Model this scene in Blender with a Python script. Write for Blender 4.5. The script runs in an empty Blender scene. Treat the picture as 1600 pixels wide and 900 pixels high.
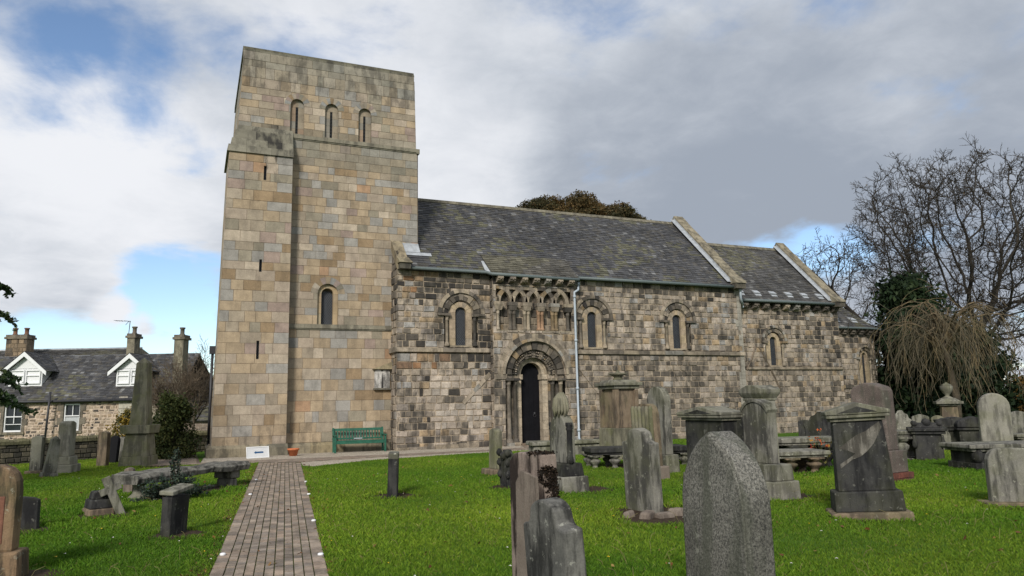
import bpy, math, random
import numpy as np
from mathutils import Vector, Matrix, noise as mnoise

sc = bpy.context.scene
COL = sc.collection
rad = math.radians

# ------------------------------------------------------------------ camera
EYE = np.array([0.0, 0.0, 1.7])
FPX = 1150.0
RC = np.array([[0.91907605, 0.04394197, 0.39162268],
               [-0.39361824, 0.15046682, 0.90687619],
               [-0.0190763, -0.98763801, 0.15558681]])      # columns: image right, image down, forward
cam = bpy.data.cameras.new("camera")
cam.sensor_width = 36.0
cam.lens = FPX / 1600 * 36
cam.clip_start = 0.1
cam.clip_end = 3000
cam_ob = bpy.data.objects.new("camera", cam)
COL.objects.link(cam_ob)
r_, d_, f_ = RC[:, 0], RC[:, 1], RC[:, 2]
cam_ob.matrix_world = Matrix(((r_[0], -d_[0], -f_[0], EYE[0]), (r_[1], -d_[1], -f_[1], EYE[1]),
                              (r_[2], -d_[2], -f_[2], EYE[2]), (0, 0, 0, 1)))
sc.camera = cam_ob


def ray(px, py):
    return RC @ np.array([px - 800.0, py - 450.0, FPX])


def on_y(px, py, Y):
    d = ray(px, py)
    return EYE + d * (Y / d[1])


def on_z(px, py, z=0.0):
    d = ray(px, py)
    return EYE + d * ((z - EYE[2]) / d[2])


def horizon(px):
    a = RC[2]
    return 450 - (a[0] * (px - 800) + a[2] * FPX) / a[1]


def at_depth(px, py, dep):
    d = ray(px, py)
    return EYE + d * (dep / FPX)


# ------------------------------------------------------------------ light, sky, exposure
SUN_EL, SUN_AZ = rad(32), rad(215)      # compass azimuth with +Y as north
SKY_STRENGTH = 0.14
sc.view_settings.view_transform = 'Standard'
sc.view_settings.look = 'None'
sc.view_settings.gamma = 1.0
sc.view_settings.use_curve_mapping = False
sc.view_settings.exposure = 0.18
sun = bpy.data.lights.new("sun", 'SUN')
sun.energy = 3.1
sun.angle = rad(12)
sun.color = (1.0, 0.95, 0.87)
sun_ob = bpy.data.objects.new("sun", sun)
COL.objects.link(sun_ob)
sdir = Vector((math.sin(SUN_AZ) * math.cos(SUN_EL), math.cos(SUN_AZ) * math.cos(SUN_EL), math.sin(SUN_EL)))
sun_ob.rotation_euler = sdir.to_track_quat('Z', 'Y').to_euler()
sun_ob.location = sdir * 80

world = bpy.data.worlds.new("World")
sc.world = world
world.use_nodes = True
wn, wl = world.node_tree.nodes, world.node_tree.links
wn.clear()


def WN(t, **kw):
    n = wn.new(t)
    for k, v in kw.items():
        setattr(n, k, v)
    return n


def wmath(op, a, b=None, clamp=False):
    n = WN('ShaderNodeMath', operation=op, use_clamp=clamp)
    for i, s in enumerate((a, b)):
        if s is None:
            continue
        if isinstance(s, (int, float)):
            n.inputs[i].default_value = s
        else:
            wl.new(s, n.inputs[i])
    return n.outputs[0]


def wmap(s, a, b, c=0.0, d=1.0, smooth=True):
    n = WN('ShaderNodeMapRange', interpolation_type='SMOOTHSTEP' if smooth else 'LINEAR')
    wl.new(s, n.inputs[0])
    for i, x in zip((1, 2, 3, 4), (a, b, c, d)):
        n.inputs[i].default_value = x
    return n.outputs[0]


sky = WN('ShaderNodeTexSky', sky_type='NISHITA')
sky.sun_disc = False
sky.sun_elevation = SUN_EL
sky.sun_rotation = SUN_AZ
sky.air_density = 0.9
sky.dust_density = 0.1
sky.ozone_density = 2.0
tcw = WN('ShaderNodeTexCoord')
nrm = WN('ShaderNodeVectorMath', operation='NORMALIZE')
wl.new(tcw.outputs['Generated'], nrm.inputs[0])
DIRV = nrm.outputs[0]
sep = WN('ShaderNodeSeparateXYZ')
wl.new(DIRV, sep.inputs[0])
zz = wmath('ADD', wmath('MAXIMUM', sep.outputs[2], 0.0), 0.22)
cmb = WN('ShaderNodeCombineXYZ')
wl.new(wmath('DIVIDE', sep.outputs[0], zz), cmb.inputs[0])
wl.new(wmath('DIVIDE', sep.outputs[1], zz), cmb.inputs[1])


def wnoise(scale, detail=8, rough=0.55, off=(0, 0, 0), dist=0.0, stretch=(1, 1, 1)):
    mp = WN('ShaderNodeMapping')
    mp.inputs['Location'].default_value = off
    mp.inputs['Scale'].default_value = stretch
    wl.new(cmb.outputs[0], mp.inputs[0])
    n = WN('ShaderNodeTexNoise')
    n.inputs['Scale'].default_value = scale
    n.inputs['Detail'].default_value = detail
    n.inputs['Roughness'].default_value = rough
    n.inputs['Distortion'].default_value = dist
    wl.new(mp.outputs[0], n.inputs['Vector'])
    return n.outputs[0]


def blob(px, py, radius_deg, amp):
    d = ray(px, py)
    d = d / np.linalg.norm(d)
    n = WN('ShaderNodeVectorMath', operation='DOT_PRODUCT')
    wl.new(DIRV, n.inputs[0])
    n.inputs[1].default_value = tuple(d)
    return wmap(n.outputs['Value'], math.cos(rad(radius_deg)), 1.0, 0.0, amp)


def total(items):
    s = items[0]
    for it in items[1:]:
        s = wmath('ADD', s, it)
    return s


cover = total([wmath('MULTIPLY', wmath('SUBTRACT', wnoise(1.5, 9, 0.56, (3.1, 1.7, 0), 0.35), 0.5), 1.15),
               wmath('MULTIPLY', wmath('SUBTRACT', wnoise(5.0, 9, 0.6, (1.1, 4.7, 0), 0.2), 0.5), 0.45)])
gaps = [(160, 95, 6, -.17), (40, 60, 7, -.08), (60, 265, 6, -.13), (230, 275, 5, -.10), (40, 15, 6, -.1), (290, 435, 5, -.30), (215, 440, 4, -.2), (60, 545, 5, -.30), (250, 560, 6, -.30), (120, 600, 7, -.36), (330, 590, 5, -.3), (30, 575, 5, -.2), (180, 575, 4, -.25),
        (1240, 382, 3.2, -.26), (1160, 380, 2.6, -.2), (1310, 397, 3.2, -.22), (1200, 300, 9, .12), (1590, 560, 7, -.1), (195, 505, 2.4, .4), (90, 470, 5, .2), (245, 518, 2.0, .25), (170, 350, 8, .2), (60, 170, 6, .1)]
cover = wmath('ADD', total([cover] + [blob(*g) for g in gaps]), 0.34)
mask = wmap(cover, 0.0, 0.30)
shade = total([wmath('MULTIPLY', wmath('SUBTRACT', wnoise(1.5, 10, .52, (1.3, 6.2, 0), .2), .5), .9), wmath('MULTIPLY', wnoise(1.9, 9, 0.55, (7.3, 2.2, 0), 0.3), .45), wmath('ADD', 0.28, 0.0),
               wmath('MULTIPLY', wmath('SUBTRACT', wnoise(5.5, 8, 0.62, (2.0, 9.1, 0), 0.3), 0.5), 0.52),
               blob(800, 120, 22, .13), blob(150, 350, 13, .30), blob(720, 270, 9, .10), blob(1500, 40, 22, .10), blob(60, 190, 9, .22), blob(195, 503, 3, .4), blob(560, 40, 10, .1),
               blob(1060, 260, 16, -.24), blob(1350, 240, 19, -.30), blob(1560, 270, 16, -.18), blob(110, 492, 5, -.2), blob(300, 495, 5, -.32), blob(960, 270, 9, -.08)])
shade = wmap(shade, 0.02, 1.0)
ramp = WN('ShaderNodeValToRGB')
wl.new(shade, ramp.inputs[0])
ramp.color_ramp.elements[0].color = (0.31, 0.35, 0.415, 1)
ramp.color_ramp.elements[1].color = (0.77, 0.785, 0.82, 1)
e = ramp.color_ramp.elements.new(0.47)
e.color = (0.52, 0.555, 0.61, 1)
cs = WN('ShaderNodeVectorMath', operation='SCALE')
wl.new(ramp.outputs[0], cs.inputs[0])
cs.inputs['Scale'].default_value = 1.0 / SKY_STRENGTH
mixw = WN('ShaderNodeMix', data_type='RGBA')
wl.new(mask, mixw.inputs[0])
wl.new(sky.outputs[0], mixw.inputs[6])
wl.new(cs.outputs[0], mixw.inputs[7])
bg = WN('ShaderNodeBackground')
wl.new(mixw.outputs[2], bg.inputs[0])
bg.inputs[1].default_value = SKY_STRENGTH
wo = WN('ShaderNodeOutputWorld')
wl.new(bg.outputs[0], wo.inputs[0])


# ------------------------------------------------------------------ helpers
class MB:
    """collects faces with a stone colour per vertex; build() links them as one mesh object"""

    def __init__(s):
        s.v, s.f, s.c, s.sm = [], [], [], []

    def poly(s, pts, col=(.3, .3, .3, 0), smooth=False):
        n = len(s.v)
        s.v.extend([tuple(map(float, p)) for p in pts])
        s.c.extend([col if len(col) == 4 else (*col, 0.15)] * len(pts))
        s.f.append(tuple(range(n, n + len(pts))))
        s.sm.append(smooth)

    def mesh(s, pts, faces, col=(.3, .3, .3, 0), smooth=False):
        n = len(s.v)
        s.v.extend([tuple(map(float, p)) for p in pts])
        s.c.extend([col if len(col) == 4 else (*col, 0.15)] * len(pts))
        for f in faces:
            s.f.append(tuple(n + i for i in f))
            s.sm.append(smooth)

    def hexa(s, b, t, col=(.3, .3, .3, 0)):
        s.mesh(list(b) + list(t), [(3, 2, 1, 0), (4, 5, 6, 7), (0, 1, 5, 4), (1, 2, 6, 5), (2, 3, 7, 6), (3, 0, 4, 7)], col)

    def box(s, x0, x1, y0, y1, z0, z1, col=(.3, .3, .3, 0), tp=0.0, tpy=None):
        ty = tp if tpy is None else tpy
        s.hexa([(x0, y0, z0), (x1, y0, z0), (x1, y1, z0), (x0, y1, z0)],
               [(x0 + tp, y0 + ty, z1), (x1 - tp, y0 + ty, z1), (x1 - tp, y1 - ty, z1), (x0 + tp, y1 - ty, z1)], col)

    def obox(s, c, ax, ay, az, col=(.3, .3, .3, 0)):
        """oriented box: centre and three half-axis vectors"""
        c, ax, ay, az = map(np.asarray, (c, ax, ay, az))
        s.hexa([c - ax - ay - az, c + ax - ay - az, c + ax + ay - az, c - ax + ay - az],
               [c - ax - ay + az, c + ax - ay + az, c + ax + ay + az, c - ax + ay + az], col)

    def prism(s, outline, fr, d0, d1, col=(.3, .3, .3, 0), smooth=False):
        """2-D outline (u, v) extruded between depths d0 and d1 of a frame"""
        n = len(outline)
        pts = [fr(u, v, d0) for u, v in outline] + [fr(u, v, d1) for u, v in outline]
        s.mesh(pts, [tuple(range(n))[::-1], tuple(range(n, 2 * n))] + [(i, (i + 1) % n, n + (i + 1) % n, n + i) for i in range(n)], col, smooth)

    def tube(s, pts, radii, n=6, col=(.3, .3, .3, 0), smooth=True, cap=True):
        pts = [np.asarray(p, float) for p in pts]
        if isinstance(radii, (int, float)):
            radii = [radii] * len(pts)
        V = []
        prev = None
        for i, p in enumerate(pts):
            t = pts[min(i + 1, len(pts) - 1)] - pts[max(i - 1, 0)]
            t = t / (np.linalg.norm(t) + 1e-9)
            if prev is None:
                a = np.cross(t, (0, 0, 1.0) if abs(t[2]) < .9 else (1.0, 0, 0))
            else:
                a = prev - t * (prev @ t)
            a = a / (np.linalg.norm(a) + 1e-9)
            prev = a
            b = np.cross(t, a)
            for k in range(n):
                g = 2 * math.pi * k / n
                V.append(p + radii[i] * (a * math.cos(g) + b * math.sin(g)))
        F = []
        for i in range(len(pts) - 1):
            for k in range(n):
                k2 = (k + 1) % n
                F.append((i * n + k, i * n + k2, (i + 1) * n + k2, (i + 1) * n + k))
        if cap and n > 3:
            F.append(tuple(range(n))[::-1])
            F.append(tuple(range((len(pts) - 1) * n, len(pts) * n)))
        s.mesh(V, F, col, smooth)

    def lathe(s, prof, n=16, c=(0, 0, 0), col=(.3, .3, .3, 0), smooth=True, rot=0.0):
        V = []
        for r, z in prof:
            for k in range(n):
                g = 2 * math.pi * k / n + rot
                V.append((c[0] + r * math.cos(g), c[1] + r * math.sin(g), c[2] + z))
        F = []
        for i in range(len(prof) - 1):
            for k in range(n):
                k2 = (k + 1) % n
                F.append((i * n + k, i * n + k2, (i + 1) * n + k2, (i + 1) * n + k))
        F.append(tuple(range(n))[::-1])
        F.append(tuple(range((len(prof) - 1) * n, len(prof) * n)))
        s.mesh(V, F, col, smooth)

    def build(s, name, mat, parent=None, bevel=0.0, seg=2, wob=0.0):
        me = bpy.data.meshes.new(name)
        V = np.array(s.v, dtype=np.float64)
        if wob:
            for i in range(len(V)):
                p = Vector(V[i]) * 2.3 + Vector((parent.location if parent else (0, 0, 0)))
                V[i] += np.array(mnoise.noise_vector(p)) * wob
        me.from_pydata(V.tolist(), [], s.f)
        at = me.attributes.new("col", 'FLOAT_COLOR', 'POINT')
        at.data.foreach_set("color", np.array(s.c, dtype=np.float32).ravel())
        me.polygons.foreach_set("use_smooth", s.sm)
        me.update()
        me.materials.append(mat)
        o = bpy.data.objects.new(name, me)
        COL.objects.link(o)
        if parent:
            o.parent = parent
        if bevel:
            b = o.modifiers.new("edge", 'BEVEL')
            b.width = bevel
            b.segments = seg
            b.limit_method = 'ANGLE'
            b.angle_limit = rad(32)
        return o


def thing(name, label, cat, loc=(0, 0, 0), rz=0.0, group=None, lean=(0, 0)):
    o = bpy.data.objects.new(name, None)
    o.empty_display_size = 0.2
    COL.objects.link(o)
    o.location = tuple(map(float, loc))
    o.rotation_euler = (lean[0], lean[1], rz)
    tag(o, label, cat, group)
    return o


def tag(o, label=None, cat=None, group=None, kind=None):
    if label:
        o["label"] = label
    if cat:
        o["category"] = cat
    if group:
        o["group"] = group
    if kind:
        o["kind"] = kind
    return o


# ------------------------------------------------------------------ materials
class NT:
    def __init__(s, name):
        s.m = bpy.data.materials.new(name)
        s.m.use_nodes = True
        s.n, s.l = s.m.node_tree.nodes, s.m.node_tree.links
        s.bsdf = s.n['Principled BSDF']
        s.geo = s.n.new('ShaderNodeNewGeometry')
        s.pos = s.geo.outputs['Position']

    def lk(s, a, b):
        s.l.new(a, b)

    def noise(s, scale, detail=6, rough=.55, stretch=None, off=(0, 0, 0), vec=None, out=0):
        vec = vec or s.pos
        mp = s.n.new('ShaderNodeMapping')
        mp.inputs['Location'].default_value = off
        if stretch:
            mp.inputs['Scale'].default_value = stretch
        s.lk(vec, mp.inputs[0])
        t = s.n.new('ShaderNodeTexNoise')
        t.inputs['Scale'].default_value = scale
        t.inputs['Detail'].default_value = detail
        t.inputs['Roughness'].default_value = rough
        s.lk(mp.outputs[0], t.inputs['Vector'])
        return t.outputs[out]

    def voro(s, scale, feature='F1', out='Distance'):
        t = s.n.new('ShaderNodeTexVoronoi')
        t.feature = feature
        t.inputs['Scale'].default_value = scale
        s.lk(s.pos, t.inputs['Vector'])
        return t.outputs[out]

    def mapr(s, v, a, b, c=0., d=1., smooth=False):
        n = s.n.new('ShaderNodeMapRange')
        n.interpolation_type = 'SMOOTHSTEP' if smooth else 'LINEAR'
        s.lk(v, n.inputs[0])
        for i, x in zip((1, 2, 3, 4), (a, b, c, d)):
            n.inputs[i].default_value = x
        return n.outputs[0]

    def math(s, op, a, b=0.0):
        n = s.n.new('ShaderNodeMath')
        n.operation = op
        for i, x in enumerate((a, b)):
            if isinstance(x, (int, float)):
                n.inputs[i].default_value = x
            else:
                s.lk(x, n.inputs[i])
        return n.outputs[0]

    def mix(s, fac, a, b, mode='MIX'):
        n = s.n.new('ShaderNodeMix')
        n.data_type = 'RGBA'
        n.blend_type = mode
        for i, x in ((0, fac), (6, a), (7, b)):
            if isinstance(x, (int, float)):
                n.inputs[i].default_value = x
            elif isinstance(x, tuple):
                n.inputs[i].default_value = (*x[:3], 1)
            else:
                s.lk(x, n.inputs[i])
        return n.outputs[2]

    def grey(s, v):
        n = s.n.new('ShaderNodeCombineXYZ')
        for i in range(3):
            s.lk(v, n.inputs[i])
        return n.outputs[0]

    def attr(s, name="col"):
        n = s.n.new('ShaderNodeAttribute')
        n.attribute_name = name
        return n

    def bump(s, h, strength=.4, dist=.01):
        n = s.n.new('ShaderNodeBump')
        n.inputs['Strength'].default_value = strength
        n.inputs['Distance'].default_value = dist
        s.lk(h, n.inputs['Height'])
        s.lk(n.outputs[0], s.bsdf.inputs['Normal'])

    def done(s, col, rough=.9, spec=.25, metal=0.0):
        if isinstance(col, tuple):
            s.bsdf.inputs['Base Color'].default_value = (*col[:3], 1)
        else:
            s.lk(col, s.bsdf.inputs['Base Color'])
        s.bsdf.inputs['Roughness'].default_value = rough
        s.bsdf.inputs['Specular IOR Level'].default_value = spec
        s.bsdf.inputs['Metallic'].default_value = metal
        return s.m


def mat_masonry(name, mottle=.22, fine=.16, bump=.5, rough=.92, soot=(.035, .033, .03), sc1=2.6, lich=0.0):
    t = NT(name)
    a = t.attr()
    c = a.outputs['Color']
    n1 = t.noise(sc1, 7, .6)
    n2 = t.noise(28, 5, .6)
    c = t.mix(1.0, c, t.grey(t.mapr(n1, .3, .7, 1 - mottle, 1 + mottle)), 'MULTIPLY')
    c = t.mix(1.0, c, t.grey(t.mapr(n2, .3, .7, 1 - fine, 1 + fine)), 'MULTIPLY')
    st = t.math('ADD', t.math('MULTIPLY', t.noise(3.2, 8, .65, (1, 1, .5)), .62), t.math('MULTIPLY', t.noise(1.1, 5, .6, (3.2, 3.2, .28), (5, 3, 2)), .42))
    st = t.math('MULTIPLY', t.mapr(st, .485, .615, 0, 1, True), a.outputs['Alpha'])
    c = t.mix(st, c, soot)
    if lich:
        lm = t.mapr(t.noise(9, 7, .7, None, (4, 4, 9)), .58, .68, 0, lich, True)
        c = t.mix(lm, c, (.30, .30, .16))
    t.bump(t.math('ADD', t.math('MULTIPLY', n2, .6), n1), bump, .012)
    return t.done(c, rough, .2)


def mat_stone(name, base, dark, light, streak=.5, lich=.25, lichc=(.33, .33, .26), sc1=3.0, bump=.45, seed=0, thr=.5, green=.0):
    """weathered monument stone: mottling, rain streaks, lichen spots"""
    t = NT(name)
    o = (seed * 1.7, seed * 3.1, seed * .9)
    n1 = t.noise(sc1, 8, .62, None, o)
    c = t.mix(t.mapr(n1, .32, .68, 0, 1), base, light)
    ns = t.math('ADD', t.math('MULTIPLY', t.noise(7, 7, .65, (1, 1, .16), o), .6), t.math('MULTIPLY', t.noise(2.2, 6, .6, (1, 1, .5), o), .4))
    c = t.mix(t.mapr(ns, thr - .045, thr + .065, 0, streak, True), c, dark)
    n3 = t.noise(60, 4, .6)
    c = t.mix(1.0, c, t.grey(t.mapr(n3, .25, .75, .78, 1.22)), 'MULTIPLY')
    if green:
        c = t.mix(t.mapr(t.noise(1.8, 5, .6, None, (9, 1, seed)), .42, .62, 0, green, True), c, (.13, .135, .055))
    if lich:
        lm = t.mapr(t.noise(11, 6, .68, None, (seed, 7, 2)), .60, .66, 0, lich, True)
        c = t.mix(lm, c, lichc)
    t.bump(t.math('ADD', t.math('MULTIPLY', n3, .35), n1), bump, .015)
    return t.done(c, .88, .22)


def mat_granite(name, base, spk, lite, sc=55, rough=.75):
    t = NT(name)
    v = t.noise(sc, 4, .7)
    c = t.mix(t.mapr(v, .40, .58, 0, 1), spk, base)
    c = t.mix(t.mapr(t.noise(sc * 1.3, 3, .6, None, (3, 3, 3)), .56, .66, 0, .75), c, lite)
    c = t.mix(1.0, c, t.grey(t.mapr(t.noise(1.6, 6, .6), .32, .68, .62, 1.35)), 'MULTIPLY')
    c = t.mix(t.mapr(t.noise(5, 6, .65, (1, 1, .16), (2, 2, 0)), .46, .62, 0, .6, True), c, (.055, .06, .042))
    c = t.mix(t.mapr(t.noise(9, 6, .7, None, (1, 5, 2)), .60, .67, 0, .45, True), c, (.30, .30, .25))
    t.bump(v, .25, .006)
    return t.done(c, rough, .3)


def mat_plain(name, col, rough=.6, spec=.35, var=.12, sc1=12, bump=.1, metal=0.0):
    t = NT(name)
    n = t.noise(sc1, 6, .6)
    c = t.mix(1.0, (*col, 1), t.grey(t.mapr(n, .3, .7, 1 - var, 1 + var)), 'MULTIPLY')
    if bump:
        t.bump(n, bump, .006)
    return t.done(c, rough, spec, metal)


def mat_leaf(name, rough=.7, trans=.25):
    t = NT(name)
    a = t.attr()
    m = t.done(a.outputs['Color'], rough, .2)
    if trans:
        tr = t.n.new('ShaderNodeBsdfTranslucent')
        t.lk(a.outputs['Color'], tr.inputs[0])
        mx = t.n.new('ShaderNodeMixShader')
        mx.inputs[0].default_value = trans
        t.lk(t.bsdf.outputs[0], mx.inputs[1])
        t.lk(tr.outputs[0], mx.inputs[2])
        t.lk(mx.outputs[0], t.n['Material Output'].inputs[0])
    return m


def mat_glass_lattice(name, cell=.085, base=(.012, .014, .02), lead=(.085, .09, .095)):
    """old quarry glazing behind a wire guard: diamond leads over dark panes"""
    t = NT(name)
    sp = t.n.new('ShaderNodeSeparateXYZ')
    t.lk(t.pos, sp.inputs[0])
    u, v = t.math('ADD', sp.outputs[0], sp.outputs[1]), t.math('MULTIPLY', sp.outputs[2], .72)

    def line(x):
        f = t.math('FRACT', t.math('DIVIDE', x, cell))
        f = t.math('ABSOLUTE', t.math('SUBTRACT', f, .5))
        return t.mapr(f, .36, .47, 0, 1, True)
    g = t.math('MAXIMUM', line(t.math('ADD', u, v)), line(t.math('SUBTRACT', u, v)))
    n = t.noise(9, 4, .5)
    c = t.mix(t.mapr(n, .4, .7, 0, .7), base, (.03, .036, .045))
    c = t.mix(t.math('MULTIPLY', g, .75), c, lead)
    t.bump(t.math('ADD', g, t.math('MULTIPLY', n, .6)), .5, .01)
    return t.done(c, .35, .3)


M = {}
M['tower'] = mat_masonry('tower_ashlar', .17, .13, .4)
M['nave'] = mat_masonry('old_masonry', .30, .24, .9, sc1=4.0)
M['slate'] = mat_masonry('slate', .35, .2, .3, .62, sc1=1.4, lich=.2)
M['blue_slate'] = mat_masonry('blue_slate', .3, .2, .3, .6, sc1=1.4)
M['lead'] = mat_plain('lead_sheet', (.34, .36, .38), .5, .5, .25, 5)
M['gutter'] = mat_plain('gutter_paint', (.10, .125, .125), .5, .4, .15)
M['pipe'] = mat_plain('pipe_paint', (.36, .41, .46), .45, .4, .12, 6)
M['glass'] = mat_glass_lattice('lattice_glass')
M['dark'] = mat_plain('dark_void', (.012, .012, .014), .8, .1, .1)
M['louvre'] = mat_plain('louvre_slate', (.05, .052, .058), .7, .3)
M['door'] = mat_plain('black_door_paint', (.006, .006, .008), .7, .12, .3, 3, .2)
M['iron'] = mat_plain('iron', (.03, .03, .035), .5, .4)
M['white'] = mat_plain('white_paint', (.72, .73, .74), .5, .4, .06)
M['green'] = mat_plain('green_paint', (.017, .098, .062), .55, .35, .3, 9)
M['blue'] = mat_plain('blue_paint', (.015, .075, .19), .5, .4, .05)
M['board'] = mat_plain('sign_board', (.60, .61, .62), .6, .3, .05)
M['terra'] = mat_plain('terracotta', (.46, .15, .065), .8, .2, .18, 14)
M['soil'] = mat_plain('soil', (.045, .032, .022), .95, .1, .5, 18, .8)
M['leaf'] = mat_leaf('foliage')
M['bark'] = mat_masonry('bark', .35, .25, .8, sc1=5)
M['house'] = mat_masonry('rubble', .25, .2, .8, sc1=5)
M['pane'] = mat_plain('window_pane', (.02, .024, .028), .08, .6, .3, 1.5, 0)
M['paver'] = mat_masonry('brick_paver', .22, .2, .5, sc1=5)
M['petal'] = mat_leaf('petals', .6, .1)

# grey, dark, red and pink monument stones
M['s_grey'] = mat_stone('grey_sandstone', (.145, .138, .12), (.035, .034, .031), (.225, .215, .185), .85, .5, seed=1, green=.22)
M['s_pale'] = mat_stone('pale_sandstone', (.20, .19, .16), (.065, .062, .053), (.275, .26, .22), .65, .45, seed=2, green=.25)
M['s_dark'] = mat_stone('sooty_sandstone', (.023, .023, .024), (.009, .009, .010), (.052, .051, .048), .8, .5, (.17, .17, .145), seed=3, green=.12)
M['s_moss'] = mat_stone('mossy_sandstone', (.15, .14, .10), (.05, .048, .038), (.215, .20, .145), .65, .25, seed=4, green=.5)
M['s_red'] = mat_stone('red_sandstone', (.175, .112, .066), (.035, .027, .022), (.24, .165, .10), .85, .5, seed=5, green=.2)
M['s_pink'] = mat_stone('pink_sandstone', (.150, .120, .098), (.045, .035, .03), (.205, .17, .14), .55, .12, seed=6, thr=.53)
M['s_brown'] = mat_stone('brown_sandstone', (.155, .115, .078), (.045, .037, .03), (.215, .165, .115), .7, .2, seed=7, green=.25)
M['s_lich'] = mat_stone('lichened_stone', (.16, .155, .13), (.05, .048, .04), (.25, .24, .2), .8, .85, (.40, .40, .33), sc1=4.5, bump=.9, seed=8, green=.3)
M['s_cap'] = mat_stone('greened_cap_stone', (.13, .125, .10), (.045, .044, .036), (.22, .21, .17), .65, .45, (.34, .34, .26), seed=9, green=.3)
M['s_moul'] = mat_stone('growth_stained_sandstone', (.185, .145, .12), (.018, .012, .010), (.27, .215, .185), .97, .1, seed=11, thr=.485)
M['g_grey'] = mat_granite('grey_granite', (.145, .138, .120), (.042, .041, .037), (.245, .238, .215))
M['g_pink'] = mat_granite('pink_granite', (.150, .118, .102), (.075, .060, .053), (.215, .175, .155), 70)


def mat_ground():
    t = NT('lawn_soil')
    n1, n2, n3 = t.noise(.55, 5, .6), t.noise(6, 7, .65), t.noise(60, 4, .6)
    c = t.mix(t.mapr(n1, .35, .65), (.050, .115, .008), (.070, .145, .012))
    c = t.mix(t.mapr(n2, .45, .7, 0, .6), c, (.040, .090, .008))
    c = t.mix(1.0, c, t.grey(t.mapr(n3, .2, .8, .6, 1.4)), 'MULTIPLY')
    t.bump(n3, .8, .03)
    return t.done(c, .9, .15)


def mat_gravel():
    t = NT('gravel')
    v = t.n.new('ShaderNodeTexVoronoi')
    v.inputs['Scale'].default_value = 26
    t.lk(t.pos, v.inputs['Vector'])
    sp = t.n.new('ShaderNodeSeparateColor')
    t.lk(v.outputs['Color'], sp.inputs[0])
    c = t.mix(sp.outputs[0], (.42, .36, .28), (.70, .63, .53))
    c = t.mix(t.mapr(v.outputs['Distance'], .35, .7, 0, .6), c, (.16, .135, .105))
    c = t.mix(t.mapr(t.noise(1.4, 5, .6), .45, .7, 0, .35), c, (.18, .14, .10))
    t.bump(t.mapr(v.outputs['Distance'], 0, .7, 1, 0), .9, .03)
    return t.done(c, .9, .2)


M['ground'] = mat_ground()
M['gravel'] = mat_gravel()

# ------------------------------------------------------------------ ground, lawn base, paths
def lerp(a, b, t):
    return a + (b - a) * t


def in_poly(x, y, P):
    c = False
    j = len(P) - 1
    for i in range(len(P)):
        xi, yi = P[i]
        xj, yj = P[j]
        if (yi > y) != (yj > y) and x < (xj - xi) * (y - yi) / (yj - yi) + xi:
            c = not c
        j = i
    return c


mb = MB()
mb.poly([(-900, -60, 0), (900, -60, 0), (900, 1500, 0), (-900, 1500, 0)])
tag(mb.build('ground', M['ground']), kind='structure')

PATH_L0, PATH_R0 = np.array([-1.0, -3.0]), np.array([.12, -3.0])
PATH_L1, PATH_R1 = np.array([2.0, 25.2]), np.array([3.22, 24.6])
P_PATH = [tuple(PATH_L0), tuple(PATH_R0), tuple(PATH_R1), tuple(PATH_L1)]
P_EW = [(-1.6, 26.2), (.3, 25.6), (.3, 25.2), (2.0, 25.2), (3.22, 24.6), (5.4, 25.1), (9.2, 25.62), (12.0, 25.6), (12.6, 27.4), (13.9, 27.4), (13.9, 28.1), (12.4, 28.1), (12.0, 26.8), (9.4, 26.35), (5.6, 26.4), (3.4, 26.4), (.3, 26.5), (.2, 31.5), (-1.6, 31.5)]
P_GN = [(.25, 25.3), (2.0, 25.2), (2.1, 26.4), (3.4, 26.4), (9.4, 26.35), (12.0, 26.8), (12.4, 28.1), (12.4, 29.2), (.45, 29.2)]
P_GS = [(3.08, 23.0), (3.3, 22.6), (5.1, 23.9), (9.0, 24.95), (12.0, 25.1), (12.0, 25.6), (9.2, 25.62), (5.4, 25.1), (3.22, 24.6)]
NOGRASS = [P_PATH, P_EW, P_GN, P_GS]
for nm, P, z, m in (('gravel_strip', P_GN, .006, M['gravel']), ('gravel_strip', P_GS, .006, M['gravel'])):
    mb = MB()
    mb.poly([(x, y, z) for x, y in P])
    tag(mb.build(nm, m), kind='structure')

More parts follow.
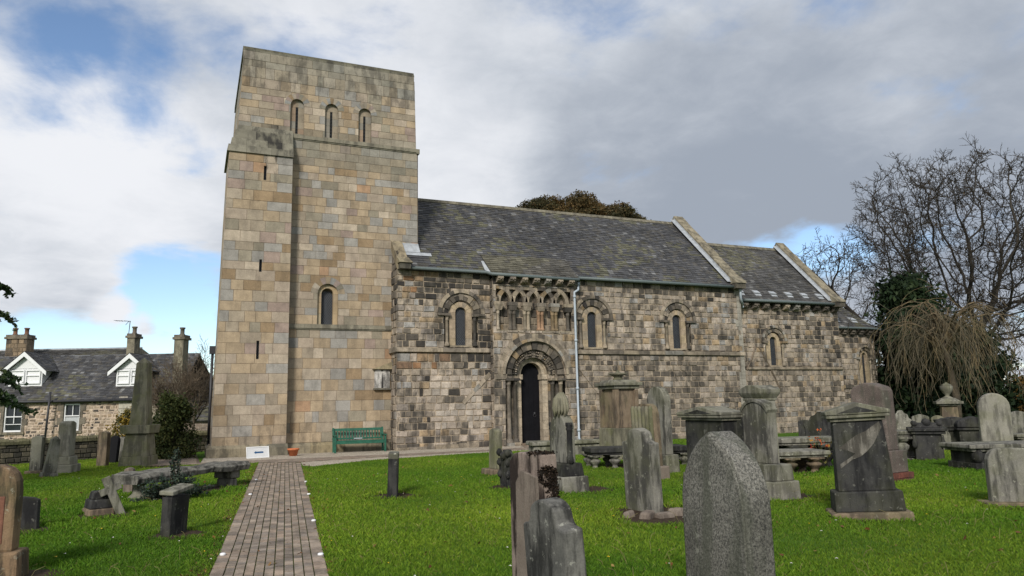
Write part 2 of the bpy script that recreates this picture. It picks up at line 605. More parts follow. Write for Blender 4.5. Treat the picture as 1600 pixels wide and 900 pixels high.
rng = random.Random(5)
pav_pal = [(.295, .235, .185), (.265, .215, .17), (.32, .26, .205), (.245, .205, .17), (.305, .235, .18), (.225, .185, .15)]
mb = MB()
moss = (.062, .072, .020, .2)
mb.poly([(x, y, .004) for x, y in P_PATH], moss)
width = np.linalg.norm(PATH_R0 - PATH_L0)
NC = 9
cols = [0.0, .135] + [.135 + (1 - .27) * (i + 1) / NC for i in range(NC)] + [1.0]
cols = [0.0, .12] + [.12 + (1 - .24) * (i + 1) / NC for i in range(NC)] + [1.0]
for ci in range(len(cols) - 1):
    y = -3.0 + (0 if ci % 2 else .1)
    while y < 24.7:
        L = .2 if 0 < ci < len(cols) - 2 else .3
        c = pav_pal[rng.randrange(len(pav_pal))]
        k = rng.uniform(.78, 1.22) * .9
        dz = rng.uniform(.012, .022)
        tl = rng.uniform(-.003, .003)
        g = .0068
        q = []
        for (f, yy) in ((cols[ci], y + .011), (cols[ci + 1], y + .011), (cols[ci + 1], y + L - .011), (cols[ci], y + L - .011)):
            t = (yy + 3) / 28.0
            a, b = PATH_L0 + (PATH_L1 - PATH_L0) * t, PATH_R0 + (PATH_R1 - PATH_R0) * t
            q.append((a, b, f))
        pts = []
        for i, (a, b, f) in enumerate(q):
            gg = (g if i in (0, 3) else -g) / 1.2
            p = a + (b - a) * (f + gg)
            pts.append((p[0], p[1]))
        top = [(p[0], p[1], dz + (tl if i < 2 else -tl)) for i, p in enumerate(pts)]
        bot = [(p[0], p[1], .003) for p in pts]
        mb.hexa(bot, top, (c[0] * k, c[1] * k, c[2] * k, .35))
        y += L
tag(mb.build('path', M['paver']), kind='structure')

mb = MB()
mb.poly([(x, y, .010) for x, y in P_EW], (.13, .10, .075, .3))
y = 24.5
row = 0
while y < 31.5:
    x = -3.2 + (.1 if row % 2 else 0)
    while x < 13.9:
        if all(in_poly(xx, yy, P_EW) for xx, yy in ((x, y), (x + .2, y), (x + .2, y + .1), (x, y + .1))):
            c = pav_pal[rng.randrange(len(pav_pal))]
            k = rng.uniform(.75, 1.0)
            mb.box(x + .006, x + .194, y + .006, y + .094, .010, .018 + rng.uniform(0, .004), (c[0] * k, c[1] * k, c[2] * k, .3))
        x += .2
    y += .1
    row += 1
tag(mb.build('side_path', M['paver']), kind='structure')


# ------------------------------------------------------------------ masonry generator
def clip_half(P, a, b, keep_left=True):
    out = []
    s = 1 if keep_left else -1

    def side(p):
        return s * ((b[0] - a[0]) * (p[1] - a[1]) - (b[1] - a[1]) * (p[0] - a[0]))
    for i in range(len(P)):
        p, q = P[i], P[(i + 1) % len(P)]
        sp, sq = side(p), side(q)
        if sp >= 0:
            out.append(p)
        if (sp > 0) != (sq > 0) and abs(sp - sq) > 1e-12 and sp * sq < 0:
            t = sp / (sp - sq)
            out.append((p[0] + (q[0] - p[0]) * t, p[1] + (q[1] - p[1]) * t))
    return out if len(out) > 2 else []


def area(P):
    return .5 * abs(sum(P[i][0] * P[(i + 1) % len(P)][1] - P[(i + 1) % len(P)][0] * P[i][1] for i in range(len(P))))


def subtract(pieces, C):
    x0, x1 = min(p[0] for p in C), max(p[0] for p in C)
    y0, y1 = min(p[1] for p in C), max(p[1] for p in C)
    out = []
    for P in pieces:
        if max(p[0] for p in P) <= x0 or min(p[0] for p in P) >= x1 or max(p[1] for p in P) <= y0 or min(p[1] for p in P) >= y1:
            out.append(P)
            continue
        rem = P
        for i in range(len(C)):
            a, b = C[i], C[(i + 1) % len(C)]
            o = clip_half(rem, a, b, False)
            if o and area(o) > 2e-4:
                out.append(o)
            rem = clip_half(rem, a, b, True)
            if not rem:
                break
    return out


def arch_poly(uc, half, v0, vs, n=14):
    return [(uc - half, v0), (uc + half, v0)] + [(uc + half * math.cos(math.pi * i / n), vs + half * math.sin(math.pi * i / n)) for i in range(n + 1)]


def rect_poly(u0, u1, v0, v1):
    return [(u0, v0), (u1, v0), (u1, v1), (u0, v1)]


def wpick(rng, pal):
    t = rng.random() * sum(w for w, _ in pal)
    for w, c in pal:
        t -= w
        if t <= 0:
            return c
    return pal[-1][1]


def masonry(mb, fr, u0, u1, v0, v1, colfn, ch=(.28, .36), bw=(.32, .62), joint=.006, openings=(), mortar=(.3, .25, .19, .2), jit=.0, dj=.0, cham=.012, back=.02, seed=1, ul=None, ur=None):
    rng = random.Random(seed)
    v = v0
    while v < v1 - 1e-3:
        h = rng.uniform(*ch)
        if v1 - (v + h) < ch[0] * .7:
            h = v1 - v
        lu = ul(v + h / 2) if ul else u0
        ru = ur(v + h / 2) if ur else u1
        u = lu
        first = True
        while u < ru - 1e-3:
            w = rng.uniform(*bw)
            if rng.random() < .15:
                w *= .65
            if first:
                w *= rng.uniform(.6, 1.3)
                first = False
            if ru - (u + w) < bw[0] * .6:
                w = ru - u
            cell = rect_poly(u, u + w, v, v + h)
            cells = [cell]
            rect = [rect_poly(u + joint, u + w - joint, v + joint, v + h - joint)]
            for C in openings:
                cells = subtract(cells, C)
                rect = subtract(rect, C)
            for P in cells:
                mb.poly([fr(a, b, -back) for a, b in P], mortar)
            if rect:
                col = colfn(u + w / 2, v + h / 2, rng)
                d = rng.uniform(-dj, dj)
                if len(rect) == 1 and len(rect[0]) == 4:
                    R = rect[0]
                    J = [(a + rng.uniform(-jit, jit), b + rng.uniform(-jit, jit)) for a, b in R]
                    cu, cv = sum(a for a, _ in J) / 4, sum(b for _, b in J) / 4
                    I = []
                    for a, b in J:
                        I.append((a - math.copysign(min(cham, abs(a - cu) * .6), a - cu), b - math.copysign(min(cham, abs(b - cv) * .6), b - cv)))
                    mb.mesh([fr(a, b, -back) for a, b in J] + [fr(a, b, d) for a, b in I],
                            [(4, 5, 6, 7), (0, 1, 5, 4), (1, 2, 6, 5), (2, 3, 7, 6), (3, 0, 4, 7)], col)
                else:
                    for P in rect:
                        mb.poly([fr(a, b, -.003) for a, b in P], col)
            u += w
        v += h


def south(Y):
    return lambda u, v, d: (u, Y - d, v)


def west(X):
    return lambda u, v, d: (X - d, u, v)


def east(X):
    return lambda u, v, d: (X + d, u, v)


TPAL = [(4, (.33, .265, .185)), (3, (.29, .25, .195)), (2.2, (.265, .26, .245)), (1.2, (.33, .28, .225)), (1.0, (.25, .185, .115)), (1.3, (.375, .325, .26)),
        (.22, (.31, .205, .13)), (1.2, (.23, .21, .165)), (.8, (.29, .23, .20))]
NPAL = [(3, (.30, .25, .185)), (2.5, (.25, .21, .16)), (1.6, (.34, .285, .22)), (1.4, (.21, .18, .145)), (.7, (.27, .20, .12)), (.8, (.26, .245, .215))]
DPAL = [(1.6, (.065, .058, .050)), (2, (.095, .083, .069)), (2.2, (.135, .116, .094)), (1.6, (.165, .142, .115)), (.5, (.044, .040, .037))]
LPAL = [(2, (.37, .315, .26)), (2, (.34, .30, .255)), (1, (.40, .345, .285))]


def shade_col(c, k, a):
    return (c[0] * k, c[1] * k, c[2] * k, a)


def tower_col(u, v, rng):
    c = wpick(rng, TPAL)
    k = rng.uniform(.88, 1.12) * 1.03
    c = tuple(lerp(x, y, .06) * w for x, y, w in zip(c, (.32, .275, .215), (1.035, 1.0, .965)))
    a = .18
    if v > 14.4:
        g = min(1, (v - 14.4) / .7)
        gc = (.22, .21, .175)
        c = tuple(lerp(x, y, .72 * g) for x, y in zip(c, gc))
        a = .5
    if v < 1.2:
        a = .4
    # dark weathering that runs down from the buttress offset
    s = math.exp(-((u - 2.45) / .38) ** 2)
    if 10.3 < v < 12.7:
        a = max(a, s * (1.0 if v > 11.2 else .8))
        if v > 11.3:
            c = tuple(lerp(x, y, .55) for x, y in zip(c, (.19, .18, .145)))
            k *= 1 - .5 * s
    return shade_col(c, k, a)


def dark_field(u, v):
    n = mnoise.noise(Vector((u * .55, v * .8, 3.3)))
    if u < 11.3:                                    # west bay
        p = .50 if v > 3.9 else .26
        if 8.7 < u < 10.9 and .8 < v < 3.0:
            p = .03
        if v > 6.2:
            p = .62
        if u < 8 and v > 3.9:
            p = .62
        if v < .6:
            p = .4
    elif u < 15.2:
        p = .30 if v < 2.8 else .12
    elif u < 24.6:
        p = .20
        if v > 6.5:
            p = .58
        elif v > 4:
            p = .15
        elif u < 16.8 and v > 2.3:
            p = .72
        elif v < 2.2:
            p = .26
    else:
        p = .27
        if v > 5.6:
            p = .6
        if u > 29.2 and v > 3.4:
            p = .5
    return p * .85 + n * 1.05


def nave_col(u, v, rng):
    if rng.random() < dark_field(u, v):
        c = wpick(rng, DPAL)
        a = .8
    elif 8.7 < u < 10.9 and .8 < v < 3.0 and rng.random() < .75:
        c, a = wpick(rng, LPAL), .1
    else:
        c = wpick(rng, NPAL)
        c = (c[0] * 1.12, c[1] * 1.13, c[2] * 1.2)
        a = .7
    if u < 9.4 and 3.2 < v < 3.8 and rng.random() < .7 or (7.6 < u < 9 and 6.3 < v < 7 and rng.random() < .45):
        c, a = wpick(rng, [(1, (.27, .155, .085)), (2, (.27, .19, .12)), (1, (.2, .13, .085))]), .5
    if u > 15.2 and v < 3.7:
        c = tuple(lerp(x, y, .3) for x, y in zip(c, (.20, .165, .13)))
    return shade_col(c, rng.uniform(.82, 1.15), a)


def rough_trim(rng, pal=NPAL, k=1.0, a=.5, dark=.2):
    c = wpick(rng, DPAL) if rng.random() < dark else wpick(rng, pal)
    return shade_col(c, k * rng.uniform(.85, 1.1), a)


NAVE_MORTAR = (.33, .27, .20, .3)

# ------------------------------------------------------------------ church
church = thing('church', 'old stone church with tall square tower, slate roofs and carved south doorway', 'church', (0, 0, 0))
TY, BY, NY, PY, CY, AX = 29.3, 28.8, 28.4, 28.1, 29.1, 32.6     # depths of the south faces and of the ridge line
rng = random.Random(11)


def arch_ring(mb, fr, uc, vs, r1, r2, d0, d1, n, colfn, a0=0.0, a1=math.pi, gap=.006, sub=3, alt=0.0):
    """voussoirs between radii r1 and r2; front face at depth d0, back at d1"""
    for i in range(n):
        g0, g1 = a0 + (a1 - a0) * i / n, a0 + (a1 - a0) * (i + 1) / n
        g = gap / ((r1 + r2) / 2)
        g0, g1 = g0 + g, g1 - g
        inner = [(uc + r1 * math.cos(lerp(g0, g1, k / sub)), vs + r1 * math.sin(lerp(g0, g1, k / sub))) for k in range(sub + 1)]
        outer = [(uc + r2 * math.cos(lerp(g0, g1, k / sub)), vs + r2 * math.sin(lerp(g0, g1, k / sub))) for k in range(sub + 1)]
        dd = d0 + (alt if i % 2 else -alt)
        mb.prism(inner + outer[::-1], fr, d1, dd, colfn(i))


def column(mb, x, y, z0, z1, r, col, capcol=None):
    capcol = capcol or col
    h = z1 - z0
    mb.lathe([(r * 1.9, 0), (r * 1.9, .06), (r * 1.5, .10), (r * 1.55, .14), (r * 1.05, .17), (r, .2), (r, h - .26), (r * 1.15, h - .25), (r * 1.15, h - .22), (r * 1.0, h - .21),
              (r * 1.5, h - .09), (r * 1.75, h - .04), (r * 1.75, h)], 10, (x, y, z0), col)
    mb.box(x - r * 2.0, x + r * 2.0, y - r * 2.0, y + r * 1.6, z1 - .09, z1 + .01, capcol)


def arch_window(fr, uc, v0, vg, vs, rg, ro_in, ro, rh, seed, warm=True):
    """round-headed Romanesque window: light inner surround, carved order, hood mould, nook shafts, latticed pane"""
    rg_ = random.Random(seed)
    rs = rg + .25
    mb = MB()
    lp = [(2, (.36, .285, .19)), (2, (.33, .26, .185)), (1, (.30, .25, .19))]
    v = v0
    while v < vg - .02:
        h = min(rg_.uniform(.28, .42), vg - v)
        for sgn in (-1, 1):
            a, b = sorted((uc + sgn * rg, uc + sgn * rs))
            mb.prism(rect_poly(a, b, v + .003, v + h - .003), fr, -.32, -.07, shade_col(wpick(rg_, lp), rg_.uniform(.9, 1.08), .1))
        v += h
    arch_ring(mb, fr, uc, vg, rg, rs, -.07, -.32, 7, lambda i: shade_col(wpick(rg_, lp), rg_.uniform(.85, 1.05), .2), gap=.004)
    mb.prism(rect_poly(uc - rs - .02, uc + rs + .02, v0 - .03, v0 + .04), fr, -.32, -.03, (.28, .235, .17, .3))
    # nook behind the shafts
    for sgn in (-1, 1):
        a, b = sorted((uc + sgn * rs, uc + sgn * (ro_in + .25)))
        v = v0 - .03
        while v < vs:
            h = min(rg_.uniform(.28, .36), vs - v + .01)
            mb.prism(rect_poly(a + .003, b, v + .004, v + h - .004), fr, -.42, -.17, rough_trim(rg_, dark=.35))
            v += h
    win = mb.build('window', M['nave'], church)
    mb = MB()
    mb.prism(arch_poly(uc, rg + .01, v0 + .03, vg), fr, -.30, -.20)
    mb.build('pane', M['glass'], win)
    mb = MB()
    arch_ring(mb, fr, uc, vs, ro_in, ro, .0, -.3, 11, lambda i: rough_trim(rg_, k=.8, dark=.5), alt=.018, gap=.008)
    arch_ring(mb, fr, uc, vs, ro_in - .06, ro_in + .02, -.07, -.3, 9, lambda i: rough_trim(rg_, k=.85, dark=.3), gap=.004)
    mb.build('arch_order', M['nave'], win)
    mb = MB()
    arch_ring(mb, fr, uc, vs, ro, rh, .075, -.03, 13, lambda i: rough_trim(rg_, dark=.35), gap=.003)
    mb.build('hood_mould', M['nave'], win)
    for sgn in (-1, 1):
        mb = MB()
        cu = uc + sgn * (rs + .115)
        p = fr(cu, 0, -.06)
        cc = rough_trim(rg_, dark=.3)
        column(mb, p[0], p[1], v0, vs - .02, .065, cc, rough_trim(rg_, dark=.6))
        a, b = sorted((uc + sgn * (rs - .01), uc + sgn * (rh + .02)))
        mb.prism([(a, vs - .09), (b, vs - .09), (b, vs + .0), (a, vs + .0)], fr, -.16, .085, rough_trim(rg_, dark=.55))
        mb.build('column', M['nave'], win)
    return win


# --- tower: main face, stair buttress, upper stage
WIN_T = (4.72, 4.90, 5.98)                                    # centre, sill, springing of the big tower window
ops = [arch_poly(WIN_T[0], .40, WIN_T[1], WIN_T[2] + .17)]
BEL = [(3.36, 12.55, 13.80), (4.73, 12.55, 13.80), (6.10, 12.55, 13.80)]
mb = MB()
masonry(mb, south(TY), 3.15, 8.38, .40, 4.72, tower_col, (.36, .44), (.36, .72), .004, (), (.20, .16, .12, .2), seed=21, cham=.006, back=.012, dj=.002)
masonry(mb, south(TY), 3.15, 8.38, 4.92, 12.36, tower_col, (.28, .36), (.34, .70), .004, ops, (.20, .16, .12, .2), seed=22, cham=.006, back=.012, dj=.002, ur=lambda v: 8.40 - .006 * (v - 5))
masonry(mb, east(8.39), TY, 36.2, 7.5, 12.36, tower_col, (.28, .36), (.34, .70), .004, (), (.20, .16, .12, .2), seed=23, cham=.006, back=.012)
mb.box(1.15, 8.37, 29.8, 36.2, 0, 12.4, (.29, .25, .195, .2))
mb.build('tower_wall', M['tower'], church)

mb = MB()
bl = lambda v: .655 + .0175 * (v - .3)
slits_b = [rect_poly(2.12, 2.22, 10.39, 10.96), rect_poly(2.07, 2.165, 6.80, 7.28), rect_poly(2.07, 2.165, 3.52, 4.20)]
masonry(mb, south(BY), .655, 3.20, .40, 11.40, tower_col, (.31, .43), (.36, .74), .004, slits_b, (.20, .16, .12, .2), seed=31, cham=.006, back=.012, dj=.002, ul=bl, ur=lambda v: 3.235 - .004 * v)
masonry(mb, lambda u, v, d: (bl(v) - d, u, v), BY, 31.6, .40, 11.40, tower_col, (.31, .43), (.36, .74), .004, (), (.20, .16, .12, .2), seed=32, cham=.006, back=.012)
mb.hexa([(.68, 29.15, 0), (3.15, 29.15, 0), (3.15, 31.58, 0), (.68, 31.58, 0)], [(.87, 29.15, 11.4), (3.12, 29.15, 11.4), (3.12, 31.58, 11.4), (.87, 31.58, 11.4)], (.29, .25, .195, .2))
mb.build('stair_buttress', M['tower'], church)
mb = MB()
steps = [(11.40, 11.70, 28.73, .76), (11.70, 12.02, 28.88, .88), (12.02, 12.42, 29.02, 1.0), (12.42, 12.66, 29.15, 1.10)]
for z0, z1, yy, xx in steps:
    x = xx
    last = z0 > 12.3
    while x < 3.20:
        w = min(rng.uniform(.5, .95), 3.205 - x)
        if 3.205 - (x + w) < .25:
            w = 3.205 - x
        s = math.exp(-((x + w / 2 - 2.45) / .45) ** 2)
        c = shade_col((.215, .20, .155), rng.uniform(.85, 1.1) * (1 - .45 * s * (not last)), .35 + .65 * s)
        mb.hexa([(x + .003, yy, z0), (x + w - .003, yy, z0), (x + w - .003, 31.7, z0), (x + .003, 31.7, z0)],
                [(x + .003 + (.05 if x == xx else 0), yy + .09, z1), (x + w - .003, yy + .09, z1), (x + w - .003, 31.6, z1), (x + .003 + (.05 if x == xx else 0), 31.6, z1)], c)
        x += w
mb.build('weathering', M['tower'], church)

mb = MB()
ops = [arch_poly(u, .27, v0, vs) for u, v0, vs in BEL]
tl = lambda v: 1.14 + .035 * (v - 12.4)
tr = lambda v: 8.31 - .025 * (v - 12.4)
masonry(mb, south(TY), 1.14, 8.31, 12.55, 14.72, tower_col, (.27, .34), (.32, .66), .004, ops, (.20, .16, .12, .2), seed=41, cham=.006, back=.012, dj=.002, ul=tl, ur=tr)
masonry(mb, lambda u, v, d: (tl(v) - d, u, v), TY, 36.2, 12.55, 15.6, tower_col, (.27, .34), (.32, .66), .004, (), (.20, .16, .12, .2), seed=42, cham=.006, back=.012)
masonry(mb, lambda u, v, d: (tr(v) + d, u, v), TY, 36.2, 12.55, 15.6, tower_col, (.27, .34), (.32, .66), .004, (), (.20, .16, .12, .2), seed=43, cham=.006, back=.012)
masonry(mb, south(TY), 1.22, 8.25, 14.72, 15.18, tower_col, (.46, .47), (.26, .50), .004, (), (.16, .13, .10, .2), seed=44, cham=.006, back=.012, dj=.004)
masonry(mb, south(TY + .02), 1.23, 8.22, 15.18, 15.82, tower_col, (.26, .34), (.4, .9), .004, (), (.14, .12, .09, .2), seed=45, cham=.008, back=.012, dj=.003, )
mb.box(1.30, 8.15, 29.75, 36.1, 12.4, 15.8, (.2, .19, .16, .2))
x = 1.22
while x < 8.22:
    w = min(rng.uniform(.6, 1.1), 8.23 - x)
    k = rng.uniform(.8, 1.1)
    mb.box(x + .003, x + w - .003, TY + .03, 36.2, 15.82, 15.90, (.16 * k, .15 * k, .115 * k, .7))
    mb.hexa([(x + .002, TY + .09, 15.90), (x + w - .002, TY + .09, 15.90), (x + w - .002, 36.1, 15.90), (x + .002, 36.1, 15.90)],
            [(x + .002, TY + .12, 16.03), (x + w - .002, TY + .12, 16.03), (x + w - .002, 36.1, 16.03), (x + .002, 36.1, 16.03)], (.115 * k, .108 * k, .075 * k, .6))
    x += w
mb.build('tower_top', M['tower'], church)

for (a, b, z0, z1, Y, pr) in ((3.20, 8.40, 12.34, 12.54, TY, .06), (3.20, 7.32, 4.71, 4.92, TY, .07)):
    mb = MB()
    x = a
    while x < b - .01:
        w = min(rng.uniform(.6, 1.1), b - x)
        k = rng.uniform(.85, 1.1)
        mb.hexa([(x + .002, Y - pr + .03, z0), (x + w - .002, Y - pr + .03, z0), (x + w - .002, Y + .3, z0), (x + .002, Y + .3, z0)],
                [(x + .002, Y - pr + .01, z1), (x + w - .002, Y - pr + .01, z1), (x + w - .002, Y + .3, z1 + .03), (x + .002, Y + .3, z1 + .03)], (.21 * k, .195 * k, .15 * k, .55))
        mb.box(x + .002, x + w - .002, Y - pr - .005, Y, z0 + .05, z1 - .01, (.23 * k, .21 * k, .16 * k, .5))
        x += w
    if z0 > 12:
        mb.box(8.30, 8.45, TY - .06, 36.2, 12.34, 12.54, (.2, .185, .145, .5))
    mb.build('string_course', M['tower'], church)
mb = MB()
x = .50
while x < 7.25:
    b = 3.28 if x < 3.2 else 7.25
    Y = BY - .14 if x < 3.2 else TY - .10
    w = min(rng.uniform(.6, 1.3), b - x)
    if b - x - w < .3:
        w = b - x
    c = shade_col(wpick(rng, [(1, (.25, .215, .15)), (1, (.21, .19, .14)), (.6, (.29, .24, .15))]), rng.uniform(.85, 1.1), .55)
    top = .42 if x < 3.2 else .405
    mb.hexa([(x + .003, Y, -.2), (x + w - .003, Y, -.2), (x + w - .003, 31.7, -.2), (x + .003, 31.7, -.2)], [(x + .003, Y, top - .12), (x + w - .003, Y, top - .12), (x + w - .003, 31.7, top - .12), (x + .003, 31.7, top - .12)], c)
    mb.hexa([(x + .003, Y, top - .12), (x + w - .003, Y, top - .12), (x + w - .003, 31.7, top - .12), (x + .003, 31.7, top - .12)],
            [(x + .003 + (.12 if x == .5 else 0), Y + .13, top), (x + w - .003, Y + .13, top), (x + w - .003, 31.6, top), (x + .003 + (.12 if x == .5 else 0), 31.6, top)], c)
    x += w + .0001
mb.build('plinth', M['tower'], church)

# big tower window
fr = south(TY)
mb = MB()
wp = [(2, (.38, .285, .175)), (1, (.34, .26, .17)), (1, (.36, .30, .20))]
v = 4.92
while v < 6.14:
    h = min(.44, 6.15 - v)
    for sgn in (-1, 1):
        a, b = sorted((4.72 + sgn * .235, 4.72 + sgn * .41))
        mb.prism(rect_poly(a, b, v + .003, v + h - .003), fr, -.4, -.12, shade_col(wpick(rng, wp), rng.uniform(.92, 1.06), .05))
    v += h
arch_ring(mb, fr, 4.72, 6.15, .235, .41, -.12, -.4, 5, lambda i: shade_col(wpick(rng, wp), rng.uniform(.9, 1.05), .1), gap=.003)
arch_ring(mb, fr, 4.72, 6.15, .395, .66, .006, -.05, 9, lambda i: shade_col(wpick(rng, TPAL), rng.uniform(.85, 1.0), .2), gap=.004)
win = mb.build('window', M['tower'], church)
mb = MB()
mb.prism(arch_poly(4.72, .24, 4.95, 6.05), fr, -.4, -.33)
mb.build('pane', M['glass'], win)
# belfry windows: recessed arch with a louvred slit
for u, v0, vs in BEL:
    mb = MB()
    v = v0
    while v < vs + .2:
        h = min(.30, vs + .27 - v)
        for a, b in ((u - .28, u - .05), (u + .05, u + .28)):
            mb.prism(rect_poly(a, b, v + .003, v + h - .003), fr, -.3, -.13, shade_col(wpick(rng, [(1, (.30, .22, .155)), (2, (.28, .235, .175)), (1, (.24, .22, .185))]), rng.uniform(.9, 1.08), .2))
        v += h
    mb.prism(rect_poly(u - .05, u + .05, vs - .04, vs + .27), fr, -.3, -.131, (.28, .23, .17, .2))
    arch_ring(mb, fr, u, vs, .262, .50, .004, -.16, 9, lambda i: shade_col(wpick(rng, TPAL), rng.uniform(.82, .98), .25), gap=.004)
    mb.prism(rect_poly(u - .29, u + .29, v0 - .03, v0 + .03), fr, -.3, .02, (.23, .21, .16, .4))
    win = mb.build('belfry_window', M['tower'], church)
    mb = MB()
    mb.prism(rect_poly(u - .055, u + .055, v0 + .02, vs - .03), fr, -.32, -.26)
    z = v0 + .05
    while z < vs - .08:
        mb.box(u - .05, u + .05, TY + .14, TY + .22, z, z + .018)
        z += .062
    mb.build('louvre', M['louvre'], win)
for (u0, u1, v0, v1) in ((2.12, 2.22, 10.39, 10.96), (2.07, 2.165, 6.80, 7.28), (2.07, 2.165, 3.52, 4.20)):
    mb = MB()
    mb.prism(rect_poly(u0 - .02, u1 + .02, v0 - .02, v1 + .02), south(BY), -.22, -.14)
    mb.build('slit_window', M['glass'], church)
# west downpipe on the stair buttress
mb = MB()
mb.tube([(.62, 31.0, 3.9), (.60, 31.0, 0)], .05, 8)
mb.box(.50, .72, 30.88, 31.12, 3.85, 4.15)
mb.build('downpipe', M['iron'], church)
# wall monument in the corner beside the nave
mb = MB()
for a, b in ((6.60, 6.885), (6.895, 7.20)):
    mb.prism([(a, 2.43), (b, 2.43), (b, 3.06)] + [((a + b) / 2 + (b - a) / 2 * math.cos(g), 3.06 + .10 * math.sin(g)) for g in (rad(45), rad(90), rad(135))] + [(a, 3.06)], south(TY), 0, .10, (.50, .48, .45, .75))
mb.box(6.56, 7.24, TY - .15, TY, 2.36, 2.43, (.18, .165, .13, .5))
mb.prism([(6.50, 3.17), (7.27, 3.17), (7.27, 3.46)], south(TY), 0, .22, (.28, .235, .15, .4))
mb.prism([(6.865, 2.43), (6.94, 2.43), (6.905, 3.02)], south(TY), .08, .108, (.03, .03, .03, .2))
mb.build('wall_monument', M['nave'], church)

# --- nave walls
NW = [(9.97, 41), (16.13, 42), (20.66, 43)]
ops = [arch_poly(u, .74, 4.02, 5.40) for u, _ in NW]
mb = MB()
kw = dict(joint=.012, mortar=NAVE_MORTAR, jit=.015, dj=.018, cham=.020, back=.03)
masonry(mb, south(NY), 7.27, 11.26, 0, 3.77, nave_col, (.22, .31), (.20, .52), seed=51, **kw)
masonry(mb, south(NY), 7.27, 11.26, 4.0, 7.12, nave_col, (.19, .27), (.24, .56), openings=ops, seed=52, **kw)
masonry(mb, south(NY), 15.05, 24.42, 0, 3.77, nave_col, (.21, .30), (.22, .58), seed=53, **kw)
masonry(mb, south(NY), 15.05, 24.40, 4.0, 7.12, nave_col, (.21, .29), (.24, .58), openings=ops, seed=54, **kw)
masonry(mb, west(7.27), NY, TY + .1, 0, 7.9, nave_col, (.26, .34), (.28, .5), seed=55, **kw)
# corner stones at the east end
z = 0
while z < 7.1:
    h = rng.uniform(.24, .36)
    mb.box(24.42 - (.34 if rng.random() < .5 else .22), 24.445, NY - .012, NY + .4, z + .004, min(z + h, 7.1) - .004, shade_col((.285, .265, .225), rng.uniform(.85, 1.1), .25))
    z += h
# rough footing stones
x = 7.25
while x < 24.4:
    w = rng.uniform(.5, 1.2)
    if not 11.2 < x + w < 15.9:
        mb.box(x + .01, min(x + w, 24.4) - .01, NY - .05 - rng.uniform(0, .05), NY + .2, -.2, rng.uniform(.1, .24), rough_trim(rng, dark=.35, k=.95))
    x += w
mb.box(7.4, 24.3, NY + .75, 36.7, 0, 7.1, (.25, .21, .16, .3))
mb.hexa([(24.02, NY + .06, 7.1), (24.40, NY + .06, 7.1), (24.40, 36.8, 7.1), (24.02, 36.8, 7.1)], [(24.02, AX - .05, 11.2), (24.40, AX - .05, 11.2), (24.40, AX + .05, 11.2), (24.02, AX + .05, 11.2)], (.25, .21, .16, .5))
mb.hexa([(7.30, NY + .06, 7.1), (7.6, NY + .06, 7.1), (7.6, 36.8, 7.1), (7.30, 36.8, 7.1)], [(7.30, AX - .05, 11.0), (7.6, AX - .05, 11.0), (7.6, AX + .05, 11.0), (7.30, AX + .05, 11.0)], (.25, .21, .16, .5))
mb.box(24.41, 24.418, NY + .03, 36.7, 0, 7.1, (.25, .21, .16, .5))
mb.build('nave_wall', M['nave'], church)
for u, s in NW:
    arch_window(south(NY), u, 4.06, 5.45, 5.40, .235, .56, .86, 1.01, s)


def string_blocks(mb, Y, a, b, z0, z1, pr, dark=.12):
    x = a
    while x < b - .01:
        w = min(rng.uniform(.5, 1.1), b - x)
        c = rough_trim(rng, dark=dark, k=.95)
        mb.hexa([(x + .003, Y - pr, z0 + .04), (x + w - .003, Y - pr, z0 + .04), (x + w - .003, Y + .1, z0 - .0), (x + .003, Y + .1, z0 - .0)],
                [(x + .003, Y - pr, z1 - .05), (x + w - .003, Y - pr, z1 - .05), (x + w - .003, Y + .1, z1), (x + .003, Y + .1, z1)], c)
        x += w


mb = MB()
string_blocks(mb, NY, 15.06, 24.46, 3.76, 4.0, .09)
mb.build('string_course', M['nave'], church)
mb = MB()
string_blocks(mb, NY, 7.2, 11.26, 3.78, 4.02, .09)
mb.box(7.18, 7.28, NY - .06, TY, 3.80, 4.0, (.22, .19, .15, .5))
mb.build('string_course', M['nave'], church)

mb = MB()
for (a, b), (c, d) in (((11.2, 2.95), (10.0, 1.75)), ((15.3, 3.2), (16.35, 1.95))):
    for k in range(5):
        p, q = np.array((a, b)) + (np.array((c, d)) - np.array((a, b))) * k / 5, np.array((a, b)) + (np.array((c, d)) - np.array((a, b))) * (k + .93) / 5
        w = np.array((.05, .06))
        mb.mesh([(p[0] - w[0], NY - .03, p[1] + w[1]), (q[0] - w[0], NY - .03, q[1] + w[1]), (q[0] + w[0], NY - .03, q[1] - w[1]), (p[0] + w[0], NY - .03, p[1] - w[1]),
                 (p[0] - w[0], NY + .03, p[1] + w[1]), (q[0] - w[0], NY + .03, q[1] + w[1]), (q[0] + w[0], NY + .03, q[1] - w[1]), (p[0] + w[0], NY + .03, p[1] - w[1])],
                [(0, 1, 2, 3), (0, 1, 5, 4), (2, 3, 7, 6), (0, 3, 7, 4), (1, 2, 6, 5)], rough_trim(rng, dark=.15))
    mb.build('roof_scar', M['nave'], church)
    mb = MB()

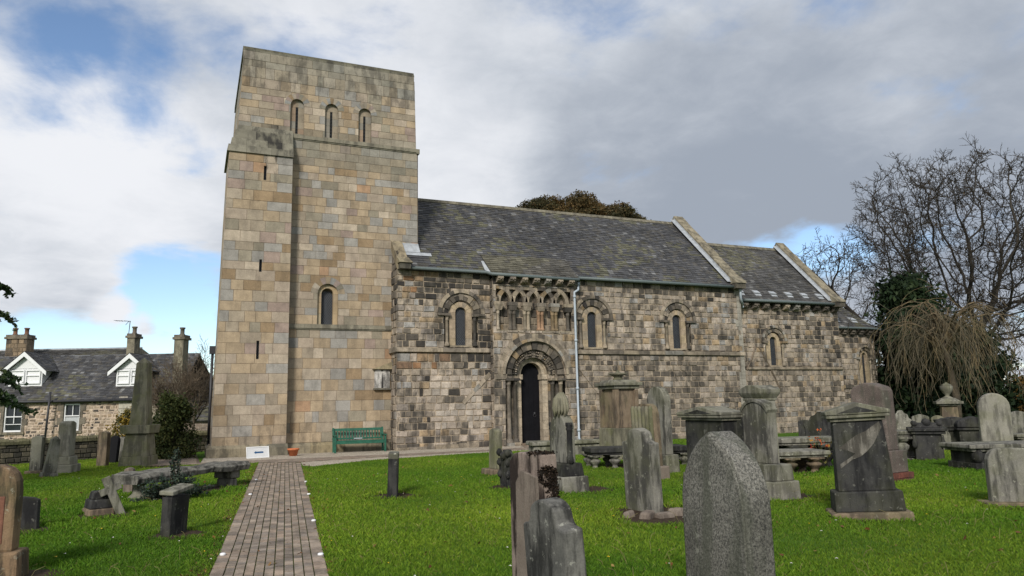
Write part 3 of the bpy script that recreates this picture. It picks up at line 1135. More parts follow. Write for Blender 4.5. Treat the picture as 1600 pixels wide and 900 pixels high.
# --- porch front: doorway of recessed orders, intersecting arcade, corbels
DC, DS = 13.14, 2.90
ops = [arch_poly(DC, 1.38, -.2, DS), rect_poly(11.40, 14.92, 4.74, 6.60)]
mb = MB()
masonry(mb, south(PY), 11.25, 15.10, 0, 6.66, nave_col, (.26, .34), (.26, .58), openings=ops, seed=61, **kw)
masonry(mb, west(11.25), PY, NY + .05, 0, 6.9, nave_col, (.26, .34), (.2, .35), seed=62, **kw)
mb.box(15.05, 15.095, PY + .025, NY + .1, 0, 6.9, (.25, .21, .16, .4))
masonry(mb, south(PY + .29), 11.36, 14.96, 4.70, 6.64, lambda u, v, r: rough_trim(r, dark=.22, k=.8), (.28, .36), (.22, .34), seed=63, **kw)
masonry(mb, south(PY), 11.25, 15.10, 6.66, 7.02, lambda u, v, r: rough_trim(r, dark=.3, k=.9), (.35, .36), (.3, .5), seed=64, **kw)
mb.box(11.40, 14.92, PY + .0, PY + .28, 4.70, 4.745, (.27, .23, .17, .5))
mb.build('porch_front', M['nave'], church)

mb = MB()
fr = south(PY)
mb.prism(arch_poly(DC, 1.41, .0, DS), fr, -1.0, -.98, (.03, .03, .03, .1))
portal = mb.build('doorway', M['nave'], church)
# stepped jambs: outer nook, inner order, plain door jamb
for sgn in (-1, 1):
    mb = MB()
    a, b = (11.30, 11.82) if sgn < 0 else (14.56, 15.06)
    mb.prism(rect_poly(a, b, DS - .19, DS + .02), fr, -.1, .05, rough_trim(rng, dark=.3))
    for (r0, r1, dfront, pal, dark, a) in ((1.04, 1.40, -.24, NPAL, .45, .6), (.74, 1.05, -.34, NPAL, .4, .6), (.49, .75, -.42, [(1, (.40, .33, .245)), (1, (.37, .31, .235))], 0, .05)):
        lo, hi = sorted((DC + sgn * r0, DC + sgn * r1))
        z = 0.0
        while z < DS - .19:
            h = min(rng.uniform(.30, .42), DS - .19 - z + .001)
            mb.prism(rect_poly(lo + .003, hi - .003, z + .004, z + h - .004), fr, -.95, dfront, rough_trim(rng, pal, dark=dark, a=a))
            z += h
        pr = .07
        mb.prism(rect_poly(lo - (.05 if sgn > 0 else 0), hi + (.05 if sgn < 0 else 0), DS - .19, DS + .02), fr, -.95, dfront + pr, rough_trim(rng, pal, dark=dark))
    mb.build('jamb', M['nave'], portal)
for sgn in (-1, 1):
    for uu, dd in ((1.20, -.10), (.87, -.22)):
        mb = MB()
        column(mb, DC + sgn * uu, PY - dd, .12, DS - .16, .085, rough_trim(rng, dark=.25 if sgn < 0 else .7), rough_trim(rng, dark=.5))
        mb.box(DC + sgn * uu - .16, DC + sgn * uu + .16, PY - dd - .16, PY - dd + .12, 0, .14, rough_trim(rng, dark=.3))
        mb.build('column', M['nave'], portal)
mb = MB()
lt = [(1, (.39, .325, .24)), (1, (.36, .305, .23))]
arch_ring(mb, fr, DC, DS + .03, .49, .62, -.44, -.95, 9, lambda i: rough_trim(rng, lt, dark=0, a=.15), gap=.003)
arch_ring(mb, fr, DC, DS + .03, .62, .76, -.40, -.95, 9, lambda i: rough_trim(rng, lt, dark=0, k=.93, a=.25), gap=.003)
mb.build('inner_arch', M['nave'], portal)
mb = MB()
arch_ring(mb, fr, DC, DS, .72, 1.05, -.20, -.95, 15, lambda i: rough_trim(rng, k=.72, dark=.35), gap=.008, alt=.02)
for i in range(30):            # carved beasts and faces on the voussoirs
    g = math.pi * (i + .5) / 30
    for rr in (.83, .95):
        mb.lathe([(.03, 0), (.045, .03), (.03, .06)], 6, (DC + rr * math.cos(g), PY + .19, DS + rr * math.sin(g) - .03), rough_trim(rng, k=.8, dark=.4))
mb.build('carved_order', M['nave'], portal)
mb = MB()
arch_ring(mb, fr, DC, DS, 1.05, 1.40, -.06, -.6, 15, lambda i: rough_trim(rng, k=.85, dark=.5), gap=.008, alt=.025)
mb.build('chevron_order', M['nave'], portal)
mb = MB()
arch_ring(mb, fr, DC, DS, 1.40, 1.52, .09, -.04, 17, lambda i: rough_trim(rng, dark=.05), gap=.003)
arch_ring(mb, fr, DC, DS, 1.52, 1.72, .035, -.04, 17, lambda i: rough_trim(rng, dark=.15, k=.95), gap=.004)
mb.build('hood_mould', M['nave'], portal)
mb = MB()
mb.prism(arch_poly(DC, .53, 0.03, DS + .03), fr, -.97, -.74)
for k in range(5):
    u = DC - .42 + k * .21
    mb.prism(rect_poly(u - .004, u + .004, .05, DS), fr, -.745, -.733)
door = mb.build('door', M['door'], church)
mb = MB()
mb.lathe([(.035, -.06), (.06, 0), (.035, .06)], 8, (DC + .24, PY + .72, 1.28))
ring = [(DC + .24 + .06 * math.cos(g), PY + .72, 1.2 + .06 * math.sin(g)) for g in np.linspace(0, 2 * math.pi, 13)]
mb.tube(ring, .012, 6)
mb.build('handle', M['iron'], door)
mb = MB()
mb.box(12.5, 13.9, PY - .35, PY + .97, -.1, .07, (.22, .165, .12, .4))
mb.box(12.2, 14.2, PY - .02, PY + .3, -.1, .03, (.24, .19, .14, .4))
mb.build('door_step', M['nave'], church)

mb = MB()
ucs = [11.50, 12.155, 12.81, 13.465, 14.12, 14.775]
CAPZ = 5.93
for i in range(-1, 6):             # intersecting arcs, each from one column to the next but one
    uc = 11.50 + .655 * i
    a0, a1 = 0.0, math.pi
    if uc - .655 < 11.3:
        a1 = math.acos(max(-1, min(1, (11.42 - uc) / .62)))
    if uc + .655 > 14.95:
        a0 = math.acos(max(-1, min(1, (14.90 - uc) / .62)))
    if uc < 11.4:
        a0, a1 = 0.0, math.acos((11.42 - uc) / .62)
    arch_ring(mb, fr, uc, CAPZ, .545, .71, -.02 - .012 * (i % 2), -.2, 7, lambda i: rough_trim(rng, dark=.12), a0, a1, gap=.004, sub=2)
arcade = mb.build('arcade', M['nave'], church)
for i, u in enumerate(ucs):
    mb = MB()
    dk = [.3, .8, .3, .7, .05, .4][i]
    col = rough_trim(rng, dark=dk)
    if i == 3:
        col = (.30, .19, .12, .4)
    for du in (-.082, .082) if 0 < i < 5 else (0,):
        mb.lathe([(.11, 0), (.11, .05), (.09, .09), (.078, .12), (.078, .68), (.09, .69), (.08, .71), (.10, .83), (.11, .86)], 8, (u + du, PY + .10, 4.75), col)
    mb.hexa([(u - .15, PY - .02, 5.58), (u + .15, PY - .02, 5.58), (u + .15, PY + .2, 5.58), (u - .15, PY + .2, 5.58)],
            [(u - .19, PY - .05, 5.78), (u + .19, PY - .05, 5.78), (u + .19, PY + .2, 5.78), (u - .19, PY + .2, 5.78)], rough_trim(rng, dark=dk * .6))
    mb.box(u - .21, u + .21, PY - .06, PY + .2, 5.78, CAPZ, rough_trim(rng, dark=.1))
    mb.build('column', M['nave'], arcade)


def corbel(u, Y, z, s, dark):
    """a grotesque head below the eaves"""
    mb = MB()
    c = rough_trim(rng, dark=dark)
    p = [(0, s * .95), (.30, s * .95), (.31, s * .55), (.24, s * .42), (.27, s * .30), (.2, s * .10), (.08, 0), (0, 0)]
    w = s * .5
    mb.prism([(a, z + b) for a, b in p], lambda a, b, d: (u + d, Y - a, b), -w, w, c)
    for sg in (-1, 1):
        mb.lathe([(.01, 0), (.035, .02), (.035, .05), (.01, .07)], 6, (u + sg * w * .45, Y - .29, z + s * .55), c)
    mb.lathe([(.01, 0), (.04, .03), (.02, .09)], 6, (u, Y - .31, z + s * .35), c)
    mb.build('corbel', M['nave'], church, bevel=.02)


for i in range(7):
    corbel(11.52 + i * .555, PY, 6.72, .25, .12)


# --- roofs
def slate_col(rng, u, v, warm=0.0):
    n = mnoise.noise(Vector((u * .35, v * .5, 1.7)))
    k = rng.uniform(.72, 1.25) * (1 + .25 * n)
    c = (.070, .070, .074) if rng.random() > .25 else (.088, .083, .076)
    if rng.random() < .05:
        c = (.15, .15, .15)
    if n > .12 and rng.random() < .4 + warm:
        c = (.098, .095, .066)
    if warm:
        c = tuple(lerp(x, y, warm) for x, y in zip(c, (.105, .095, .072)))
    return shade_col(c, k, .3)


def slates(mb, o, ud, vd, u0, u1, H, row=.17, w=(.16, .30), seed=1, warm=0.0, lim=None):
    """overlapping slates on a plane: origin o, along ud, up the slope vd"""
    rg_ = random.Random(seed)
    o, ud, vd = (np.asarray(x, float) for x in (o, ud, vd))
    nd = np.cross(ud, vd)
    nd /= np.linalg.norm(nd)
    v = 0.0
    while v < H:
        hh = row * rg_.uniform(.92, 1.08)
        a, b = (u0, u1) if lim is None else lim(v)
        u = a
        while u < b - .01:
            ww = min(rg_.uniform(*w), b - u)
            lift = .022 + rg_.uniform(-.004, .010)
            dv = rg_.uniform(-.014, .014)
            q0, q1 = u + .003, u + ww - .003
            top = min(v + hh + .03, H + .02)
            P = [o + ud * q0 + vd * (v + dv) + nd * lift, o + ud * q1 + vd * (v + dv) + nd * (lift + rg_.uniform(-.005, .005)), o + ud * q1 + vd * top + nd * .002, o + ud * q0 + vd * top + nd * .002]
            B = [P[0] - nd * .014, P[1] - nd * .014]
            mb.mesh(P + B, [(0, 1, 2, 3), (4, 5, 1, 0)], slate_col(rg_, u, v, warm))
            u += ww
        v += hh


def unit(a):
    a = np.asarray(a, float)
    return a / np.linalg.norm(a)


def gable_roof(name, x0, x1, ye, ze, yr, zr, seed, warm=0.0, start=None):
    mb = MB()
    H = math.hypot(yr - ye, zr - ze)
    vd = unit((0, yr - ye, zr - ze))
    slates(mb, (0, ye, ze), (1, 0, 0), vd, x0, x1, H, seed=seed, warm=warm, lim=start)
    vn = unit((0, -(yr - ye), zr - ze))
    mb.poly([(x0 + .02, ye, ze - .02), (x1, ye, ze - .02), (x1, yr, zr - .02), (x0 + .02, yr, zr - .02)], (.06, .06, .06, .1))
    mb.poly([(x0 + .02, yr, zr - .02), (x1, yr, zr - .02), (x1, 2 * yr - ye, ze - .02), (x0 + .02, 2 * yr - ye, ze - .02)], (.08, .08, .08, .1))
    roof = mb.build(name, M['slate'], church)
    mb = MB()
    x = x0 if start is None else start(H)[0]
    while x < x1:
        w = min(rng.uniform(.4, .6), x1 - x)
        k = rng.uniform(.8, 1.15)
        mb.prism([(yr - .16, zr - .10), (yr + .16, zr - .10), (yr + .04, zr + .07), (yr - .04, zr + .07)], lambda a, b, d: (d, a, b), x + .004, x + w - .004, (.17 * k, .155 * k, .115 * k, .5))
        x += w
    mb.build('ridge', M['nave'], roof)
    return roof


def coping(parent, x0, x1, ye, ze, yr, zr, seed, apex=True):
    """raised gable skew with a lead flashing along its west side and a kneeler at the foot"""
    rg_ = random.Random(seed)
    mb = MB()
    for sgn in (1, -1):
        n = 9
        for i in range(n):
            a, b = i / n, (i + 1) / n
            ya, yb = lerp(ye, yr, a), lerp(ye, yr, b)
            za, zb = lerp(ze, zr, a), lerp(ze, zr, b)
            if sgn < 0:
                ya, yb = 2 * yr - ya, 2 * yr - yb
            k = rg_.uniform(.85, 1.12)
            t = .26 + rg_.uniform(-.015, .02)
            mb.hexa([(x0, ya, za - .1), (x1, ya, za - .1), (x1, yb, zb - .1), (x0, yb, zb - .1)],
                    [(x0, ya, za + t), (x1, ya, za + t), (x1, yb - .004 * sgn, zb + t), (x0, yb - .004 * sgn, zb + t)], (.235 * k, .205 * k, .145 * k, .6))
    mb.box(x0, x1, ye - .32, ye + .1, ze - .30, ze - .02, (.10, .09, .07, .8))
    mb.hexa([(x0 - .02, ye - .38, ze - .04), (x1 + .03, ye - .38, ze - .04), (x1 + .03, ye + .1, ze - .04), (x0 - .02, ye + .1, ze - .04)],
            [(x0 - .02, ye - .30, ze + .08), (x1 + .03, ye - .30, ze + .08), (x1 + .03, ye + .1, ze + .36), (x0 - .02, ye + .1, ze + .36)], (.22, .195, .14, .6))
    c = mb.build('coping', M['nave'], parent)
    mb = MB()
    mb.poly([(x0 - .26, ye, ze + .05), (x0 + .0, ye, ze + .05), (x0 + .0, yr, zr + .06), (x0 - .26, yr, zr + .06)])
    mb.poly([(x0 - .012, ye, ze + .04), (x0 - .012, ye, ze + .16), (x0 - .012, yr, zr + .17), (x0 - .012, yr, zr + .05)])
    mb.build('flashing', M['lead'], c)


NE, NZ, RZ = NY - .18, 7.20, 11.30
Hn = math.hypot(AX - NE, RZ - NZ)
vt = (TY - NE) / (AX - NE) * Hn
nroof = gable_roof('nave_roof', 7.62, 24.0, NE, NZ, AX, RZ, 71, start=lambda v: (7.62, 23.9) if v < vt else (8.42, 23.9))
coping(nroof, 23.85, 24.42, NE + .02, NZ + .12, AX, RZ + .16, 3)
mb = MB()
for i in range(3):
    ya, yb = NE + i * .33, NE + (i + 1) * .33
    za, zb = [NZ + .1 + (y - NE) * (RZ - NZ) / (AX - NE) for y in (ya, yb)]
    mb.hexa([(7.22, ya, za - .2), (7.66, ya, za - .2), (7.66, yb, zb - .2), (7.22, yb, zb - .2)], [(7.22, ya, za + .24), (7.66, ya, za + .24), (7.66, yb, zb + .24), (7.22, yb, zb + .24)], shade_col((.27, .225, .15), rng.uniform(.85, 1.1), .55))
mb.box(7.28, 7.72, NE - .28, NE + .1, NZ - .12, NZ + .12, (.08, .075, .06, .6))
mb.hexa([(7.24, NE - .34, NZ + .12), (7.80, NE - .34, NZ + .12), (7.80, NE + .1, NZ + .12), (7.24, NE + .1, NZ + .12)], [(7.24, NE - .22, NZ + .24), (7.72, NE - .22, NZ + .24), (7.72, NE + .1, NZ + .4), (7.24, NE + .1, NZ + .4)], (.23, .20, .135, .5))
mb.build('coping', M['nave'], nroof)
mb = MB()
sl = (RZ - NZ) / (AX - NE)
zs = lambda y: NZ + (y - NE) * sl
mb.poly([(7.67, 28.82, zs(28.82) + .055), (8.85, 28.82, zs(28.82) + .055), (8.85, 28.98, zs(28.98) + .06), (7.67, 28.98, zs(28.98) + .06)])
mb.poly([(7.67, 28.96, zs(28.96) + .08), (8.40, 28.96, zs(28.96) + .08), (8.40, TY + .02, zs(TY) + .22), (7.67, TY + .02, zs(TY) + .22)])
mb.build('flashing', M['lead'], nroof)
# the shallower slates over the porch front
mb = MB()
pe, pz = PY - .22, 7.06
top_y, top_z = 29.15, zs(29.15) + .03
Hp = math.hypot(top_y - pe, top_z - pz)
slates(mb, (0, pe, pz), (1, 0, 0), unit((0, top_y - pe, top_z - pz)), 11.12, 15.22, Hp, seed=72, warm=.55)
mb.poly([(11.12, pe, pz), (11.12, NE - .05, zs(NE - .05)), (11.12, top_y, top_z)], (.05, .05, .05, .1))
mb.poly([(15.22, pe, pz), (15.22, NE - .05, zs(NE - .05)), (15.22, top_y, top_z)], (.05, .05, .05, .1))
mb.poly([(11.12, pe, pz - .02), (15.22, pe, pz - .02), (15.22, NY, pz - .02), (11.12, NY, pz - .02)], (.05, .05, .05, .1))
mb.build('porch_roof', M['slate'], nroof)
mb = MB()
mb.poly([(11.115, pe - .02, pz), (10.98, NE + .02, NZ + .05), (11.0, 28.75, zs(28.75) + .04), (11.115, 28.75, zs(28.75) + .05)])
mb.poly([(11.11, pe, pz - .06), (11.11, NE, NZ - .06), (11.11, NE + .35, zs(NE + .35) + .06), (11.11, pe + .2, pz + .16)])
mb.build('valley_lead', M['lead'], nroof)


def gutter(pts, r=.075):
    mb = MB()
    mb.tube(pts, r, 8)
    return mb.build('gutter', M['gutter'], church)


gutter([(7.30, NE - .08, NZ - .04), (11.0, NE - .08, NZ - .06), (11.12, PY - .26, 7.03), (15.2, PY - .26, 6.98), (15.32, NE - .08, 6.99)], .07)
gutter([(15.34, NE - .08, NZ - .08), (24.52, NE - .08, NZ - .09)])
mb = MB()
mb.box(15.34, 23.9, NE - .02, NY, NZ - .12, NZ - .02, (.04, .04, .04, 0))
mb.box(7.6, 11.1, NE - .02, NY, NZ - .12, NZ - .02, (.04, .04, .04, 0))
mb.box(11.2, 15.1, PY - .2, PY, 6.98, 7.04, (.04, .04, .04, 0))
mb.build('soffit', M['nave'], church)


def downpipe(pts, r, collars):
    mb = MB()
    mb.tube(pts, r, 8)
    for p in collars:
        mb.tube([(p[0], p[1], p[2] - .05), (p[0], p[1], p[2] + .05)], r * 1.4, 8)
    return mb.build('downpipe', M['pipe'], church)


PX = 15.04
downpipe([(15.32, NE - .08, 6.98), (15.32, NE - .08, 6.72), (15.22, PY - .12, 6.55), (PX, PY - .10, 6.45), (PX, PY - .10, 6.2), (PX, PY - .10, .25), (PX - .02, PY - .2, .12)], .052,
         [(PX, PY - .10, z) for z in (6.25, 4.35, 2.3, .55)] + [(15.32, NE - .08, 6.86)])
downpipe([(24.25, NE - .08, NZ - .1), (24.27, NE - .06, 6.55), (24.6, NY + .05, 6.35), (24.9, NY + .45, 6.28), (24.95, NY + .6, 6.15)], .055, [(24.25, NE - .08, 6.95), (24.9, NY + .42, 6.25)])

# --- chancel
CW = 27.02
mb = MB()
ops = [arch_poly(CW, .60, 3.30, 4.60)]
masonry(mb, south(CY), 24.42, 31.56, 0, 3.14, nave_col, (.22, .29), (.22, .52), seed=81, **kw)
masonry(mb, south(CY), 24.42, 31.52, 3.32, 6.62, nave_col, (.21, .29), (.22, .52), openings=ops, seed=82, **kw)
mb.box(24.42, 31.45, CY + .45, 36.0, 0, 6.6, (.25, .21, .16, .3))
mb.box(31.52, 31.54, CY + .02, 36.0, 0, 6.6, (.25, .21, .16, .4))
mb.hexa([(31.10, CY, 6.6), (31.54, CY, 6.6), (31.54, 36.1, 6.6), (31.10, 36.1, 6.6)], [(31.10, AX - .05, 10.3), (31.54, AX - .05, 10.3), (31.54, AX + .05, 10.3), (31.10, AX + .05, 10.3)], (.25, .21, .16, .5))
# repaired pale patch and old roof scar beside the nave corner
for s_ in (((25.8, 4.35), (25.15, 3.15)), ((26.0, 4.3), (27.2, 2.15))):
    (a, b), (c, d) = s_
    mb.tube([(a, CY - .01, b), (lerp(a, c, .5) + .05, CY - .02, lerp(b, d, .5)), (c, CY - .01, d)], .05, 4, (.15, .12, .09, .5), False)
mb.build('chancel_wall', M['nave'], church)
arch_window(south(CY), CW, 3.34, 4.62, 4.60, .215, .48, .68, .80, 83)
mb = MB()
string_blocks(mb, CY, 25.2, 31.6, 3.13, 3.33, .08)
mb.build('string_course', M['nave'], church)
for i in range(10):
    corbel(25.15 + i * .672, CY, 6.20, .30, .6)
CE, CZ, CR = CY - .30, 6.64, 10.30
croof = gable_roof('chancel_roof', 24.42, 31.1, CE, CZ, AX, CR, 84, warm=.2)
coping(croof, 30.95, 31.52, CE + .05, CZ + .10, AX, CR + .16, 7)
gutter([(24.7, CE - .08, CZ - .05), (31.45, CE - .08, CZ - .05)])
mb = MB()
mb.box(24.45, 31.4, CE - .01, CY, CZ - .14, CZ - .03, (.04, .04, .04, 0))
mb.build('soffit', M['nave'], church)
cs_ = (CR - CZ) / (AX - CE)


def roof_vent(x, y, z, ud, vd, parent):
    mb = MB()
    o, ud, vd = np.array((x, y, z)), unit(ud), unit(vd)
    nd = np.cross(ud, vd)
    mb.hexa([o, o + ud * .36, o + ud * .36 + vd * .28, o + vd * .28], [o + nd * .10, o + ud * .36 + nd * .10, o + ud * .36 + vd * .28 + nd * .04, o + vd * .28 + nd * .04])
    mb.hexa([o - vd * .16, o + ud * .36 - vd * .16, o + ud * .36 - vd * .02, o - vd * .02], [o - vd * .16 + nd * .035, o + ud * .36 - vd * .16 + nd * .035, o + ud * .36 - vd * .02 + nd * .03, o - vd * .02 + nd * .03])
    mb.build('roof_vent', M['lead'], parent)


for i in range(6):
    y = CE + .36
    roof_vent(24.95 + i * 1.06, y, CZ + (y - CE) * cs_, (1, 0, 0), (0, 1, cs_), croof)

# --- apse: a short straight bay and a half round
AR, ACX = 3.0, 33.5


def apse_fr(u, v, d):
    if u < 2.0:
        return (31.5 + u, AX - AR - d, v)
    g = (u - 2.0) / AR
    return (ACX + (AR + d) * math.sin(g), AX - (AR + d) * math.cos(g), v)


AWU = 2.35
mb = MB()
ops = [arch_poly(AWU, .52, 2.35, 3.85)]
UM = 2.0 + AR * rad(150)
masonry(mb, apse_fr, 0, UM, 0, 2.18, nave_col, (.25, .33), (.24, .42), seed=91, **kw)
masonry(mb, apse_fr, 0, UM, 2.36, 5.40, lambda u, v, r: nave_col(u + 27, v + 1.0, r), (.25, .33), (.24, .42), openings=ops, seed=92, **kw)
mb.build('apse_wall', M['nave'], church)
arch_window(apse_fr, AWU, 2.38, 3.92, 3.85, .20, .42, .58, .68, 93)
mb = MB()
for i in range(16):
    a, b = UM * i / 16, UM * (i + 1) / 16
    mb.prism(rect_poly(a + .004, b - .004, 2.18, 2.37), apse_fr, -.1, .07, rough_trim(rng, dark=.2))
mb.build('string_course', M['nave'], church)
for i in range(12):
    u = .15 + i * .62
    p0, p1 = np.array(apse_fr(u, 5.12, 0)), np.array(apse_fr(u, 5.12, .28))
    mb = MB()
    cc = rough_trim(rng, dark=.65)
    dn = unit(p1 - p0)
    sd = np.array((-dn[1], dn[0], 0))
    mb.obox(p0 + dn * .14 + np.array((0, 0, .17)), dn * .15, sd * .13, np.array((0, 0, .09)), cc)
    mb.obox(p0 + dn * .10 + np.array((0, 0, .04)), dn * .11, sd * .11, np.array((0, 0, .07)), cc)
    mb.build('corbel', M['nave'], church, bevel=.02)
mb = MB()
EZ, EO = 5.46, .32
rg_ = random.Random(94)
tipA, tipB = np.array((31.55, AX, 8.75)), np.array((32.0, AX, 8.75))
nrow = 27
for r in range(nrow):
    t0, t1 = r / nrow, (r + 1.25) / nrow
    u = 0.0
    while u < UM:
        w = rg_.uniform(.18, .30)
        qs = []
        for uu, tt, lf in ((u + .003, t0, .03), (u + w - .003, t0, .03), (u + w - .003, t1, 0), (u + .003, t1, 0)):
            e0 = np.array(apse_fr(min(uu, UM), EZ, EO))
            k = min(uu / 2.0, 1.0)
            tip = tipA + (tipB - tipA) * k
            qs.append(e0 + (tip - e0) * min(tt, 1) + np.array((0, 0, lf)))
        mb.poly(qs, slate_col(rg_, u, t0 * 4, .15))
        u += w
aroof = mb.build('apse_roof', M['slate'], church)
gutter([apse_fr(UM * i / 24, EZ - .04, EO + .05) for i in range(25)], .06)
for u in (.35, 1.75, 3.2):
    e0 = np.array(apse_fr(u, EZ, EO))
    e1 = np.array(apse_fr(u + .36, EZ, EO))
    tip = tipA + (tipB - tipA) * min(u / 2, 1)
    p = e0 + (tip - e0) * .12
    roof_vent(p[0], p[1], p[2], e1 - e0, tip - e0, aroof)

# ------------------------------------------------------------------ trees and shrubs
def rvec(rng):
    while True:
        v = np.array([rng.uniform(-1, 1) for _ in range(3)])
        n = np.linalg.norm(v)
        if .1 < n < 1:
            return v / n


class Grow:
    """recursive branching; long wood goes in one mesh, fine twigs in another"""

    def __init__(s, seed, kids, ratio, wiggle, up, spread, rmin=.006, tips=False, cols=((.05, .042, .032), (.075, .06, .042)), thin=3):
        s.rng = random.Random(seed)
        s.kids, s.ratio, s.wiggle, s.up, s.spread, s.rmin = kids, ratio, wiggle, up, spread, rmin
        s.wood, s.twig, s.tips, s.cols, s.thin = MB(), MB(), [], cols, thin

    def branch(s, p, d, L, r, lvl):
        g = s.rng
        top = len(s.kids)
        ns = 7 if lvl == 0 else (6 if lvl < 3 else 4)
        pts, rr = [np.array(p)], [r]
        d = unit(d)
        for i in range(ns):
            w = s.wiggle[min(lvl, len(s.wiggle) - 1)]
            u = s.up[min(lvl, len(s.up) - 1)]
            d = unit(d + rvec(g) * w + np.array((0, 0, u)))
            pts.append(pts[-1] + d * L / ns)
            rr.append(max(s.rmin, r * (1 - .62 * (i + 1) / ns)))
        fine = lvl >= s.thin
        c = s.cols[1] if fine else s.cols[0]
        k = g.uniform(.8, 1.2)
        (s.twig if fine else s.wood).tube(pts, rr, 3 if fine else (10 if lvl == 0 else 6), (c[0] * k, c[1] * k, c[2] * k, .5), True, False)
        if lvl >= top:
            s.tips.append((pts[-1], d))
            return
        n = s.kids[lvl]
        n = n if isinstance(n, int) else g.randint(*n)
        f0 = .55 if lvl == 0 else .22
        for k in range(n):
            t = f0 + (1 - f0) * (k + g.uniform(.1, .9)) / n
            i = min(int(t * ns), ns - 1)
            q = pts[i] + (pts[i + 1] - pts[i]) * (t * ns - i)
            ax = unit(pts[i + 1] - pts[i])
            side = unit(np.cross(ax, rvec(g)))
            sp = s.spread[min(lvl, len(s.spread) - 1)] * g.uniform(.7, 1.3)
            nd = ax * math.cos(sp) + side * math.sin(sp)
            ra = s.ratio[min(lvl, len(s.ratio) - 1)]
            s.branch(q, nd, L * ra * g.uniform(.75, 1.2) * (1.15 - .4 * t), max(s.rmin, min(rr[i] * .74, r * .66)), lvl + 1)
        # the leader carries on
        s.branch(pts[-1], d, L * s.ratio[min(lvl, len(s.ratio) - 1)] * .95, rr[-1], lvl + 1)


def leaf_quads(mb, p, n, spread, size, cols, rng, flat=0.0):
    for _ in range(n):
        q = np.array(p) + np.array([rng.gauss(0, spread) for _ in range(3)])
        a = rvec(rng)
        if flat:
            a = unit(a * np.array((1, 1, 1 - flat)))
        b = unit(np.cross(a, rvec(rng)))
        s = size * rng.uniform(.6, 1.4)
        c = cols[rng.randrange(len(cols))]
        k = rng.uniform(.7, 1.25)
        mb.poly([q - a * s - b * s * .5, q + a * s * .2 - b * s * .7, q + a * s * 1.1, q + a * s * .2 + b * s * .7], (c[0] * k, c[1] * k, c[2] * k, 1))


def ground_at(px, dep):
    p = at_depth(px, horizon(px), dep)
    return np.array((p[0], p[1], 0.0))


def local(parent_loc, p):
    return tuple(np.asarray(p) - np.asarray(parent_loc))


def bare_tree(name, label, cat, loc, g, L, r, d0=(0, 0, 1), leafcols=None, leafn=0, leafsize=.06, group=None):
    t = thing(name, label, cat, loc, 0, group)
    g.branch((0, 0, -.1), d0, L, r, 0)
    if leafcols:
        lm = MB()
        for p, d in g.tips:
            if g.rng.random() < leafn:
                leaf_quads(lm, p, g.rng.randint(1, 3), .12, leafsize, leafcols, g.rng)
        lm.build('leaves', M['leaf'], t)
    g.wood.build('trunk', M['bark'], t)
    g.twig.build('crown', M['bark'], t)
    return t


def colonise(seed, trunk, att, step, di, dk, rtip, rmax, iters=140):
    """space-colonised branching: grows a skeleton from the trunk polyline towards points spread through the crown"""
    g = np.random.default_rng(seed)
    N = [np.array(p, float) for p in trunk]
    par = [-1] + list(range(len(trunk) - 1))
    att = np.array(att)
    near = np.full(len(att), -1)
    dist = np.full(len(att), 1e9)

    def upd(i0):
        for i in range(i0, len(N)):
            d = np.linalg.norm(att - N[i], axis=1)
            m = d < dist
            dist[m] = d[m]
            near[m] = i
    upd(0)
    alive = np.ones(len(att), bool)
    kids0 = {}
    for it in range(iters):
        use = alive & (dist < (di if it > 6 else 1e8))
        if not use.any():
            break
        acc = {}
        for k in np.nonzero(use)[0]:
            i = near[k]
            v = att[k] - N[i]
            acc.setdefault(i, []).append(v / (np.linalg.norm(v) + 1e-9))
        i0 = len(N)
        for i, vs in acc.items():
            v = np.sum(vs, 0)
            if par[i] >= 0:
                v = v / len(vs) + .55 * unit(N[i] - N[par[i]])
            v = unit(unit(v) + g.normal(0, .16, 3))
            q = N[i] + v * step
            if min(np.sum((np.array([N[j] for j in kids0.get(i, ())] + [N[i] + 9]) - q) ** 2, 1)) < (.45 * step) ** 2:
                for k in np.nonzero(use & (near == i))[0]:
                    alive[k] = False
                continue
            kids0.setdefault(i, []).append(len(N))
            N.append(q)
            par.append(i)
        upd(i0)
        alive &= dist > dk
        if len(N) > 12000:
            break
    n = len(N)
    kids = [[] for _ in range(n)]
    for i in range(1, n):
        kids[par[i]].append(i)
    rad_ = np.zeros(n)
    for i in range(n - 1, -1, -1):
        rad_[i] = rtip if not kids[i] else sum(rad_[c] ** 2.02 for c in kids[i]) ** (1 / 2.02)
    rad_ = np.minimum(rad_, rmax)
    return N, par, kids, rad_


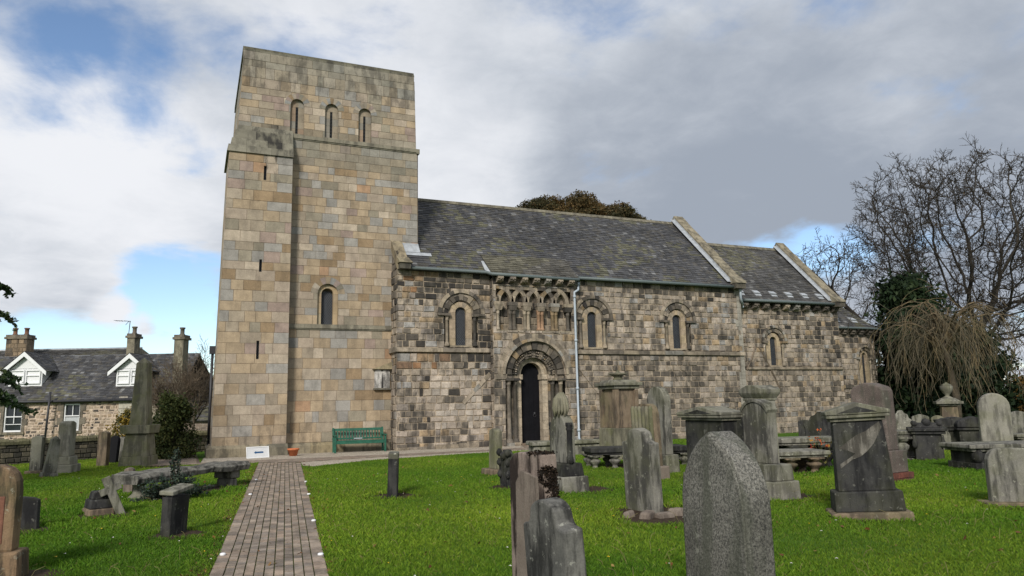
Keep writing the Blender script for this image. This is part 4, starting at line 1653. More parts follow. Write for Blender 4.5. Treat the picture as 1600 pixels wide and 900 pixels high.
def grown_tree(name, label, cat, loc, seed, trunk, att, step, di, dk, rtip, rmax, cols, ntw=3, tw=(.35, .9), thin=.035, leafcols=None, leafp=.1, leafsize=.06):
    N, par, kids, R = colonise(seed, trunk, att, step, di, dk, rtip, rmax)
    rg = random.Random(seed)
    t = thing(name, label, cat, loc)
    wood, twig, lf = MB(), MB(), MB()
    start = [(0, None)]
    done = set()
    while start:
        i, p = start.pop()
        chain = [i] if p is None else [p, i]
        while kids[chain[-1]]:
            ks = sorted(kids[chain[-1]], key=lambda c: -R[c])
            for c in ks[1:]:
                start.append((c, chain[-1]))
            chain.append(ks[0])
        rr = [R[c] for c in chain]
        if p is not None:
            rr[0] = min(R[p], R[i] * 1.25)
        k = rg.uniform(.8, 1.2)
        big = max(rr) > thin
        c = cols[0] if big else cols[1]
        if len(chain) > 1:
            (wood if big else twig).tube([N[c_] for c_ in chain], rr, 8 if max(rr) > .15 else (5 if big else 3), (c[0] * k, c[1] * k, c[2] * k, .5), True, False)
    for i in range(len(N)):
        if R[i] < thin * .8 and par[i] >= 0:
            d0 = unit(N[i] - N[par[i]])
            for _ in range(ntw if not kids[i] else max(1, ntw - 2)):
                d = unit(d0 * rg.uniform(.2, 1.2) + rvec(rg) * .8 + np.array((0, 0, .15)))
                L = rg.uniform(*tw)
                pts = [N[i]]
                for m in range(4):
                    d = unit(d + rvec(rg) * .35 + np.array((0, 0, .04)))
                    pts.append(pts[-1] + d * L / 4)
                    if m in (1, 2):
                        e = unit(d + rvec(rg) * .9)
                        q = pts[-1]
                        e2 = unit(e + rvec(rg) * .4)
                        k = rg.uniform(.8, 1.2)
                        twig.tube([q, q + e * L * .22, q + e * L * .22 + e2 * L * .2], [rtip * .75, rtip * .65, rtip * .5], 3, (cols[1][0] * k, cols[1][1] * k, cols[1][2] * k, .5), True, False)
                k = rg.uniform(.8, 1.2)
                twig.tube(pts, [rtip, rtip * .9, rtip * .8, rtip * .7, rtip * .55], 3, (cols[1][0] * k, cols[1][1] * k, cols[1][2] * k, .5), True, False)
                if leafcols and rg.random() < leafp:
                    leaf_quads(lf, pts[-1], rg.randint(1, 3), .1, leafsize, leafcols, rg)
    if leafcols:
        lf.build('leaves', M['leaf'], t)
    wood.build('trunk', M['bark'], t)
    twig.build('crown', M['bark'], t)
    return t


RXV = np.array((RC[0, 0], RC[1, 0], 0)) / math.hypot(RC[0, 0], RC[1, 0])
RYV = np.array((-RXV[1], RXV[0], 0))


def clumps(seed, n, m, cen, rx, ry, rz, sig, shell=.55, zmin=0.0):
    g = np.random.default_rng(seed)
    out = []
    while len(out) < n * m:
        v = g.normal(0, 1, 3)
        v = v / np.linalg.norm(v) * (shell + (1 - shell) * g.random()) ** .8
        c = np.array((cen[0] + v[0] * rx, cen[1] + v[1] * ry, cen[2] + v[2] * rz))
        if c[2] < zmin:
            continue
        for _ in range(m):
            q = c + g.normal(0, sig, 3)
            out.append(RXV * q[0] + RYV * q[1] + np.array((0, 0, q[2])))
    return out


BK = ((.034, .029, .023), (.046, .037, .028))
OAKL = [(.13, .085, .03), (.09, .065, .03)]
# large bare broadleaf at the right
att = clumps(101, 230, 16, (1.1, 0, 10.6), 8.3, 5.8, 7.0, .55, .42, 4.4)
grown_tree('bare_tree', 'largest bare spreading tree, towering beyond the gravestones at the right', 'tree', ground_at(1524, 46), 101,
           [(0, 0, -.2), (.05, 0, 1.2), (.1, 0, 2.4), (.1, .05, 3.4)], att, .40, 4.0, .55, .0165, .95, BK, 5, (.35, .9), .045, OAKL, .02, .06)
# leaning bare tree between it and the apse
lx = lambda a, z: tuple(RXV * a + np.array((0, 0, z)))
att = clumps(102, 60, 12, (-4.1, 0, 9.2), 2.1, 2.0, 2.5, .35, .35)
att += clumps(103, 12, 12, (-1.8, 0, 7.3), 1.5, 1.6, 1.6, .35, .3)
grown_tree('bare_tree', 'smaller bare tree leaning left over the rounded apse roof', 'tree', ground_at(1412, 44), 102,
           [lx(0, -.2), lx(-.15, 1.5), lx(-.5, 3.2), lx(-1.1, 4.8), lx(-2.0, 6.1), lx(-3.0, 7.2), lx(-3.5, 7.9)], att, .30, 3.5, .42, .013, .30, BK, 3, (.3, .7), .035, [(.14, .09, .03)], .10, .055)

# dark yew behind the weeping tree: foliage carried on many boughs
def foliage_mass(name, label, cat, loc, cx, cy, H, R, n, cols, size, seed, group=None, zmin=.02, shape=.75, nb=60, woodcol=(.05, .04, .03)):
    rg = random.Random(seed)
    t = thing(name, label, cat, loc, 0, group)
    tk, lf = MB(), MB()
    tk.tube([(0, 0, -.1), (.05, .02, H * .4), (0, 0, H * .85)], [R * .07, R * .05, R * .015], 8, (*woodcol, .4))
    for i in range(nb):
        h = H * (zmin + (1 - zmin) * (i + rg.random()) / nb)
        f = max(.06, (1 - (h / H) ** 1.6)) ** shape
        a = rg.uniform(0, 2 * math.pi)
        rr = R * f * rg.uniform(.62, 1.12)
        tip = np.array((math.cos(a) * rr * cx, math.sin(a) * rr * cy, h + rg.uniform(-.05, .10) * min(H, R * 1.6)))
        st = np.array((0, 0, max(.1, h - .12 * H)))
        tk.tube([st, (st + tip) / 2 + np.array((0, 0, .05 * H)), tip], [R * .02, R * .012, R * .005], 4, (*woodcol, .4), True, False)
        m = max(4, int(n / nb))
        c = cols[rg.randrange(len(cols))]
        for k in range(m):
            s = rg.uniform(.35, 1.0)
            q = st + (tip - st) * s
            leaf_quads(lf, q, 1, R * .10 + .02, size, [c, c, cols[rg.randrange(len(cols))]], rg)
    tk.build('trunk', M['bark'], t)
    lf.build('crown', M['leaf'], t)
    return t


YEW = [(.016, .030, .014), (.022, .040, .016), (.012, .024, .012), (.030, .048, .018)]
foliage_mass('yew_tree', 'dark evergreen tree behind the drooping bare twigs at the right', 'tree', ground_at(1432, 42), 1, 1, 8.4, 3.1, 26000, YEW, .13, 111, nb=110, shape=.5)
foliage_mass('yew_tree', 'low dark evergreen mass behind the rounded headstones at the far right', 'tree', ground_at(1522, 43), 1, 1, 5.4, 2.8, 16000, YEW, .13, 112, nb=80, shape=.45)
# brown-leaved tree beyond the nave ridge
BRN = [(.075, .060, .026), (.095, .066, .026), (.060, .056, .024), (.115, .075, .028), (.045, .044, .020)]
loc = ground_at(901, 62)
t = thing('autumn_tree', 'brown autumn tree top showing above the nave roof ridge', 'tree', loc)
rg = random.Random(113)
tk, lf = MB(), MB()
tk.tube([(0, 0, -.2), (.1, 0, 5), (0, 0, 11)], [.55, .45, .3], 10, (*BK[0], .5))
for i in range(150):
    v = rvec(rg)
    if v[2] < -.25:
        v[2] = -v[2]
    s_ = rg.uniform(.55, 1.0) ** .6
    c = RXV * v[0] * 6.7 * s_ + RYV * v[1] * 4.6 * s_ + np.array((0, 0, 14.9 + v[2] * 4.6 * s_))
    tk.tube([(0, 0, 9.5 + rg.random() * 2), c * .5 + np.array((0, 0, 6.0)), c], [.12, .07, .02], 4, (*BK[0], .5), True, False)
    cc = BRN[rg.randrange(len(BRN))]
    for k in range(560):
        r_c = rvec(rg) * (rg.random() ** .45) * rg.uniform(.75, 1.0) * np.array((1.0, 1.0, .75))
        leaf_quads(lf, c + r_c, 1, .03, .085, [cc, cc, BRN[rg.randrange(len(BRN))]], rg)
tk.build('trunk', M['bark'], t)
lf.build('crown', M['leaf'], t)

# weeping tree
loc = ground_at(1492, 37)
t = thing('weeping_tree', 'bare weeping tree with long tan twigs hanging to the grass', 'tree', loc)
rg = random.Random(121)
tk, cr = MB(), MB()
tk.tube([(0, 0, -.1), (.1, 0, 1.6), (-.1, .1, 3.4), (-.2, .1, 5.0)], [.22, .18, .15, .11], 8, (.085, .068, .048, .5))
RX = np.array((RC[0, 0], RC[1, 0], 0))
for i in range(44):
    a = rg.uniform(0, 2 * math.pi)
    R = rg.uniform(.7, 3.3)
    z0 = rg.uniform(3.6, 5.1)
    top = rg.uniform(5.2, 7.9 - .5 * R)
    d = np.array((math.cos(a), math.sin(a), 0))
    limb = [np.array((-.15, .1, z0))]
    for k in range(1, 8):
        s = k / 7
        zz_ = z0 + (top - z0) * math.sin(s * 1.9) - .6 * s * s
        limb.append(np.array((-.15, .1, 0)) * (1 - s) + d * R * s + np.array((rg.gauss(0, .07), rg.gauss(0, .07), zz_)))
    tk.tube(limb, [.075 - .009 * k for k in range(8)], 5, (.14, .105, .062, .4), True, False)
    for j in range(8):
        s = rg.uniform(.2, 1)
        k = min(int(s * 7), 6)
        q = limb[k] + (limb[k + 1] - limb[k]) * (s * 7 - k)
        dd = unit(d * rg.uniform(-.3, .7) + np.array((rg.gauss(0, .6), rg.gauss(0, .6), rg.uniform(-.2, .5))))
        pts = [q]
        L = rg.uniform(.7, 5.0)
        ns = 9
        c = [(.145, .120, .078), (.115, .10, .065), (.19, .145, .08), (.09, .08, .055)][rg.randrange(4)]
        for m in range(ns):
            dd = unit(dd + np.array((rg.gauss(0, .26), rg.gauss(0, .26), -.34)))
            nq = pts[-1] + dd * L / ns
            if nq[2] < .5:
                break
            pts.append(nq)
            if rg.random() < .32 and m > 1:
                e = [pts[-1]]
                d2 = unit(dd + rvec(rg) * .5)
                for _ in range(4):
                    d2 = unit(d2 + np.array((rg.gauss(0, .2), rg.gauss(0, .2), -.25)))
                    e.append(e[-1] + d2 * rg.uniform(.12, .3))
                if e[-1][2] > .4:
                    cr.tube(e, .009, 3, (*c, .3), True, False)
        if len(pts) > 2:
            cr.tube(pts, [.013 - .0006 * m for m in range(len(pts))], 3, (*c, .3), True, False)
tk.build('trunk', M['bark'], t)
cr.build('crown', M['bark'], t)

# far right and background planting
ORG = [(.20, .12, .03), (.15, .09, .03), (.10, .075, .03)]
foliage_mass('autumn_shrub', 'orange-brown shrub at the far right edge behind the headstones', 'shrub', ground_at(1592, 42), 1, 1, 2.5, 1.4, 3500, ORG, .09, 131, nb=40)
g = Grow(132, [6, 5, (4, 5)], [.7, .66, .6], [.1, .28, .36], [.06, .08, .06], [.6, .6, .7], rmin=.010, cols=((.09, .07, .05), (.14, .10, .06)), thin=2)
bare_tree('bare_tree', 'small thin bare tree at the far right edge beneath the large one', 'tree', ground_at(1606, 42), g, 2.6, .09, (.05, 0, 1), ORG, .3, .05)
# wall and hedge closing the churchyard on the right
HED = [(.035, .045, .018), (.05, .055, .022), (.07, .06, .03), (.028, .035, .016)]
rg = random.Random(141)
mb = MB()
for i in range(9000):
    s = rg.random()
    a, b = ground_at(1375, 47), ground_at(1720, 46)
    p = a + (b - a) * s
    leaf_quads(mb, (p[0] + rg.gauss(0, .3), p[1] + rg.gauss(0, .3), abs(rg.gauss(.7, .55))), 1, .05, .10, HED, rg)
tag(mb.build('hedge', M['leaf']), 'low dark clipped hedge closing the right side of the churchyard', 'hedge')
mb = MB()
rg = random.Random(142)
for i in range(7000):
    x = rg.uniform(-160, 230)
    y = 125 + 25 * math.sin(x * .05) + rg.uniform(0, 18)
    leaf_quads(mb, (x, y, rg.random() ** 1.5 * (4 + 2.5 * math.sin(x * .11) + 2 * math.sin(x * .037))), 1, .3, .75, HED, rg)
tag(mb.build('distant_wood', M['leaf']), 'low distant belt of trees on the horizon behind the church', 'wood', kind='stuff')

# shrubs by the obelisk
foliage_mass('yew_bush', 'rounded dark green bush directly behind the tall obelisk', 'bush', ground_at(272, 26.5), 1, .8, 2.15, 1.0, 12000, [(.045, .06, .018), (.060, .072, .020), (.030, .045, .014), (.075, .080, .025)], .045, 151, nb=110, shape=.42)
foliage_mass('yellow_shrub', 'yellow-leaved shrub at the left side of the tall obelisk', 'shrub', ground_at(196, 27.5), 1, .8, 1.75, .62, 3000, [(.22, .15, .025), (.12, .11, .03), (.08, .08, .03), (.28, .19, .03)], .04, 152, nb=40, shape=.45, woodcol=(.08, .06, .04))
g = Grow(153, [9, 6, 5, 4], [.75, .62, .6, .6], [.08, .22, .3, .36], [.05, .06, .05, .05], [.55, .55, .6, .7], rmin=.0055, cols=((.085, .068, .05), (.13, .10, .07)), thin=2)
bare_tree('bare_shrub', 'leafless twiggy shrub rising above the rounded bush', 'shrub', ground_at(262, 29.5), g, 2.0, .085, (.08, 0, 1))
g = Grow(154, [8, 6, 5, 4], [.8, .62, .6, .6], [.08, .24, .3, .36], [.05, .06, .05, .05], [.6, .55, .6, .7], rmin=.006, cols=((.085, .068, .05), (.12, .095, .07)), thin=2)
bare_tree('bare_shrub', 'leafless twiggy shrub close to the west side of the tower', 'shrub', ground_at(303, 33), g, 2.1, .08, (.0, 0, 1))

# conifer whose boughs reach in at the left edge
loc = ground_at(-118, 16.5)
t = thing('conifer_tree', 'dark conifer whose boughs reach in at the left edge', 'tree', loc)
rg = random.Random(161)
tk, lf = MB(), MB()
tk.tube([(0, 0, -.1), (0, 0, 4), (.05, 0, 9)], [.28, .2, .05], 8, (.06, .045, .035, .4))
CON = [(.028, .052, .022), (.036, .064, .024), (.050, .072, .024), (.022, .042, .018)]
right = unit((RC[0, 0], RC[1, 0], 0))
for i in range(74):
    h = 1.9 + 6.6 * (i + rg.random()) / 74
    a = rg.uniform(0, 2 * math.pi)
    d = np.array((math.cos(a), math.sin(a), 0))
    L = (1.95 - .19 * (h - 2)) * rg.uniform(.75, 1.08)
    # open gaps between the boughs seen at the picture's edge
    if 2.8 < h < 3.55 and d @ right > .2:
        L *= .62
    if d @ right > .2 and h > 5.4:
        L *= .7
    pts = [np.array((0, 0, h)) + d * L * s + np.array((0, 0, .22 * math.sin(s * 2.5) - .38 * s * s)) for s in np.linspace(0, 1, 7)]
    tk.tube(pts, [.035 - .005 * k for k in range(7)], 4, (.06, .045, .035, .4), True, False)
    side = np.array((-d[1], d[0], 0))
    for j in range(26):
        s = rg.uniform(.25, 1)
        k = min(int(s * 6), 5)
        q = pts[k] + (pts[k + 1] - pts[k]) * (s * 6 - k)
        e = unit(d * rg.uniform(.3, 1) + side * rg.choice((-1, 1)) * rg.uniform(.2, .9) + np.array((0, 0, rg.uniform(-.35, .1))))
        ll = rg.uniform(.18, .46) * (1.15 - .5 * s)
        for m in range(9):
            c = q + e * ll * m / 8 + np.array((0, 0, -.10 * (m / 8) ** 2))
            leaf_quads(lf, c, 1, .022, .056, CON, rg, .4)
tk.build('trunk', M['bark'], t)
lf.build('crown', M['leaf'], t)


# ------------------------------------------------------------------ boundary wall
A, B = ground_at(-110, 23.0), ground_at(330, 31.0)
ud = unit(B - A)
Lw = float(np.linalg.norm(B - A))
ndw = np.array((ud[1], -ud[0], 0))
wf = lambda u, v, d: tuple(A + ud * u + ndw * d + np.array((0, 0, v)))
mb = MB()
bw_pal = [(2, (.10, .088, .064)), (2, (.07, .063, .048)), (1, (.14, .12, .085)), (1, (.05, .046, .037))]
masonry(mb, wf, 0, Lw, -.2, .66, lambda u, v, r: shade_col(wpick(r, bw_pal), r.uniform(.8, 1.2), .5), (.09, .17), (.15, .38), .010, (), (.055, .05, .04, .4), .012, .012, .015, .03, 171)
mb.hexa([wf(0, -.2, -.05), wf(Lw, -.2, -.05), wf(Lw, -.2, -.40), wf(0, -.2, -.40)], [wf(0, .66, -.05), wf(Lw, .66, -.05), wf(Lw, .66, -.40), wf(0, .66, -.40)], (.09, .08, .06, .4))
bwall = mb.build('boundary_wall', M['nave'])
tag(bwall, 'mossy rubble boundary wall with upright coping stones below the cottage', 'wall')
mb = MB()
u = 0
rg = random.Random(172)
while u < Lw:
    w = rg.uniform(.09, .16)
    k = rg.uniform(.8, 1.2)
    h = rg.uniform(.15, .20)
    c = (.155 * k, .145 * k, .085 * k, .4)
    s = rg.uniform(-.03, .05)
    mb.prism([(-.42, .66), (.04, .66), (.05, .66 + h * .6), (-.02, .66 + h), (-.36, .66 + h), (-.43, .66 + h * .6)], lambda a, b, d: wf(d + (b - .66) * s / .15, b, a), u + .006, u + w - .006, c)
    u += w
o = mb.build('coping', M['nave'], bwall)

# ------------------------------------------------------------------ cottage
HD = 43.0
HO = ground_at(0, HD)
hrz = math.atan2(RC[1, 0], RC[0, 0])
cot = thing('cottage', 'stone cottage with slate roof and two white gabled dormers', 'house', HO, hrz)
HS = HD / FPX


def hx(px):
    return px * HS


def hxd(px, dep):
    return hx(px) * dep / HD - 800 / FPX * (dep - HD)


def hz(px, py, dep=HD):
    return float(at_depth(px, py, dep)[2])


hf = lambda u, v, d: (u, -d, v)
ez = hz(100, 627)
W1, W2 = (hx(6), hx(34.7), hz(20, 675), hz(20, 632)), (hx(99), hx(124.5), hz(110, 673), hz(110, 631))
sashes = [W1, W2]
rub = [(3, (.36, .285, .21)), (2, (.30, .225, .155)), (1.2, (.20, .155, .115)), (2, (.42, .345, .265)), (1.1, (.075, .068, .06)), (1.2, (.13, .11, .09))]
mb = MB()
HX0, HX1 = hx(-420), hx(190)
masonry(mb, hf, HX0, HX1, -.3, ez, lambda u, v, r: shade_col(wpick(r, rub), r.uniform(.85, 1.15), .3), (.11, .22), (.14, .40), .028, [rect_poly(a - .16, b + .16, c - .12, d + .2) for a, b, c, d in sashes], (.47, .375, .295, .15), .035, .01, .02, .02, 181)
mb.box(HX0, hx(276), .25, 6.5, -.3, ez, (.33, .27, .2, .2))
mb.box(hx(190), hx(276), -.0, .3, -.3, ez, (.30, .26, .2, .4))
z = -.3
while z < ez - .1:
    mb.box(hx(185), hx(185) + rg.choice((.5, .75)), -.03, .2, z + .01, z + .34, shade_col((.40, .37, .31), rg.uniform(.85, 1.05), .2))
    z += .36
for a, b, c, d in sashes:
    for xa, xb in ((a - .17, a), (b, b + .17)):
        z = c
        k = 0
        while z < d + .01:
            h = min(.38, d - z + .02)
            e_ = .18 if k % 2 else 0
            mb.box(xa - (e_ if xa < a - .1 else 0), xb + (e_ if xa > a else 0), -.02, .2, z + .005, z + h - .005, shade_col((.16, .14, .11), rg.uniform(.8, 1.15), .5))
            z += h
            k += 1
    mb.box(a - .2, b + .2, -.02, .2, d + .02, d + .24, (.16, .14, .11, .5))
    mb.box(a - .2, b + .2, -.07, .2, c - .14, c, (.20, .175, .13, .5))
mb.build('wall', M['house'], cot)


def sash(parent, x0, x1, z0, z1, y, cols, rows, mid=True, fw=.07):
    mb = MB()
    mb.box(x0, x0 + fw, y - .05, y + .05, z0, z1)
    mb.box(x1 - fw, x1, y - .05, y + .05, z0, z1)
    mb.box(x0 + fw, x1 - fw, y - .05, y + .05, z1 - fw, z1)
    mb.box(x0 + fw, x1 - fw, y - .06, y + .05, z0, z0 + fw * 1.3)
    zm = (z0 + z1) / 2 + .08
    mb.box(x0 + fw, x1 - fw, y - .045, y + .05, zm - .03, zm + .03)
    xm = (x0 + x1) / 2
    for k in range(1, cols):
        x = x0 + (x1 - x0) * k / cols
        mb.box(x - .018, x + .018, y - .02, y + .04, zm + .03, z1 - fw)
        if rows > 1:
            mb.box(x - .018, x + .018, y - .02, y + .04, z0 + fw * 1.3 + (zm - z0) * .45, zm - .03)
    if rows > 1:
        mb.box(x0 + fw, x1 - fw, y - .021, y + .041, z0 + (zm - z0) * .5 - .018, z0 + (zm - z0) * .5 + .018)
    w = mb.build('window', M['white'], parent)
    mb = MB()
    mb.box(x0 + .02, x1 - .02, y + .055, y + .075, z0 + .02, z1 - .02)
    mb.build('pane', M['pane'], w)
    return w


sash(cot, *W1, .12, 2, 2)
sash(cot, *W2, .12, 2, 1)
# blind in the second window
mb = MB()
mb.box(W2[0] + .06, W2[1] - .06, .10, .12, W2[2] + .1, (W2[2] + W2[3]) / 2)
mb.build('blind', mat_plain('net_curtain', (.42, .44, .45), .8, .2), cot)

rz_ = hz(100, 557, HD + 2.6)
mb = MB()
run, rise = 3.0, rz_ - ez
vd = unit((0, run, rise))
rh = math.hypot(run, rise)
dorm = [(hx(36), hx(-2), hx(72)), (hx(204), hx(171), hx(237))]
slates(mb, (0, -.18, ez - .02), (1, 0, 0), vd, HX0, hx(275), rh + .2, .15, (.18, .32), 182)
mb.poly([(HX0, -.18, ez - .05), (hx(275), -.18, ez - .05), (hx(275), run, rz_ - .02), (HX0, run, rz_ - .02)], (.05, .05, .05, 0))
mb.poly([(HX0, run, rz_ - .02), (hx(275), run, rz_ - .02), (hx(275), 7, ez), (HX0, 7, ez)], (.06, .06, .06, 0))
croof_ = mb.build('roof', M['blue_slate'], cot)
mb = MB()
z2 = hz(120, 543.5, HD + 5)
slates(mb, (0, run + .15, rz_ + .0), (1, 0, 0), unit((0, 2.6, z2 - rz_)), hx(-420), hxd(195, HD + 4), math.hypot(2.6, z2 - rz_), .15, (.18, .32), 183, .25)
XB = hxd(195, HD + 4)
mb.poly([(hx(-420), run + .15, rz_ - .05), (XB, run + .15, rz_ - .05), (XB, run + 2.75, z2 - .02), (hx(-420), run + 2.75, z2 - .02)], (.05, .05, .05, 0))
mb.poly([(XB, run + .15, rz_ - .05), (XB, run + 2.75, z2), (XB, run + 5.4, rz_ - .05)], (.25, .21, .16, .3))
mb.build('back_roof', M['slate'], cot)
mb = MB()
mb.tube([(HX0, run, rz_ + .03), (hx(275), run, rz_ + .03)], .10, 8)
mb.tube([(hx(-420), run + 2.75, z2 + .02), (XB, run + 2.75, z2 + .02)], .08, 8)
mb.build('ridge_lead', M['lead'], croof_)
mb = MB()
mb.tube([(HX0, -.24, ez + .0), (hx(275), -.24, ez + .0)], .07, 8)
mb.build('gutter', M['iron'], cot)
mb = MB()
mb.tube([(hx(84.5), -.5, hz(84, 612)), (hx(81), -.5, -.2)], .06, 8)
mb.build('vent_pipe', M['iron'], cot)

for i, (xc, xl, xr) in enumerate(dorm):
    zb = hz(int(xc / HS), 601)
    zt = hz(int(xc / HS), 547 if i == 0 else 550)
    zeave = hz(int(xc / HS), 578)
    yf = -.18 + (zb - ez) / rise * run - .06
    xl, xr, xc = xl - .696 * yf, xr - .696 * yf, xc - .696 * yf
    hw = (xr - xl) / 2 - .38
    mb = MB()
    mb.box(xc - hw, xc + hw, yf, yf + 2.2, zb - .15, zeave + .15)
    mb.prism([(xc - hw, zeave + .1), (xc + hw, zeave + .1), (xc, zt - .22)], lambda a, b, d: (a, d, b), yf, yf + .1)
    dm = mb.build('dormer', M['white'], cot)
    for sg in (-1, 1):
        mb = MB()
        e0, e1 = np.array((xc + sg * ((xr - xl) / 2), zeave - .05)), np.array((xc, zt))
        n2_ = np.array((0, -.26))
        mb.hexa([(e0[0], yf - .30, e0[1] - .24), (e1[0], yf - .30, e1[1] - .28), (e1[0], yf - .24, e1[1] - .28), (e0[0], yf - .24, e0[1] - .24)],
                [(e0[0], yf - .30, e0[1]), (e1[0], yf - .30, e1[1]), (e1[0], yf - .24, e1[1]), (e0[0], yf - .24, e0[1])])
        mb.build('bargeboard', M['white'], dm)
        mb = MB()
        o_ = np.array((xc + sg * ((xr - xl) / 2 + .05), yf - .32, zeave - .04))
        v_ = unit((-sg * ((xr - xl) / 2 + .05), 0, zt + .02 - (zeave - .04)))
        slates(mb, o_, (0, 1, 0) if sg > 0 else (0, -1, 0), v_, 0 if sg > 0 else -2.4, 2.4 if sg > 0 else 0, math.hypot((xr - xl) / 2 + .05, zt - zeave + .06), .15, (.18, .3), 190 + i)
        mb.build('dormer_roof', M['blue_slate'], dm)
    m_ = .04
    ww = hw * .92
    sash(dm, xc - ww, xc - m_, zb + .08, zeave + .05, yf - .03, 1, 1, fw=.055)
    sash(dm, xc + m_, xc + ww, zb + .08, zeave + .05, yf - .03, 1, 1, fw=.055)


def chimney(px0, px1, pyt, pyb, dep, parent, pots, potcol, mat=M['nave'], masonry_=True):
    x0, x1 = hxd(px0, dep), hxd(px1, dep)
    xo = hx(0)
    zt, zb_ = hz((px0 + px1) / 2, pyt, dep), hz((px0 + px1) / 2, pyb, dep) - .6
    y = dep - HD
    mb = MB()
    zc = zt - .28
    if masonry_:
        masonry(mb, lambda u, v, d: (u, y - .4 - d, v), x0 + .08, x1 - .08, zb_, zc, lambda u, v, r: shade_col(wpick(r, [(2, (.20, .15, .10)), (1, (.28, .21, .14)), (1, (.11, .09, .07))]), r.uniform(.85, 1.15), .5), (.20, .28), (.25, .5), .012, (), (.24, .19, .14, .3), seed=int(px0) + 7)
        mb.box(x0 + .09, x1 - .09, y - .38, y + .4, zb_, zc, (.2, .16, .11, .4))
    else:
        mb.box(x0 + .08, x1 - .08, y - .4, y + .3, zb_, zc, (.21, .19, .14, .5))
    mb.box(x0, x1, y - .48, y + .48, zc, zc + .14, (.18, .155, .115, .5))
    mb.box(x0 + .06, x1 - .06, y - .42, y + .42, zc + .14, zt, (.16, .14, .11, .5))
    c = mb.build('chimney', mat, parent)
    for k in range(pots):
        x = lerp(x0, x1, (k + .5) / pots) if pots > 1 else (x0 + x1) / 2
        mb = MB()
        mb.lathe([(.15, 0), (.15, .06), (.12, .1), (.12, .36), (.16, .38), (.16, .46), (.11, .46)], 10, (x, y, zt), potcol)
        mb.build('chimney_pot', M['nave'], c)
    return c


chimney(5, 41.5, 522, 552, HD + 4, cot, 2, (.19, .10, .065, .4))
chimney(195, 211, 520, 557, HD + 2.5, cot, 1, (.13, .11, .085, .4), masonry_=False)
chimney(269, 288, 522, 625, HD - .2, cot, 1, (.12, .11, .09, .5), masonry_=False)
mb = MB()
dep = HD + 3
Pm = lambda px, py: (hxd(px, dep), dep - HD, hz(px, py, dep))
mb.tube([Pm(192.5, 545), Pm(195, 499)], .022, 6)
mb.tube([Pm(170.5, 498.5), Pm(196, 499.5)], .016, 6)
mb.tube([Pm(188, 505.5), Pm(193, 499.5)], .014, 6)
for px, py in ((172, 498.6), (176, 498.8), (180, 499), (184, 499), (189, 499.2), (192, 499.4)):
    a = Pm(px, py)
    mb.tube([(a[0], a[1] - .25, a[2]), (a[0], a[1] + .25, a[2])], .010, 5)
mb.build('aerial', M['iron'], cot)

# low range behind the tower
out = thing('outbuilding', 'low slate-roofed brick range between the cottage and the tower', 'outbuilding', HO, hrz)
mb = MB()
oz = hz(310, 657)
bp = [(2, (.20, .155, .125)), (1, (.25, .19, .15)), (1, (.15, .12, .10))]
masonry(mb, lambda u, v, d: (u, .6 - d, v), hx(280), hx(460), -.3, oz, lambda u, v, r: shade_col(wpick(r, bp), r.uniform(.85, 1.15), .2), (.14, .15), (.35, .45), .012, (), (.30, .26, .22, .2), seed=195)
mb.box(hx(280), hx(460), .7, 7, -.3, oz, (.2, .16, .13, .2))
mb.build('wall', M['house'], out)
mb = MB()
ot = hz(310, 591, HD + 4)
slates(mb, (0, .4, oz - .02), (1, 0, 0), unit((0, 3.6, ot - oz)), hx(276), hx(460), math.hypot(3.6, ot - oz), .15, (.2, .34), 196, .15)
mb.poly([(hx(276), .4, oz - .05), (hx(460), .4, oz - .05), (hx(460), 4, ot - .02), (hx(276), 4, ot - .02)], (.05, .05, .05, 0))
mb.poly([(hx(276), 4, ot - .02), (hx(460), 4, ot - .02), (hx(460), 7.4, oz), (hx(276), 7.4, oz)], (.06, .06, .06, 0))
mb.build('roof', M['slate'], out)

# ------------------------------------------------------------------ gravestones and tombs
SOIL = []          # (x, y, radius) of bare earth


def solve(pl, pe, pr, yb, phi=0.0):
    """ground plan of an upright stone from the edges of its face and of its thickness: centre, width, thickness"""
    P0 = on_z(pe, yb)[:2]
    F = np.array((-math.sin(phi), math.cos(phi)))
    S = np.array((math.cos(phi), math.sin(phi)))

    def ext(px, D):
        y = yb
        d = ray(px, min(y, 880))[:2]
        c = lambda a, b: a[0] * b[1] - a[1] * b[0]
        return -c(P0, d) / c(D, d)
    w, t = ext(pl, F), ext(pr, S)
    return P0 + F * w / 2 + S * t / 2, abs(w), abs(t)


def z_at(px, py, P):
    d = ray(px, py)
    k = math.hypot(P[0], P[1]) / math.hypot(d[0], d[1])
    return float(EYE[2] + d[2] * k)


